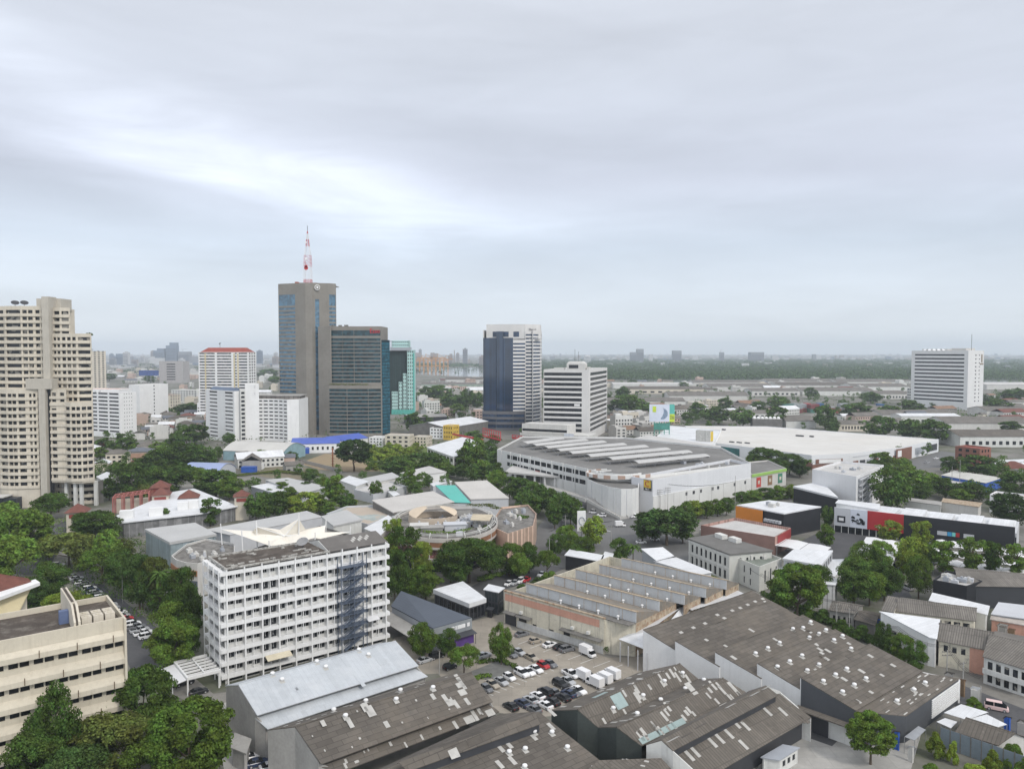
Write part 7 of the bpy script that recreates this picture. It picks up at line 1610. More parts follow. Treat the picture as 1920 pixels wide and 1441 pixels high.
    def ex(r, l):
        for i in range(3): signboard(r, l[i], l[i+1], 6.8, 8.6, M('orange_brown_band', (.40, .20, .11), .8), .05, 'orange_band', .2); signboard(r, l[i], l[i+1], .3, 5.2, M('grey_panel_glass', (.12, .14, .16), .2), .04, 'glazing')
        clutter(r, l, 10, 8, 10.3, .7)
    polyb('round-cornered building with an orange-brown band and a cluttered roof', pts, 11, offwhite, rooftop, 'round_building', 'building', par=.7, extra=ex)
    base = polyb('dark-sided building carrying the tensile canopy on its roof', [(440, 1040), (500, 1050), (665, 1004), (600, 985)], 11.5, darkcon, rooftop, 'canopy_base', 'building', par=.8)[0]
    # tensile canopy
    tips = [(416, 992, 16.5), (482, 987, 19), (560, 972, 21.5), (610, 985, 17.5), (655, 997, 16), (590, 1008, 16), (505, 1023, 15), (455, 1005, 17.5)]
    P = [G(*t) for t in tips]; c0 = sum(P, Vector((0, 0, 0)))/8; r = thing('tensile_canopy', 'cream tensile canopy with white masts behind the white eight-storey block', 'canopy', (c0.x, c0.y, 11), 0); m = MB(); f = MB(); l = [to_local(r, p) for p in P]; hub = Vector((0, 0, l[1].z-3.5))
    for i in range(8):
        a, b = l[i], l[(i+1) % 8]; mid = a.lerp(b, .5).lerp(hub, .25)+Vector((0, 0, -1.2)); ia, ib = a.lerp(hub, .55)+Vector((0, 0, .8)), b.lerp(hub, .55)+Vector((0, 0, .8)); im = mid.lerp(hub, .6)
        for tri in ((a, mid, ia), (mid, b, ib), (mid, im, ia), (mid, ib, im), (ia, im, hub), (im, ib, hub)): m.face([tuple(v) for v in tri])
        f.tube(tuple(a), tuple(hub+Vector((0, 0, .4))), .16, 0, 5); f.tube((a.x, a.y, 0), (a.x*1.02, a.y*1.02, a.z+2.0), .2, 0, 6)
    o = m.build('fabric', tentc, r); sm = o.modifiers.new('thick', 'SOLIDIFY'); sm.thickness = .05; f.build('mast_frame', white, r)
oval()
# brown-turreted market in the west
def market():
    r, l = polyb('white-roofed market hall with glazed sides below brown turrets', [(218, 966), (228, 979), (376, 962), (446, 948), (364, 915), (322, 922)], 7, M('grey_shop_glazing', (.15, .15, .15), .4, .3, .4, grid=(2.2, 3, .15, .3, -.8)), WH, 'market_hall', 'market', th=.5, over=1.2)
    def turret(px, py, yt, w, label, hw=None, wm=creamw):
        g = G(px, py); z1 = zat(g, yt); ww = w/FPX*g.y; b = thing('turret', label, 'turret', (g.x, g.y, 0), .3, 'brown-roofed turrets of the market'); m = MB(); ze = z1-(ww*.38); m.box(-ww*.42, -ww*.42, 0, ww*.42, ww*.42, ze); m.build('wall', wm, b); m = MB(); hip(m, -ww*.42, -ww*.42, ww*.42, ww*.42, ze+.01, z1, ww*.1); m.build('roof', tile, b)
        m = MB(); m.box(-ww*.3, -ww*.44, ze-2.4, ww*.3, -ww*.421, ze-.8); m.build('vent_window', M('dull_red_panel', (.25, .06, .05), .8), b)
    turret(302, 955, 899, 34, 'tallest brown-roofed turret with red panels in the market roof', wm=M('dull_red_wall', (.32, .13, .10), .85)); turret(303, 960, 913, 34, 'cream gabled turret right below the tallest red turret'); turret(355, 958, 917, 36, 'wide low brown-roofed turret in the middle of the white market roof', wm=white2); turret(454, 972, 917, 30, 'cream brown-roofed gate turret at the east end of the market'); turret(147, 1000, 943, 38, 'brown-roofed gate turret with cream walls at the west end of the market')
    q = G(212, 970); b = thing('pergola', 'faded red steel pergola on the market roof beside the red turret', 'pergola', (q.x, q.y, 0), 0.35); m = MB(); e = to_local(b, G(285, 955))
    for k in range(3):
        y = k*5; m.tube((0, y, 9.5), (e.x, y, 11), .3, 0, 4)
        for i in range(5): x = e.x*i/4; m.tube((x, y, 0), (x, y, 9.5+1.5*i/4), .3, 0, 4)
    for i in range(9): x = e.x*i/8; m.tube((x, 0, 9.6+1.5*i/8), (x, 10, 9.6+1.5*i/8), .2, 0, 4)
    m.build('frame', M('faded_red_steel', (.36, .13, .11), .7), b); m = MB(); m.box(0, 10.5, 0, e.x, 10.8, 7); m.build('screen_wall', creamw, b)
    for (x, y, w) in ((238, 962, 24), (293, 957, 24), (343, 946, 18), (362, 943, 20)): p = G(x, y, 9); t = thing('roof_sign_box', f'blank white sign box on the market roof edge, {["westmost", "below the red turret", "small one beside wide turret", "in front of wide turret"][[238, 293, 343, 362].index(x)]}', 'sign', (p.x, p.y, 7), .3, 'white boxes on the market roof'); m = MB(); ww = w/FPX*p.y; m.box(-ww/2, -1.5, 0, ww/2, 1.5, 3.4); m.build('box', white, t)
market()
# ---------------- ground surfaces ----------------
sheet('parking_yard', [(690, 1270), (740, 1195), (880, 1165), (945, 1150), (960, 1180), (1140, 1232), (1230, 1230), (1260, 1262), (1150, 1330), (1000, 1345), (900, 1330), (820, 1262)], lotcon, .02)
sheet('front_yard', [(400, 1330), (450, 1300), (520, 1380), (640, 1450), (640, 1500), (380, 1500), (420, 1441)], paving, .02)
sheet('car_park_lane', [(118, 1072), (160, 1068), (300, 1180), (330, 1240), (250, 1270), (225, 1200)], asphalt, .012)
sheet('lane', [(330, 1240), (400, 1300), (470, 1290), (440, 1340), (380, 1330), (250, 1262)], M('worn_lane', (.22, .21, .19), .95, .2, .2), .016)
sheet('road', [(20, 1075), (60, 1010), (100, 985), (135, 970), (150, 985), (110, 1020), (90, 1080)], asphalt, .012)
sheet('junction', [(985, 1050), (1010, 985), (1050, 940), (1110, 935), (1200, 968), (1300, 1000), (1290, 1060), (1160, 1070), (1130, 1035), (1060, 1065)], M('grey_road', (.15, .15, .148), .95, .12, .1), .012)
sheet('road', [(860, 1110), (985, 1050), (1060, 1065), (1010, 1085), (930, 1110), (905, 1135)], asphalt, .016)
sheet('plaza_road', [(1560, 985), (1640, 1005), (1610, 1050), (1585, 1090), (1500, 1060), (1470, 1030)], asphalt, .012)
sheet('plaza_road', [(1700, 1020), (1740, 1020), (1690, 1080), (1710, 1120), (1650, 1120), (1660, 1070)], asphalt, .016)
sheet('alley', [(1790, 1278), (1925, 1330), (1960, 1400), (1850, 1350), (1740, 1300), (1715, 1270)], asphalt, .012)
sheet('concrete_yard', [(1440, 1400), (1520, 1345), (1600, 1345), (1740, 1330), (1700, 1470), (1400, 1480)], paving, .012)
sheet('asphalt_patch', [(1495, 1375), (1530, 1345), (1600, 1360), (1560, 1398)], asphalt, .016)
sheet('store_car_park', [(1690, 868), (1765, 845), (1800, 850), (1770, 875), (1720, 880)], M('grey_road', (.15,)*3), .012)
sheet('brown_field', [(560, 868), (610, 850), (720, 862), (715, 882), (660, 885), (600, 880)], soilm, .012)
sheet('scrub_field', [(690, 860), (700, 832), (790, 826), (820, 845), (800, 885), (715, 885)], grassm, .016)
sheet('rough_ground', [(440, 880), (520, 868), (600, 880), (590, 900), (500, 895)], M('rough_ground', (.21, .18, .125), .95, .25, .1, blotch=[(.1, .48, .6, .8, (.07, .09, .035))]), .02)
mb = MB()
for i in range(9):
    a, b = G(948+26*i*.9, 1200+8*i*.9), G(980+26*i*.9, 1188+8*i*.9); d = (b-a).normalized()*.08; n = Vector((-d.y, d.x, 0)); mb.face([(p.x, p.y, .03) for p in (a-n, b-n, b+n, a+n)])
for i in range(10):
    a, b = G(905+12.6*i, 1296-5.1*i), G(925+12.6*i, 1303-5.1*i); d = (b-a).normalized()*.08; n = Vector((-d.y, d.x, 0)); mb.face([(p.x, p.y, .03) for p in (a-n, b-n, b+n, a+n)])
for i in range(6):
    a, b = G(1085+9*i, 1012-4*i), G(1100+9*i, 1016-4*i); d = (b-a).normalized()*.25; n = Vector((-d.y, d.x, 0)); mb.face([(p.x, p.y, .03) for p in (a-n, b-n, b+n, a+n)])
tag(mb.build('road_markings', white2), kind='structure')
m = MB(); P = [G(875, 1262), G(935, 1238), G(975, 1252), G(915, 1275)]; m.prism([(p.x, p.y) for p in P], 0, .14); tag(m.build('parking_island', M('island_gravel', (.16, .16, .15), .95, .2, .5)), kind='structure')
# ---------------- row houses and sheds in the south-east ----------------
RW = ([(1, 2.6), (3.6, 5.2)], 6, 1, .55)
def house2(label, pts, ze, zr, wm, rm, win={}, ridge=.5, name='row_house', extra=None, over=.6, cat='house', th=.12):
    """pitched house from its four roof corners: pts 0-1 is the near eave, 2-3 the far one"""
    P = [G(p[0], p[1], ze) for p in pts]; d = P[1]-P[0]; r = thing(name, label, cat, (P[0].x, P[0].y, 0), math.atan2(d.y, d.x)); l = [to_local(r, p) for p in P]
    ra, rb = l[0].lerp(l[3], ridge), l[1].lerp(l[2], ridge); ra.z = rb.z = zr; m = MB()
    m.slab([tuple(v) for v in (l[0], l[1], rb, ra)], th); m.slab([tuple(v) for v in (ra, rb, l[2], l[3])], th); m.tube(tuple(ra), tuple(rb), .14, 0, 5); m.build('roof', rm, r)
    w = MB(); ws = []; k = shrink(l, over)
    for i in range(4):
        A, B = k[i], k[(i+1) % 4]; u = Vector((B.x-A.x, B.y-A.y)); ln = u.length; u /= ln; s = win.get(i)
        facade(w, ws, A, u, ln, 0, ze-.15, s[0] if s else (), cols(ln, s[1], s[2], s[3]) if s else (), .25, .12)
        if i in (1, 3):
            iw = Vector((-u.y, u.x))*.25; t = Vector((ra.x, ra.y)) if i == 3 else Vector((rb.x, rb.y)); t = Vector((A.x, A.y))+u*((t-Vector((A.x, A.y))).dot(u))
            w.hexa([(A.x, A.y, ze-.14), (B.x, B.y, ze-.14), (B.x+iw.x, B.y+iw.y, ze-.14), (A.x+iw.x, A.y+iw.y, ze-.14)], [(t.x-.01*u.x, t.y-.01*u.y, zr-.2), (t.x+.01*u.x, t.y+.01*u.y, zr-.2), (t.x+iw.x+.01*u.x, t.y+iw.y, zr-.2), (t.x+iw.x, t.y+iw.y, zr-.2)])
    w.build('wall', wm, r); put_windows(r, ws, glassc)
    if extra: extra(r, l)
    return r
house2('long row house with a worn grey corrugated roof and dark upper openings', [(1676, 1145), (1830, 1164), (1833, 1139), (1690, 1119)], 7, 8.8, peel, asbestos3, {0: ([(1, 2.8), (4.2, 6)], 8, .6, .7)})
polyb('small cream block at the west end of the grey-roofed row house', [(1652, 1143), (1676, 1147), (1688, 1120), (1664, 1116)], 8, peel, asbestos3, 'house', 'house', win={0: ([(4.5, 6.5)], 1, 1, .6)})
polyb('white wedge-shaped house with a sloping white roof and black windows', [(1648, 1145, 9.5), (1742, 1194, 7.5), (1757, 1197, 7.5), (1763, 1160, 9)], 8, white, whitemetal, 'house', 'house', extra=lambda r, l: [signboard(r, l[0].lerp(l[1], a), l[0].lerp(l[1], b), 4.2, 5.6, glass, -.2, 'window') for a, b in ((.28, .36), (.5, .70), (.82, .87))])
def bal(r, l):
    for z in (3.3,): m = MB(); m.box(l[0].x+.5, -1.0, z-.3, l[1].x-.5, .55, z); m.box(l[0].x+.5, -1.0, z, l[1].x-.5, -.85, z+1.0); m.build('balcony', white2, r)
house2('row house with cream and salmon walls beside the white wedge house', [(1757, 1200), (1857, 1219), (1866, 1184), (1763, 1166)], 6.6, 8.8, peel, asbestos3, {0: ([(4, 5.6)], 5, .6, .5)}, extra=lambda r, l: signboard(r, l[0].lerp(l[1], .62), l[0].lerp(l[1], .99), 0, 6.2, salmon, -.55, 'salmon_wall', .1))
house2('row house with a white balcony at the east edge below worn roofs', [(1842, 1230), (1935, 1258), (1945, 1196), (1866, 1182)], 6.6, 8.8, white2, asbestos3, {0: ([(.6, 2.6), (3.6, 5.6)], 5, .5, .6)}, extra=bal)
house2('small hut with a tan sheet roof among trees north of stepped warehouse', [(1553, 1143), (1603, 1151), (1621, 1134), (1566, 1125)], 4, 5.2, concrete, asbestos3, {0: ([(1, 2.6)], 4, .5, .5)}, name='hut')
house2('dark low roof shed beside the tan-roofed hut', [(1600, 1160), (1642, 1172), (1652, 1150), (1622, 1143)], 3.2, 4.2, darkcon, asbestos, name='shed', cat='shed')
house2('brown-roofed bungalow behind the grey sheet fence in the south-east corner', [(1790, 1371), (1872, 1397), (1935, 1385), (1830, 1350)], 3.6, 5.4, offwhite, asbestos2, name='bungalow')
for lab, pts, z in (('largest white sheet roof beside the brown-roofed bungalow', [(1770, 1335), (1812, 1348), (1853, 1334), (1802, 1319)], 4), ('low white sheet roof at the west side of the bungalow', [(1756, 1352), (1783, 1364), (1795, 1352), (1772, 1345)], 3.2), ('grey-white sheet awning over the bungalow yard', [(1812, 1348), (1870, 1362), (1888, 1357), (1850, 1338)], 3.8), ('grey lean-to roof beneath the louvred warehouse wall', [(1696, 1380), (1715, 1387), (1736, 1367), (1722, 1360)], 3.4)): polyb(lab, pts, z, greymetal, whitemetal if 'white' in lab else steel, 'shed_roof', 'shed roof', open_=(0, 1, 2, 3), over=.2, th=.08, extra=lambda r, l: [(lambda m: (m.tube((p.x, p.y, 0), (p.x, p.y, p.z-.05), .06), m.build('post', steel, r)))(MB()) for p in l])
house2('restaurant with a sagging brown-grey thatched roof at the east side', [(1796, 1098), (1925, 1100), (1930, 1075), (1786, 1062)], 7, 9, darkmetal, asbestos3, name='restaurant', cat='restaurant')
polyb('black-walled restaurant block with a cluttered pale roof', [(1750, 1086), (1813, 1098), (1842, 1088), (1775, 1068)], 8, black, lightroof, 'restaurant_block', 'restaurant', par=.6, extra=lambda r, l: clutter(r, l, 8, 3, 7.4, .7))
polyb('long white sloping roof below the black-walled restaurant', [(1741, 1125, 6), (1852, 1152, 6), (1856, 1135, 7), (1748, 1110, 7)], 6, white2, whitemetal, 'shed', 'shed')
polyb('grey metal roof with a white edge at the far east beside row house', [(1858, 1150), (1930, 1160), (1935, 1135), (1872, 1128)], 5, greymetal, lightgrey, 'shed', 'shed')
polyb('patched low roof with pink and blue sheets east of the grey row house', [(1856, 1160, 4), (1925, 1172, 4), (1930, 1152, 5), (1860, 1145, 5)], 4, salmon, M('patched_pale_roof', (.42, .38, .34), .9, .25, .4), 'shack', 'house')
polyb('white site cabin with a dark door at the foot of the raised-ridge warehouse', [(1426, 1418), (1462, 1424), (1500, 1400), (1468, 1394)], 3, white2, greymetal, 'site_cabin', 'cabin', win={0: ([(.2, 2.3)], 1, 3, .4), 1: ([(1, 2.2)], 3, .6, .6)})
polyb('concrete pump house beside the pale zinc warehouse and tan tanks', [(432, 1400), (462, 1412), (472, 1384), (440, 1372)], 4, concrete, concrete, 'pump_house', 'shed')
for i, (x, y) in enumerate(((476, 1392), (472, 1384))): g = G(x, y+8); q = thing('water_tank', f'tan cylindrical tank beside the pump house, {["front", "rear"][i]} one', 'water tank', g, 0, 'tan tanks'); m = MB(); m.lathe([(.9, 0), (.95, .1), (.95, 2.6), (.7, 2.9), (.2, 3)], (0, 0, 0), 14); m.build('tank', M('tan_plastic', (.38, .26, .15), .6), q)
g = random.Random(6)
for i, (x, y) in enumerate(((1868, 1172), (1888, 1180), (1908, 1172), (1893, 1160), (1925, 1185), (1700, 1180), (1725, 1150), (1640, 1162), (1770, 1262), (1795, 1275), (1818, 1290), (1880, 1345), (1905, 1352), (1845, 1368), (1700, 1400), (1672, 1372))):
    z = g.uniform(2.4, 3.6); w_ = g.uniform(14, 26); h_ = w_*.32
    polyb(f'small makeshift lean-to with a { ["grey", "rusty", "pale", "dark"][i % 4]} sheet roof, {"near the row houses" if x > 1760 and y < 1300 else "by the alley" if x > 1840 else "beside the stepped warehouse"}', [(x, y, z), (x+w_*.8, y+h_*.6, z), (x+w_, y-h_*.2, z+.8), (x+w_*.25, y-h_*.7, z+.8)], z, [concrete, MATS['weathered_wood'], offwhite, bluep][i % 4], [asbestos3, M('rusty_sheet_roof', (.24, .15, .10), .9, .25, .3), lightgrey, asbestos][i % 4], 'shack', 'shack', group='makeshift lean-tos', th=.08, over=.3)
# sheet fence
A, B = G(1762, 1398), G(1945, 1465); n = 9
f = thing('sheet_fence', 'tall grey-blue sheet fence with dark posts in the south-east corner', 'fence', A, math.atan2(B.y-A.y, B.x-A.x)); L_ = (B-A).length
for i in range(n):
    m = MB(); m.box(L_*i/n+.12, -.04, .1, L_*(i+1)/n-.12, .04, 4.0); m.box(L_*i/n+.12, -.07, 2, L_*(i+1)/n-.12, -.041, 2.12); m.build('panel', M('grey_blue_sheet', (.20, .24, .27), .6, .1, .4), f); m = MB(); m.tube((L_*i/n, 0, 0), (L_*i/n, 0, 4.2), .1); m.build('post', darkcon, f)
polyb('wooden stack of yellow boards by the lower warehouse wall', [(1565, 1366), (1590, 1374), (1598, 1366), (1574, 1358)], 1.6, M('yellow_boards', (.50, .34, .13), .8, .2, .8), M('yellow_boards', (.5, .34, .13)), 'board_stack', 'boards', th=.1, over=0)
# ---------------- named middle-ground buildings ----------------
def arch_hall(label, A, B, D, ze, zr, wm, rm):
    o, rz, L = frame2(A, B); r = thing('arched_hall', label, 'hall', (o.x, o.y, 0), rz); m = MB(); n = 10; pr = [(D*i/n, ze+(zr-ze)*math.sin(math.pi*i/n)) for i in range(n+1)]
    for (a, b), (c, d) in zip(pr[:-1], pr[1:]): m.slab([(-.5, a, b), (L+.5, a, b), (L+.5, c, d), (-.5, c, d)], .2)
    m.build('roof', rm, r); w = MB(); w.box(0, .3, 0, L, D-.3, ze-.1)
    for x in (0, L-.3): P = [(a, b-.2) for a, b in pr]; w.hexa([(x, a, b) for a, b in P][::-1], [(x+.3, a, b) for a, b in P][::-1])
    w.build('wall', wm, r)
arch_hall('pale arched-roof sports hall below the white slotted block', G(418, 862), G(530, 866), 34, 7, 12, M('teal_base_wall', (.25, .38, .42), .8), M('pale_arch_roof', (.52, .51, .48), .7, .06, .1))
arch_hall('blue arched roof hall among trees north of the market', G(340, 898), G(408, 900), 22, 5, 9, lightgrey, M('pale_blue_roof', (.30, .36, .55), .5, .06, .2))
rr = lambda *a, **k: pitched(*a, **k)
rr('factory', 'white factory with a bright blue pitched roof below the grey towers', G(546, 850), G(636, 848), 30, 7.5, 10.5, white, blueroof, front=([(2.5, 5)], 8, 3, .4))
rr('factory', 'second blue-roofed factory wing nearer the grey office base', G(630, 846), G(690, 838), 24, 8, 11, white2, blueroof)
rr('shed', 'low deep-blue roof shed in front of the blue-roofed factory', G(535, 853), G(580, 850), 10, 4, 5, bluep, blueroof)
block('apartment_block', 'beige block with a brown hipped roof behind the white slotted block', G(276, 771), G(318, 772), 22, 22, creamw, tile, front=(rows(5, 2, 4), 8, 1, .45), right=(rows(5, 2, 4), 4, 1, .45), par=.1)
block('apartment_block', 'white stepped balcony block east of the beige brown-roofed block', G(322, 758), G(370, 760), 20, 22, white2, lightroof, front=(rows(6, 2, 3.3), 9, 1, .55))
for x0, x1, yb, h, lab, wm in ((692, 718, 837, 8, 'white house below the grey office with small square windows', white), (722, 768, 840, 11, 'cream four-storey house with rounded bays east of the white house', creamw), (775, 800, 838, 9, 'cream low house beside the yellow block', creamw), (806, 831, 822, 10, 'white house against the yellow block', white), (831, 849, 824, 13, 'bright yellow block with small dark windows', M('bright_yellow_paint', (.62, .42, .07), .8)), (255, 303, 855, 7, 'white two-storey house with dark windows in the west trees', white2)):
    block('house', lab, G(x0, yb), G(x1, yb+1), 12, h, wm, lightroof, front=(rows(3, .6, (h-1)/3, .3, .75), 4, .5, .5), right=(rows(3, .6, (h-1)/3, .3, .75), 3, .5, .4), cat='house')
rr('market_hall', 'hall with white twin pitched roofs west of the blue glass tower', G(838, 822), G(915, 808), 42, 10, 14, darkcon, whitemetal)
rr('shed', 'dark open-sided hall with a long grey roof below the teal block', G(765, 796), G(838, 794), 30, 8, 10, darkmetal, concrete)
polyb('multi-level car park with white roof strips and red trim', [(800, 838), (850, 856), (925, 838), (870, 818)], 9, white2, whitemetal, 'car_park', 'car park', win={0: ([(1.5, 3.5), (5, 7.5)], 8, .5, .8), 1: ([(1.5, 3.5), (5, 7.5)], 6, .5, .8)}, th=.6)
for i, (a, b) in enumerate((((848, 815), (905, 826)), ((905, 818), (938, 826)), ((960, 822), (1010, 828)))): A, B = G(*a, 9), G(*b, 9); o, rz, L = frame2(A, B); q = thing('red_gate_frame', f'red steel roof trim on the car park skyline, {["long sloping piece", "tall lattice piece", "low eastern piece"][i]}', 'roof trim', (o.x, o.y, 9), rz, 'red steel trims'); m = MB(); h = (1.2, 7, 3)[i]; m.box(0, 0, 0, L, .6, 1); [m.tube((L*k/8, .3, 0), (L*k/8, .3, h), .3, 0, 4) for k in range(9)]; [m.tube((0, .3, h*t), (L, .3, h*t), .35, 0, 4) for t in (.5, 1)]; m.build('frame', M('bright_red_steel', (.5, .05, .05), .5), q)
block('house', 'brick-red tower house with a stepped tiled roof in the east', G(1790, 880), G(1836, 886), 14, 16, M('brick_red_wall', (.24, .11, .08), .9, .15, .5), redtile, front=(rows(4, 1, 3.6), 3, 1, .5), right=(rows(4, 1, 3.6), 3, 1, .5), cat='house')
pitched('house', 'hip-roofed brown house at the east edge behind palms', G(1868, 890), G(1925, 895), 14, 5, 9, creamw, tile, 'hip')
block('plant_building', 'white plant with a row of domed vents behind the superstore', G(1411, 803), G(1467, 804), 18, 10, darkcon, lightroof, par=.3); p = G(1411, 803)
for i in range(7): g = G(1416+7.6*i, 803); m = MB(); m.lathe([(1.6, 0), (1.8, .6), (1.5, 1.6), (.5, 2.3)], (0, 0, 0), 10); tag(m.build('roof_ventilator', white, loc=(g.x, g.y+4, 9.7)), f'white domed ventilator on the plant behind the superstore, {ORD[i]}', 'ventilator', 'domed ventilators')
for i, (x0, x1, yb, D, ze, zr, wm, rm) in enumerate([(1362, 1468, 786, 30, 7, 10, white2, asbestos3), (1474, 1530, 803, 32, 8, 12, white2, asbestos3), (1572, 1640, 808, 26, 7, 10, creamw, asbestos3), (1655, 1790, 790, 40, 8, 12, offwhite, asbestos3), (1690, 1800, 795, 24, 9, 11, white2, whitemetal), (1775, 1935, 808, 40, 8, 13, offwhite, asbestos3), (1800, 1940, 838, 34, 9, 13, white2, asbestos2), (1850, 1940, 782, 40, 8, 12, offwhite, asbestos3), (1140, 1285, 764, 40, 9, 13, white2, asbestos3), (1255, 1405, 752, 50, 9, 14, offwhite, asbestos3), (1410, 1500, 742, 50, 9, 13, offwhite, asbestos3), (1505, 1640, 742, 60, 9, 14, white2, asbestos3), (1640, 1705, 748, 50, 9, 13, offwhite, asbestos3), (1330, 1450, 733, 60, 9, 14, offwhite, asbestos3), (1460, 1600, 730, 70, 9, 14, offwhite, asbestos2), (1600, 1705, 733, 70, 9, 14, white2, asbestos3), (1170, 1320, 738, 50, 9, 13, creamw, asbestos2), (1150, 1300, 728, 50, 9, 12, white2, lightroof), (1300, 1430, 725, 60, 10, 14, offwhite, asbestos3), (1440, 1570, 723, 70, 10, 15, offwhite, asbestos3), (1570, 1700, 724, 70, 10, 15, white2, asbestos3), (1850, 1935, 730, 60, 10, 14, offwhite, lightroof), (790, 905, 728, 40, 9, 12, M('green_grey_wall', (.3, .36, .3)), asbestos3), (835, 905, 718, 50, 9, 14, offwhite, asbestos2), (800, 905, 735, 40, 8, 10, M('green_grey_wall', (.3, .36, .3)), lightroof), (300, 372, 706, 60, 14, 17, offwhite, concrete)]):
    pitched('warehouse', f'{"pale" if wm in (white2, lightroof) else "grey"} shed of the port district, {["north of the superstore", "with a white gable behind the superstore", "with cream ends behind the superstore", "in front of the white slab office", "with a white roof in front of the slab office", "in the east below the slab office", "with brown roof at the east edge", "by the slab office east side"][i] if i < 8 else ["behind the billboard", "east of the billboard trees", "west of the containers", "north of the containers", "close west of the slab office", "in the second row", "with brown roof before the river bend", "at the bend near the slab office", "with cream walls north of the billboard", "with a pale roof near the river bend", "in the back row by the river, west", "in the back row by the river, middle", "in the back row by the river, east", "at the east edge by the river", "with green walls left of the blue tower", "with saw roof left of the blue tower", "with pale roof left of blue tower", "by the banded office"][i-8]}', G(x0, yb), G(x1, yb), D, ze, zr, wm, rm, front=([(2, 5)], 10, 3, .5) if i % 2 == 0 else None, group='port district sheds', cat='warehouse')
# containers, cranes
CC = [M('red_container', (.34, .05, .05), .6), M('maroon_container', (.2, .06, .06), .6), M('blue_container', (.05, .12, .25), .6), M('grey_container', (.30, .32, .33), .6), M('green_container', (.06, .18, .15), .6)]; g = random.Random(2)
for i in range(34):
    k = i % 17; lv = i//17; p = G(1472+k*8.0+(50 if k > 15 else 0), 774-(k % 3)*1.5); m = MB(); ci = g.choice([0, 0, 1, 2, 3, 4])
    if lv and g.random() < .25: continue
    m.box(0, 0, 0, 6.0, 12, 2.6)
    for j in range(6): m.box(.4+j*.95, -.08, .2, .8+j*.95, -.001, 2.4)
    o = m.build('shipping_container', CC[ci], loc=(p.x, p.y, lv*5.25+.02+2.62)); tag(o, f'{["red", "maroon", "blue", "grey", "green"][ci]} shipping container in the upper yard stack', 'container', 'shipping containers'); b = o.copy(); COL.objects.link(b); b.location.z -= 2.62; b.data = o.data; del b['label']; tag(b, f'{["red", "maroon", "blue", "grey", "green"][ci]} shipping container lower in the yard stack')
cr = M('orange_crane_paint', (.52, .26, .08), .7)
for i in range(8):
    p = G(779+i*7.5, 697+(i % 3)); h = 42+6*(i % 3); m = MB()
    for x in (0, 16):
        for y in (0, 16): m.tube((x, y, 0), (x, y, h), 1.3, 0, 4)
    m.tube((-22, 8, h), (34, 8, h), 1.7, 0, 4); m.tube((8, 8, h), (8, 8, h+14), 1, 0, 4); m.tube((8, 8, h+14), (34, 8, h), .6, 0, 4); m.box(-2, 2, h*.45, 18, 14, h*.5)
    tag(m.build('port_crane', cr, loc=(p.x, p.y, 0)), f'orange port gantry crane by the river, {ORD[i]} of eight', 'crane', 'orange port cranes')
q = G(261, 726); b = thing('billboard', 'long dark blue billboard on posts in the hazy west district', 'billboard', q, 0); w = 37/FPX*q.y; z0, z1 = zat(q, 704), zat(q, 694); m = MB(); m.box(0, 0, z0, w, 1, z1); m.build('panel', M('dark_blue_poster', (.05, .09, .25), .6, .3, .2), b); m = MB(); [m.tube((w*k/5, .5, 0), (w*k/5, .5, z0), .5, 0, 5) for k in range(1, 5)]; m.build('post', steel, b)
# ---------------- scattered small houses ----------------
def proto(k):
    m = MB(); g = random.Random(k); L, D, h = ((9, 8, 5.5), (12, 9, 6), (8, 14, 10), (22, 10, 9), (14, 11, 7), (30, 14, 7), (10, 10, 12), (18, 12, 14))[k]
    if k in (0, 1, 4, 5): m.box(0, 0, 0, L, D, h-.02, 0); (gable if k != 4 else (lambda mm, *a, **kw: hip(mm, *a[:6], m=1)))(m, 0, 0, L, D, h, h+D*.24, .5, .12, m=1)
    else:
        m.box(0, 0, 0, L, D, h, 0, 1); m.box(L*.1, D*.3, h, L*.45, D*.8, h+2.2, 0, 1)
        for x0, x1, y0, y1 in ((0, L, 0, .2), (0, .2, .21, D), (L-.2, L, .21, D)): m.box(x0, y0, h+.001, x1, y1, h+.7, 0)
    for z in range(int(h/3)):
        n = max(2, int(L/3))
        for i in range(n): m.box(L*(i+.25)/n, -.05, z*3+1, L*(i+.75)/n, .1, z*3+2.4, 2)
        for i in range(2): m.box(L-.1, D*(i+.25)/2, z*3+1, L+.05, D*(i+.7)/2, z*3+2.4, 2)
    return m
HW = [white2, offwhite, creamw, concrete, M('pale_pink_wall', (.5, .38, .32), .9)]; HR = [asbestos3, asbestos, tile, lightroof, whitemetal, M('rusty_sheet_roof', (.24, .15, .10), .9, .25, .3), M('slate_roof', (.13, .14, .16), .8)]
HN = ['small gabled house', 'wide gabled house', 'three-storey shophouse', 'row of shophouses', 'hip-roofed house', 'long shed', 'four-storey narrow block', 'four-storey block']; RN = ['grey-roofed', 'dark-roofed', 'red-brown roofed', 'flat pale-topped', 'white-roofed', 'rust-roofed', 'slate-roofed']
protos = {}; spots = []
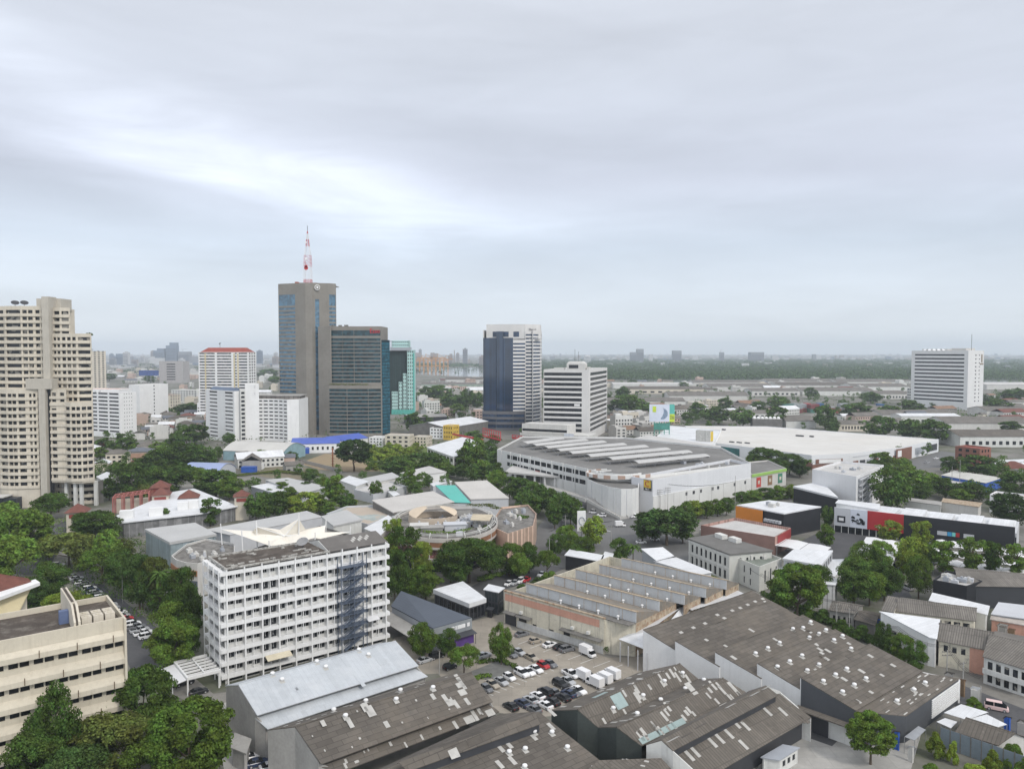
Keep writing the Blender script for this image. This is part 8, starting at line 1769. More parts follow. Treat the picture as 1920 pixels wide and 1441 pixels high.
def scatter(zone, x0, x1, y0, y1, n, kinds, seed, ang=0.3):
    g = random.Random(seed); c = 0; t = 0
    while c < n and t < n*12:
        t += 1; px, py = g.uniform(x0, x1), g.uniform(y0, y1); p = G(px, py)
        if any((p.x-q[0])**2+(p.y-q[1])**2 < 17**2 for q in spots): continue
        spots.append((p.x, p.y)); k = g.choice(kinds); ri = g.choice([0, 0, 1, 2, 5, 6, 4] if k in (0, 1, 4, 5) else [3, 3, 4, 0]); wi = g.randrange(5); key = (k, ri, wi)
        if key not in protos: o = proto(k).build('house' if k not in (3, 5) else ('shophouse_row' if k == 3 else 'shed'), [HW[wi], HR[ri], glass]); protos[key] = o
        else: o = protos[key].copy(); COL.objects.link(o)
        for kk in ('label', 'category', 'group', 'kind'):
            if kk in o: del o[kk]
        o.location = (p.x, p.y, 0); s = g.uniform(.85, 1.25); o.scale = (s, s, g.uniform(.85, 1.15)); o.rotation_euler = (0, 0, ang+g.choice([0, 0, math.pi/2, .2]))
        tag(o, f'{RN[ri]} {HN[k]} {zone}', 'house', 'houses '+zone); c += 1
for z in [('in the packed quarter under the red-roofed tower', 262, 392, 782, 826, 46, [0, 0, 1, 1, 4, 2], 1), ('in the hazy west district', 180, 520, 722, 768, 46, [2, 3, 3, 7, 6, 5], 2, .1), ('in the low quarter beyond the teal block', 780, 905, 744, 786, 34, [2, 3, 1, 0, 7], 3), ('beside the cream balcony tower', 182, 262, 846, 884, 16, [0, 1, 4, 4], 4), ('behind the mall canopies', 1145, 1225, 782, 822, 16, [2, 3, 7, 5], 5), ('between mall and port sheds', 1145, 1480, 764, 784, 26, [1, 3, 5, 2], 6), ('along the port sheds', 1010, 1700, 716, 738, 60, [3, 5, 5, 7, 2], 7, .05), ('in the far west haze', 180, 520, 698, 718, 50, [3, 7, 7, 5], 8, .05), ('before the slab office', 1560, 1925, 775, 800, 12, [5, 1, 0], 9), ('near the river cranes', 785, 905, 708, 740, 20, [3, 5, 1], 10), ('east of the slab office', 1850, 1935, 740, 775, 12, [1, 5, 0], 11), ('by the blue-roofed factory', 440, 545, 866, 890, 8, [0, 5], 12)]: scatter(*z)
# ---------------- trees ----------------
grove('broad tree in front of the cream office block', 'trees before the cream office', [(100, 1287, 1490, 108, 'round', 'dark'), (266, 1248, 1415, 136, 'dome', 'dark'), (357, 1310, 1490, 172, 'dome', 'mid'), (205, 1340, 1480, 165, 'round', 'olive'), (2, 1340, 1480, 60, 'tall', 'dark'), (60, 1375, 1520, 120, 'round', 'dark'), (140, 1400, 1530, 130, 'round', 'deep'), (280, 1395, 1530, 120, 'round', 'mid')])
grove('wide leafy tree west of the parked car row', 'trees west of the car row', [(42, 953, 1052, 100, 'wide', 'mid'), (20, 1003, 1092, 100, 'wide', 'mid'), (95, 928, 975, 66, 'wide', 'dark'), (130, 998, 1062, 95, 'wide', 'olive'), (92, 1000, 1050, 46, 'round', 'lime'), (95, 1055, 1130, 88, 'round', 'dark'), (60, 1085, 1160, 80, 'round', 'deep'), (126, 1106, 1172, 84, 'wide', 'lime'), (10, 940, 1000, 70, 'wide', 'mid'), (-10, 1030, 1110, 70, 'round', 'mid'), (70, 960, 1040, 60, 'round', 'mid')])
grove('leafy tree between the market and the parked car row', 'trees south of the market', [(178, 958, 1012, 80, 'round', 'dark'), (205, 962, 1015, 50, 'round', 'dark'), (200, 994, 1066, 62, 'round', 'mid'), (192, 1026, 1092, 84, 'wide', 'mid'), (232, 1032, 1112, 84, 'round', 'dark'), (262, 1040, 1142, 75, 'round', 'deep'), (292, 1046, 1142, 55, 'tall', 'olive'), (158, 1010, 1070, 60, 'round', 'olive'), (235, 1010, 1050, 36, 'round', 'olive'), (268, 1066, 1142, 56, 'round', 'dark'), (150, 962, 1005, 40, 'round', 'dark')])
grove('leafy tree beside the west face of the white eight-storey block', 'trees west of the white block', [(338, 1068, 1185, 72, 'tall', 'dark'), (352, 1092, 1210, 60, 'round', 'dark'), (326, 1128, 1222, 80, 'round', 'mid'), (326, 1160, 1262, 100, 'round', 'mid'), (352, 1150, 1240, 60, 'round', 'dark'), (306, 1180, 1252, 50, 'round', 'olive'), (318, 1070, 1130, 40, 'round', 'olive'), (300, 1100, 1150, 40, 'tier', 'dark')])
grove('rounded dark tree in front of the market hall', 'trees before the market hall', [(302, 953, 992, 34, 'tall', 'dark'), (395, 935, 986, 44, 'tall', 'dark'), (480, 924, 975, 50, 'round', 'dark'), (262, 968, 985, 20, 'round', 'dark')])
grove('dark tree in the belt between cream tower and market', 'trees behind the market', [(205, 896, 938, 46, 'round', 'dark'), (252, 868, 938, 80, 'round', 'dark'), (290, 872, 932, 60, 'round', 'dark'), (330, 868, 926, 90, 'wide', 'dark'), (365, 875, 925, 60, 'wide', 'mid'), (405, 880, 935, 78, 'round', 'dark'), (430, 892, 938, 56, 'round', 'mid'), (275, 905, 940, 50, 'round', 'olive'), (110, 925, 960, 36, 'tall', 'dark'), (385, 900, 935, 46, 'round', 'deep'), (92, 925, 960, 30, 'tall', 'dark'), (315, 895, 930, 60, 'round', 'mid')])
grove('dark tree in the wooded strip below the red-roofed tower', 'trees of the wooded strip', [(345, 828, 884, 72, 'round', 'dark'), (322, 838, 882, 50, 'round', 'mid'), (290, 843, 890, 56, 'round', 'dark'), (376, 834, 880, 60, 'round', 'dark'), (367, 796, 832, 52, 'round', 'dark'), (330, 812, 842, 42, 'round', 'dark'), (430, 811, 834, 24, 'round', 'dark'), (300, 828, 855, 36, 'round', 'mid'), (395, 846, 878, 32, 'round', 'dark'), (410, 838, 862, 20, 'round', 'dark'), (350, 800, 834, 40, 'round', 'dark'), (268, 858, 890, 40, 'round', 'dark')])
grove('tree at the foot of the white slab apartment block', 'trees below the slab block', [(196, 822, 850, 36, 'round', 'dark'), (215, 828, 852, 34, 'round', 'dark'), (238, 820, 850, 40, 'round', 'dark'), (188, 838, 862, 30, 'round', 'mid'), (254, 830, 852, 28, 'round', 'mid'), (226, 812, 836, 20, 'tall', 'dark')])
grove('distant dark tree in the west town', 'far trees of the west town', [(285, 759, 778, 34), (300, 762, 778, 24), (272, 778, 796, 18), (345, 757, 776, 40), (360, 755, 774, 34), (205, 700, 714, 30), (280, 704, 720, 26), (228, 764, 776, 20), (505, 692, 708, 40), (492, 698, 710, 26), (515, 704, 720, 24), (375, 765, 778, 14), (330, 770, 784, 24), (315, 765, 778, 22), (262, 760, 774, 18)], mat='dark')
grove('leafy tree in the belt north of the tensile canopy', 'trees north of the tensile canopy', [(625, 892, 958, 52, 'tall', 'mid'), (576, 922, 968, 60, 'round', 'lime'), (552, 930, 970, 42, 'round', 'lime'), (600, 928, 966, 46, 'round', 'mid'), (520, 922, 972, 60, 'round', 'dark'), (496, 935, 975, 44, 'round', 'dark'), (528, 903, 935, 26, 'tall', 'mid'), (573, 903, 930, 22, 'tall', 'dark'), (650, 925, 960, 40, 'round', 'dark'), (545, 912, 945, 30, 'round', 'mid'), (618, 940, 968, 36, 'round', 'mid'), (660, 935, 955, 24, 'round', 'lime'), (612, 905, 935, 30, 'round', 'dark')])
grove('tree beside the brown field', 'trees around the brown field', [(664, 822, 884, 72, 'dome', 'deep'), (742, 856, 892, 62, 'round', 'dark'), (786, 848, 888, 84, 'round', 'dark'), (812, 848, 890, 56, 'round', 'dark'), (580, 878, 905, 36, 'round', 'dark'), (490, 843, 868, 30, 'round', 'mid'), (548, 846, 866, 24, 'round', 'dark'), (760, 862, 892, 50, 'round', 'mid'), (835, 866, 894, 40, 'round', 'mid')])
grove('yellow-green scrub bush in the overgrown field', 'scrub of the overgrown field', [(700, 830, 850, 34), (722, 832, 855, 40), (745, 828, 852, 36), (766, 832, 856, 40), (712, 845, 868, 40), (738, 848, 866, 34), (690, 842, 860, 26), (780, 826, 846, 30), (730, 826, 842, 24), (700, 862, 880, 30)], 'bush', 'lime')
grove('clipped small tree in the row south of the long white box', 'clipped tree row', [(772+11*i, 882-.5*i, 902-i, 15) for i in range(8)], 'round', 'dark')
grove('slim tree among the white sheds', 'slim trees by the sheds', [(770, 880, 930, 26, 'tall', 'mid'), (783, 890, 930, 22, 'tall', 'mid'), (704, 901, 940, 28, 'round', 'mid'), (685, 897, 912, 18, 'round', 'dark'), (803, 890, 915, 18, 'round', 'dark')])
grove('street tree west of the mall', 'street trees west of the mall', [(887, 820, 880, 54, 'round', 'mid'), (872, 838, 880, 40, 'round', 'mid'), (915, 828, 868, 40, 'round', 'dark'), (925, 845, 885, 36, 'round', 'dark'), (905, 862, 905, 40, 'round', 'mid'), (930, 868, 912, 44, 'round', 'dark'), (890, 868, 905, 40, 'round', 'dark'), (930, 880, 925, 40, 'round', 'mid'), (868, 868, 900, 34, 'round', 'dark')])
grove('dark street tree along the mall driveway', 'trees along the mall driveway', [(955, 893, 935, 42), (975, 895, 945, 46), (996, 902, 952, 44), (1012, 908, 962, 42), (1032, 915, 968, 42), (1052, 922, 978, 44), (1070, 932, 985, 42), (1000, 925, 970, 40), (1040, 940, 990, 38), (1085, 950, 990, 30), (980, 920, 960, 36)], 'round', 'dark')
grove('leafy tree around the oval court', 'trees around the oval court', [(738, 973, 1060, 46, 'tall', 'lime'), (757, 988, 1115, 74, 'tall', 'dark'), (740, 1030, 1130, 60, 'round', 'dark'), (790, 1014, 1085, 44, 'round', 'lime'), (798, 1060, 1125, 66, 'round', 'mid'), (880, 1010, 1092, 128, 'wide', 'dark'), (845, 1030, 1092, 60, 'round', 'mid'), (918, 1015, 1080, 66, 'round', 'dark'), (906, 986, 1045, 44, 'round', 'mid'), (977, 965, 1015, 40, 'round', 'dark'), (955, 1018, 1080, 58, 'round', 'mid'), (992, 1018, 1074, 48, 'round', 'dark'), (1026, 1028, 1084, 46, 'wide', 'mid'), (975, 1035, 1085, 46, 'round', 'mid'), (770, 1070, 1125, 50, 'round', 'mid'), (860, 1040, 1098, 60, 'round', 'dark')])
grove('leafy tree at the junction west corner', 'trees at the junction', [(1065, 985, 1040, 50, 'round', 'mid'), (1113, 968, 1026, 52, 'round', 'lime'), (1098, 1005, 1045, 40, 'round', 'mid'), (1042, 1000, 1045, 36, 'round', 'dark'), (1162, 1008, 1062, 40, 'round', 'dark'), (1102, 1048, 1068, 28, 'bush', 'mid'), (1080, 1020, 1055, 36, 'round', 'dark')])
grove('dark spreading tree at the junction east corner', 'spreading trees east of the junction', [(1250, 950, 1022, 112, 'wide', 'deep'), (1205, 968, 1016, 44, 'round', 'dark'), (1228, 962, 1014, 50, 'round', 'dark'), (1280, 965, 1018, 60, 'round', 'dark')])
grove('bushy green shrub along the mall street wall', 'bushes along the mall wall', [(1285, 940, 975, 36, 'round', 'mid'), (1305, 938, 972, 36, 'round', 'lime'), (1325, 940, 972, 34, 'round', 'mid'), (1345, 936, 968, 34, 'round', 'mid'), (1362, 932, 966, 30, 'round', 'dark'), (1390, 922, 945, 34, 'round', 'dark'), (1412, 918, 942, 36, 'round', 'mid'), (1436, 914, 938, 36, 'round', 'dark'), (1460, 910, 935, 34, 'round', 'mid'), (1482, 908, 934, 28, 'round', 'lime'), (1500, 925, 950, 30, 'round', 'mid')])
grove('tree around the white cube and black wall', 'trees around the white cube', [(1552, 948, 990, 28, 'round', 'dark'), (1550, 983, 1028, 40, 'round', 'mid'), (1670, 878, 960, 76, 'round', 'dark'), (1640, 862, 905, 44, 'round', 'dark'), (1700, 870, 912, 64, 'round', 'mid'), (1735, 886, 925, 60, 'round', 'mid'), (1772, 895, 935, 54, 'round', 'dark'), (1825, 905, 940, 64, 'round', 'dark'), (1902, 884, 938, 64, 'round', 'dark'), (1892, 924, 990, 76, 'round', 'deep'), (1720, 910, 940, 50, 'round', 'dark'), (1800, 915, 942, 44, 'round', 'mid'), (1655, 848, 885, 50, 'round', 'mid'), (1780, 856, 885, 34, 'round', 'dark'), (1828, 853, 892, 70, 'round', 'dark'), (1855, 868, 895, 40, 'round', 'dark')])
grove('dark tree in front of the superstore', 'trees before the superstore', [(1425, 838, 880, 46, 'round', 'dark'), (1448, 842, 884, 44, 'round', 'dark'), (1480, 850, 890, 50, 'round', 'dark'), (1500, 862, 895, 40, 'round', 'deep'), (1412, 850, 880, 30, 'round', 'mid'), (1460, 860, 895, 40, 'round', 'dark'), (1690, 858, 880, 36, 'round', 'mid')])
grove('yellow-green street tree between tent canopies and black wall', 'trees along the plaza road', [(1667, 975, 1020, 48, 'round', 'lime'), (1727, 978, 1040, 44, 'tall', 'lime'), (1708, 1005, 1072, 58, 'round', 'lime'), (1722, 1040, 1122, 54, 'round', 'mid'), (1768, 1014, 1082, 50, 'tall', 'mid'), (1822, 1010, 1090, 56, 'tall', 'mid'), (1860, 1018, 1090, 46, 'tall', 'dark'), (1905, 1022, 1094, 52, 'tall', 'mid'), (1740, 1020, 1070, 40, 'round', 'mid'), (1700, 1035, 1085, 40, 'round', 'lime')])
grove('big leafy tree south of the tent canopy', 'trees south of the tent canopy', [(1622, 1016, 1085, 58, 'round', 'mid'), (1652, 1016, 1090, 50, 'tall', 'mid'), (1600, 1046, 1136, 90, 'round', 'dark'), (1658, 1052, 1126, 66, 'round', 'dark'), (1495, 1055, 1162, 108, 'dome', 'mid'), (1528, 1058, 1128, 64, 'round', 'dark'), (1630, 1070, 1135, 60, 'round', 'mid'), (1470, 1075, 1150, 50, 'round', 'mid')])
grove('tree by the stepped warehouse northern edge', 'trees behind the stepped warehouse', [(1657, 1166, 1225, 38, 'round', 'dark'), (1690, 1188, 1250, 44, 'round', 'mid'), (1716, 1202, 1262, 48, 'round', 'dark'), (1612, 1164, 1198, 44, 'bush', 'dark'), (1578, 1155, 1188, 36, 'bush', 'dark'), (1540, 1135, 1165, 40, 'bush', 'dark'), (1672, 1195, 1240, 34, 'round', 'dark'), (1508, 1128, 1158, 36, 'bush', 'mid'), (1450, 1100, 1130, 30, 'bush', 'dark')])
grove('dark tree in the port district', 'trees of the port district', [(1307, 755, 785, 34), (1347, 762, 795, 48), (1330, 768, 790, 36), (1393, 765, 800, 44), (1455, 762, 800, 46), (1547, 760, 806, 46), (1560, 785, 810, 30), (1360, 746, 770, 30), (1423, 752, 775, 34), (1460, 742, 770, 44), (1607, 756, 785, 62), (1665, 760, 786, 46), (1708, 750, 778, 46), (1647, 780, 822, 66), (1706, 785, 826, 58), (1748, 788, 832, 62), (1520, 726, 748, 26), (1633, 734, 756, 40), (1873, 748, 778, 50), (1900, 728, 756, 54), (1560, 800, 815, 24), (1290, 772, 792, 26), (1850, 740, 762, 36), (1895, 790, 812, 44)], 'round', 'dark')
grove('dark tree between the banded office and billboard', 'trees by the billboard', [(1180, 740, 778, 62), (1155, 750, 775, 40), (1205, 752, 778, 40), (1168, 724, 748, 28), (1185, 712, 726, 22), (1140, 740, 760, 26), (1282, 716, 728, 20)], 'round', 'dark')
grove('dark tree in the river quarter left of the blue glass tower', 'trees left of the blue tower', [(877, 730, 765, 40), (895, 735, 768, 34), (826, 722, 756, 50), (850, 738, 762, 40), (800, 725, 752, 34), (838, 744, 765, 34), (858, 757, 780, 30, 'round', 'mid'), (815, 730, 754, 34), (786, 735, 758, 24), (868, 742, 770, 34), (775, 775, 812, 36), (792, 790, 815, 30), (890, 808, 835, 40), (925, 815, 835, 30), (985, 800, 826, 24), (880, 780, 800, 26)], 'round', 'dark')
grove('leafy tree in the parking yard', 'trees of the parking yard', [(792, 1166, 1236, 58, 'round', 'mid'), (840, 1178, 1232, 44, 'round', 'dark'), (870, 1208, 1264, 60, 'wide', 'mid'), (940, 1170, 1246, 46, 'round', 'mid'), (1030, 1062, 1092, 32, 'bush', 'mid'), (1008, 1078, 1100, 34, 'bush', 'dark'), (978, 1090, 1105, 18, 'bush', 'dark')])
grove('dense tree beside the bottom corner of the stepped warehouse', 'tree', [(1632, 1336, 1432, 92, 'dome', 'mid')])
grove('climbing shrub on the sheet fence', 'shrubs along the sheet fence', [(1754, 1362, 1420, 34, 'bush', 'lime'), (1785, 1374, 1430, 22, 'bush', 'lime'), (1860, 1395, 1450, 36, 'bush', 'lime'), (1900, 1375, 1440, 44, 'bush', 'mid'), (1830, 1420, 1470, 60, 'bush', 'lime'), (1750, 1420, 1470, 60, 'bush', 'mid'), (1826, 1302, 1330, 34, 'bush', 'mid'), (1925, 1410, 1470, 50, 'bush', 'mid')])
for lab, pts, h, w, mt in [('dark creeper hedge at the corner of the peeling wall', [G(1135, 1226), G(1160, 1212)], 2.4, 2, 'dark'), ('low green planting around the parking island, north strip', [G(895, 1244), G(935, 1238), G(968, 1252)], .9, 2, 'mid'), ('low green planting at the island south corner', [G(885, 1275), G(920, 1268)], .9, 2.2, 'mid'), ('dark hedge below the classical building', [G(1320, 1062), G(1365, 1086)], 1.2, 1.6, 'olive'), ('clipped hedge in the store forecourt', [G(1385, 975), G(1480, 1003)], 1, 1.2, 'dark'), ('green hedge below the orange box street side', [G(1270, 975), G(1380, 952), G(1500, 930)], 2.2, 4, 'mid'), ('overgrown hedge bank north of the stepped warehouse', [G(1430, 1118), G(1510, 1150), G(1580, 1180), G(1650, 1215)], 2.0, 3.5, 'dark'), ('tree-filled verge beside the junction road', [G(900, 1090), G(960, 1075), G(1010, 1055)], 2.0, 4, 'mid'), ('grassy strip beside the classical building wall', [G(1330, 1078), G(1365, 1092)], .6, 3, 'lime'), ('scrub strip before the river in the west', [G(440, 893), G(520, 885), G(600, 892)], 1.5, 6, 'olive')]: hedge(lab, pts, h, w, mt)
for i, (x, y, yt, lab) in enumerate(((1172, 966, 922, 'taller palm against the rounded white mall wall'), (1185, 965, 934, 'shorter palm against the rounded white mall wall'), (1186, 1064, 1016, 'bushy palm beside the junction road'), (1878, 880, 850, 'palm by the white shed roofs in the east'), (1515, 890, 858, 'palm before the superstore brick panels'), (95, 972, 930, 'palm at the foot of the cream tower'), (300, 1150, 1060, 'tall palm by the white arched canopy'), (318, 1140, 1070, 'second palm by the white arched canopy'))): g = G(x, y); palm(g, zat(g, yt), lab)
wood('town_greenery', 'low mixed greenery between the roofs of the west town', (180, 900, 720, 850), 420, 5, 6, 31, 'dark', 1.6, 14)
wood('town_greenery', 'low mixed greenery between the port sheds', (1140, 1930, 722, 800), 420, 5, 7, 32, 'dark', 1.8, 14)
wood('undergrowth', 'undergrowth below the street trees and gardens', (130, 330, 985, 1160), 240, 2.2, 3, 33, 'dark', .6, 30)
wood('undergrowth', 'garden undergrowth under the western trees', (0, 130, 960, 1160), 160, 2.2, 3, 35, 'mid', .6, 30)
# the small trees past the nearest three hundred stand as one mass
def small_trees():
    g = random.Random(1); cl = []
    for x0, x1, y0, y1, n in [(1010, 1925, 716, 766, 280), (185, 392, 775, 835, 40), (180, 520, 700, 770, 70), (780, 905, 735, 800, 40), (182, 300, 845, 905, 20), (1250, 1925, 768, 815, 50), (1650, 1925, 850, 945, 30), (470, 860, 885, 945, 26)]:
        c = 0
        for _ in range(n*6):
            p = G(g.uniform(x0, x1), g.uniform(y0, y1))
            if any((p.x-q[0])**2+(p.y-q[1])**2 < 9**2 for q in spots): continue
            h = g.uniform(6, 11); w = h*g.uniform(.8, 1.2); c += 1
            for k in range(14):
                t = g.uniform(0, 6.28); z = g.uniform(-1, 1); rr = math.sqrt(1-z*z)*g.uniform(.5, 1); r = w*g.uniform(.12, .2)
                cl.append((p.x+.36*w*rr*math.cos(t), p.y+.36*w*rr*math.sin(t), h*(.58+.33*z), r, r, r*.8))
            if c >= n: break
    o = bpy.data.objects.new('small_trees', leaves('small_trees', 9, cl, len(cl)*46, .75)); COL.objects.link(o); o.material_slots[0].link = 'OBJECT'; o.material_slots[0].material = LEAF['dark']
    tag(o, 'small trees scattered among the houses and sheds of the town', 'trees', kind='stuff')
small_trees()
# ---------------- vehicles ----------------
CN = {'white': 'white', 'silver': 'silver', 'grey': 'grey', 'black': 'black', 'red': 'red', 'beige': 'beige', 'blue': 'dark blue'}
def lot(rowname, ang, items, group='cars in the parking yard'):
    items = sorted(items, key=lambda t: t[0]); n = len(items)
    for j, (x, y, k, c) in enumerate(items):
        car(720+x/4, 1020+y/4+3.5, ang, k, c, f'{CN[c]} { {"hatchback": "small car", "sedan": "saloon", "suv": "SUV", "pickup": "pickup", "van": "van", "box_truck": "box truck"}[k]} {rowname}, {ORD[j] if j < 12 else ORD[n-1-j].replace("left", "right")}', group)
lot('in the front row of the yard', -51.5, [(770, 1085, 'hatchback', 'grey'), (812, 1052, 'sedan', 'beige'), (880, 1030, 'sedan', 'silver'), (940, 997, 'hatchback', 'white'), (1033, 970, 'suv', 'white'), (1083, 957, 'sedan', 'white'), (1140, 937, 'sedan', 'white'), (1195, 908, 'hatchback', 'red'), (1247, 897, 'sedan', 'grey')])
lot('beside the island trees', -51.5, [(952, 825, 'sedan', 'grey'), (1012, 808, 'sedan', 'silver'), (1105, 848, 'sedan', 'beige')])
lot('along the peeling salmon-banded wall', 33, [(1035, 672, 'sedan', 'grey'), (1135, 722, 'hatchback', 'beige'), (1245, 752, 'sedan', 'white'), (1322, 768, 'sedan', 'black'), (1372, 787, 'suv', 'grey')])
lot('in the south rows of the yard', 128.5, [(950, 1218, 'sedan', 'black'), (1035, 1192, 'sedan', 'blue'), (1097, 1168, 'sedan', 'silver'), (1152, 1137, 'sedan', 'white'), (1212, 1112, 'suv', 'black'), (1265, 1110, 'hatchback', 'grey'), (1122, 1238, 'sedan', 'grey'), (1208, 1208, 'sedan', 'white'), (1262, 1182, 'sedan', 'black'), (1342, 1150, 'sedan', 'black'), (1385, 1120, 'sedan', 'blue')])
lot('in the east rows of the yard', -51.5, [(1322, 1052, 'suv', 'black'), (1380, 1027, 'sedan', 'silver'), (1400, 975, 'pickup', 'white'), (1462, 1097, 'sedan', 'white'), (1540, 990, 'sedan', 'white'), (1420, 1112, 'sedan', 'grey')])
lot('near the island and zinc warehouse', 40, [(305, 868, 'sedan', 'silver'), (395, 838, 'suv', 'black'), (493, 918, 'hatchback', 'black'), (748, 832, 'sedan', 'silver')])
lot('behind the sawtooth hall beside the lane', -120, [(932, 293, 'hatchback', 'white'), (978, 286, 'sedan', 'silver'), (1022, 272, 'suv', 'white'), (1065, 262, 'sedan', 'red'), (1180, 222, 'sedan', 'white'), (1400, 232, 'sedan', 'white'), (1478, 242, 'sedan', 'silver')], 'cars behind the sawtooth hall')
car(1102, 1229, -51.5, 'box_truck', 'white', 'white box truck parked beside the peeling wall')
for i, (x, y) in enumerate(((1090, 1272), (1115, 1286), (1131, 1279), (1146, 1271))): car(x, y, 128.5, 'box_truck', 'white', f'white box truck in the yard corner group, {ORD[i]}', 'box trucks in the yard corner')
g = random.Random(8); n = 25
for i in range(n):
    t = i/(n-1); a, b = G(139, 1083), G(276, 1196); p = a.lerp(b, t); c = g.choice(['white', 'white', 'silver', 'grey', 'black', 'black', 'silver', 'blue']) if i != 18 else 'red'
    car(0, 0, 38.5, g.choice(['sedan', 'sedan', 'hatchback', 'suv', 'pickup']), c, f'{CN[c]} car in the long slanting row behind the cream office, {ORD[i] if i < 12 else ORD[n-1-i].replace("left", "right") if i > 12 else "the middle one"}', 'cars in the long row', pos=p)
for x, y, a, k, c, lab in [(108, 1062, 10, 'suv', 'white', 'white SUV on the road in the western trees'), (100, 1074, -70, 'hatchback', 'white', 'white small car below the white SUV in western trees'), (467, 1424, 28, 'sedan', 'white', 'white saloon at the bottom yard beside the big lime tree'), (483, 1434, 28, 'sedan', 'blue', 'dark blue saloon second in the bottom yard row'), (508, 1441, 28, 'sedan', 'silver', 'silver saloon third in the bottom yard row'), (532, 1447, 28, 'sedan', 'red', 'red saloon at the end of the bottom yard row'), (1113, 962, 160, 'van', 'white', 'white van at the foot of the entry ramp'), (1128, 968, 160, 'suv', 'white', 'white SUV beside the white van at the ramp foot'), (1191, 970, 20, 'pickup', 'white', 'white pickup below the palms at the mall corner'), (1163, 987, 10, 'box_truck', 'white', 'white box truck crossing the junction'), (1202, 1018, 5, 'sedan', 'white', 'white saloon waiting south of the junction tree'), (1228, 1013, 5, 'hatchback', 'white', 'white small car under the junction spreading tree'), (1055, 988, 120, 'sedan', 'grey', 'grey car in the junction west arm'), (1868, 1330, -30, 'van', 'pink', 'white and pink van in the alley below the row houses'), (1755, 860, 20, 'sedan', 'white', 'white car at the superstore east corner'), (1738, 868, 20, 'sedan', 'silver', 'silver car in the superstore forecourt'), (345, 1283, 40, 'suv', 'black', 'black SUV under the white porch awning'), (372, 1300, 40, 'sedan', 'black', 'black saloon at the edge of the porch awning'), (1688, 1048, 60, 'sedan', 'black', 'black car under the twin white canopy edge'), (1678, 1062, 60, 'sedan', 'black', 'black car at the south end of the twin canopy'), (1640, 1108, 40, 'sedan', 'white', 'white car glimpsed between the plaza trees'), (1702, 1105, 100, 'suv', 'silver', 'silver SUV on the plaza road among trees'), (242, 1432, 20, 'van', 'white', 'white van under the trees at the bottom left'), (1175, 1222, 100, 'hatchback', 'white', 'white small car at the open warehouse door')]: car(x, y, a, k, c, lab)
# ---------------- poles and small things ----------------
for x, yb, yt, arms, lab in [(138, 1066, 1024, 2, 'concrete pole among the western trees'), (1237, 962, 917, 3, 'three-armed pole at the mall corner, west one'), (1252, 960, 913, 3, 'three-armed pole at the mall corner, east one'), (1378, 962, 892, 0, 'tall plain pole beside the mall street wall'), (824, 1264, 1220, 0, 'plain pole beside the zinc warehouse east end'), (1681, 1232, 1182, 2, 'pole in the trees behind the stepped warehouse'), (1775, 1270, 1218, 2, 'pole before the cream and salmon row house'), (1568, 1180, 1132, 2, 'double-armed pole by the tan hut, west one'), (1592, 1186, 1140, 2, 'double-armed pole by the tan hut, east one'), (1838, 1322, 1285, 0, 'yellow-banded pole at the alley mouth'), (1784, 935, 874, 0, 'tall pole before the blue-walled shop'), (1799, 922, 862, 0, 'taller pole behind the blue-walled shop'), (1403, 1098, 1066, 1, 'pole before the plain rear annex'), (1805, 1296, 1240, 1, 'pole beside the warehouse east corner'), (1441, 1120, 1070, 0, 'pole in front of the white two-level shop'), (1060, 1010, 965, 1, 'pole at the west arm of the junction'), (1030, 1050, 1008, 1, 'pole in the verge north of the lane'), (1146, 1022, 985, 1, 'pole at the junction south kerb')]: pole(x, yb, yt, lab, arms)
def wire(a, b, z0, z1, lab):
    A, B = G(*a), G(*b); m = MB()
    for o in (-.9, 0, .9):
        pts = [(A.x+(B.x-A.x)*t/8+o*.7, A.y+(B.y-A.y)*t/8+o*.7, z0+(z1-z0)*t/8-1.6*4*(t/8)*(1-t/8)) for t in range(9)]; m.path(pts, .045, 0, 4)
    tag(m.build('power_line', black), lab, 'cable')
wire((1681, 1232), (1775, 1270), 8, 8, 'sagging power cables from the tree-bound pole to the row house pole'); wire((1775, 1270), (1838, 1322), 8, 6.5, 'sagging power cables along the salmon row house to the alley mouth'); wire((1592, 1186), (1681, 1232), 8, 8, 'sagging power cables past the tan hut behind the stepped warehouse'); wire((1252, 960), (1378, 962), 14, 16, 'power cables along the mall street wall'); wire((1403, 1098), (1568, 1180), 6.5, 8, 'power cables from the rear annex to the tan hut'); wire((1060, 1010), (1146, 1022), 11, 10, 'power cables crossing the junction road'); wire((1030, 1050), (1060, 1010), 11, 11, 'power cables over the verge west of the junction')
for x, yb, yt, lab in [(230, 1132, 1078, 'street lamp in the grove beside the parked row'), (1087, 1005, 952, 'street lamp at the junction west corner'), (478, 1395, 1335, 'slim lamp post at the zinc warehouse west end')]: pole(x, yb, yt, lab, 0, lamp=True, r=.1)
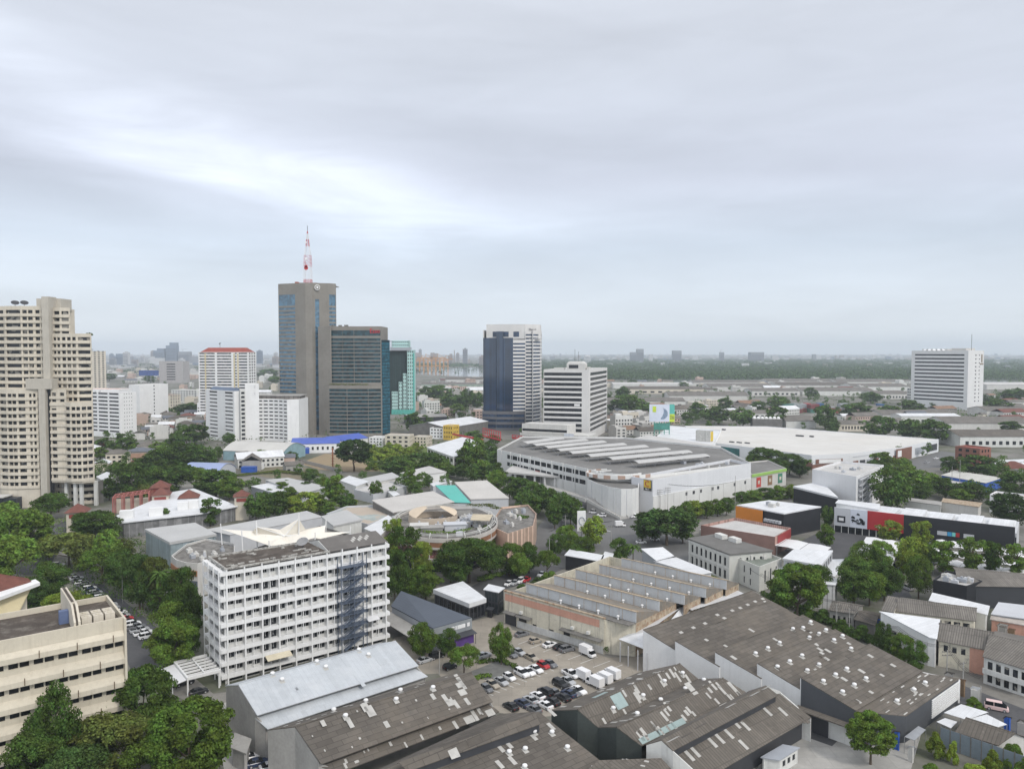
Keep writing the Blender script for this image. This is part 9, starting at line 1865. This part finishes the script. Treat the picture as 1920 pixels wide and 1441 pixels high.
p = G(1090, 1015); q = thing('sign_pylon', 'white pylon sign with a swirl at the junction', 'sign', p, .2); m = MB(); m.tube((0, 0, 0), (0, 0, 5), .25); m.build('post', steel, q); m = MB(); m.box(-1.8, -.3, 4.5, 1.8, .3, 13); m.build('panel', white, q); m = MB(); [m.tube((1.2*math.cos(t*.6), -.32, 8.8+1.6*math.sin(t*.6)), (1.2*math.cos(t*.6+.6), -.32, 8.8+1.6*math.sin(t*.6+.6)), .25, 0, 4) for t in range(8)]; m.build('emblem', M('grey_emblem', (.3, .33, .38)), q)
p = G(266, 1138); q = thing('arched_canopy', 'white barrel-vaulted walkway canopy among the trees behind the cream office', 'canopy', p, .25); m = MB(); e = G(318, 1122); L = (e-p).length
for k in range(6): a, b = math.pi*k/6, math.pi*(k+1)/6; m.slab([(0, 2*math.cos(a), 3.4+1.3*math.sin(a)), (L, 2*math.cos(a), 3.4+1.3*math.sin(a)), (L, 2*math.cos(b), 3.4+1.3*math.sin(b)), (0, 2*math.cos(b), 3.4+1.3*math.sin(b))], .1)
m.build('vault', tentw, q); m = MB(); [m.tube((L*i/5, y, 0), (L*i/5, y, 3.4), .1) for i in range(6) for y in (-1.8, 1.8)]; m.build('post', steel, q)
p = G(624, 878); m = MB(); m.tube((0, 0, 0), (0, 0, 14), .5, 0, 6); [m.tube((-1.2, 0, 2*i+1), (1.2, 0, 2*i+1), .2, 0, 4) for i in range(7)]; tag(m.build('drill_mast', M('rust_brown_steel', (.30, .12, .06), .8), loc=(p.x, p.y, 0)), 'rust-brown mast standing in the brown field', 'mast')
for i, (x, y, c) in enumerate(((452, 886, bluep), (466, 880, white), (505, 872, greymetal), (525, 870, M('maroon_container', (.2, .06, .06))))): p = G(x, y); m = MB(); m.box(0, 0, 0, 9, 5, 3.5); m.box(1, -.05, .5, 2, 0, 2.6); m.box(-.2, -.2, 3.5, 9.2, 5.2, 3.7); tag(m.build('site_cabin', c, loc=(p.x, p.y, 0)), ['blue site cabin on the rough ground', 'white site cabin beside the blue one', 'grey stacked site cabin west of the brown field', 'maroon site cabin beside the brown field wall'][i], 'cabin')
A, B = G(560, 866), G(640, 886); o, rz, L = frame2(A, B); m = MB(); m.box(0, 0, 0, L, .3, 2.4); w_ = m.build('boundary_wall', concrete, loc=(o.x, o.y, 0)); w_.rotation_euler.z = rz; tag(w_, 'grey boundary wall along the west edge of the brown field', 'wall')
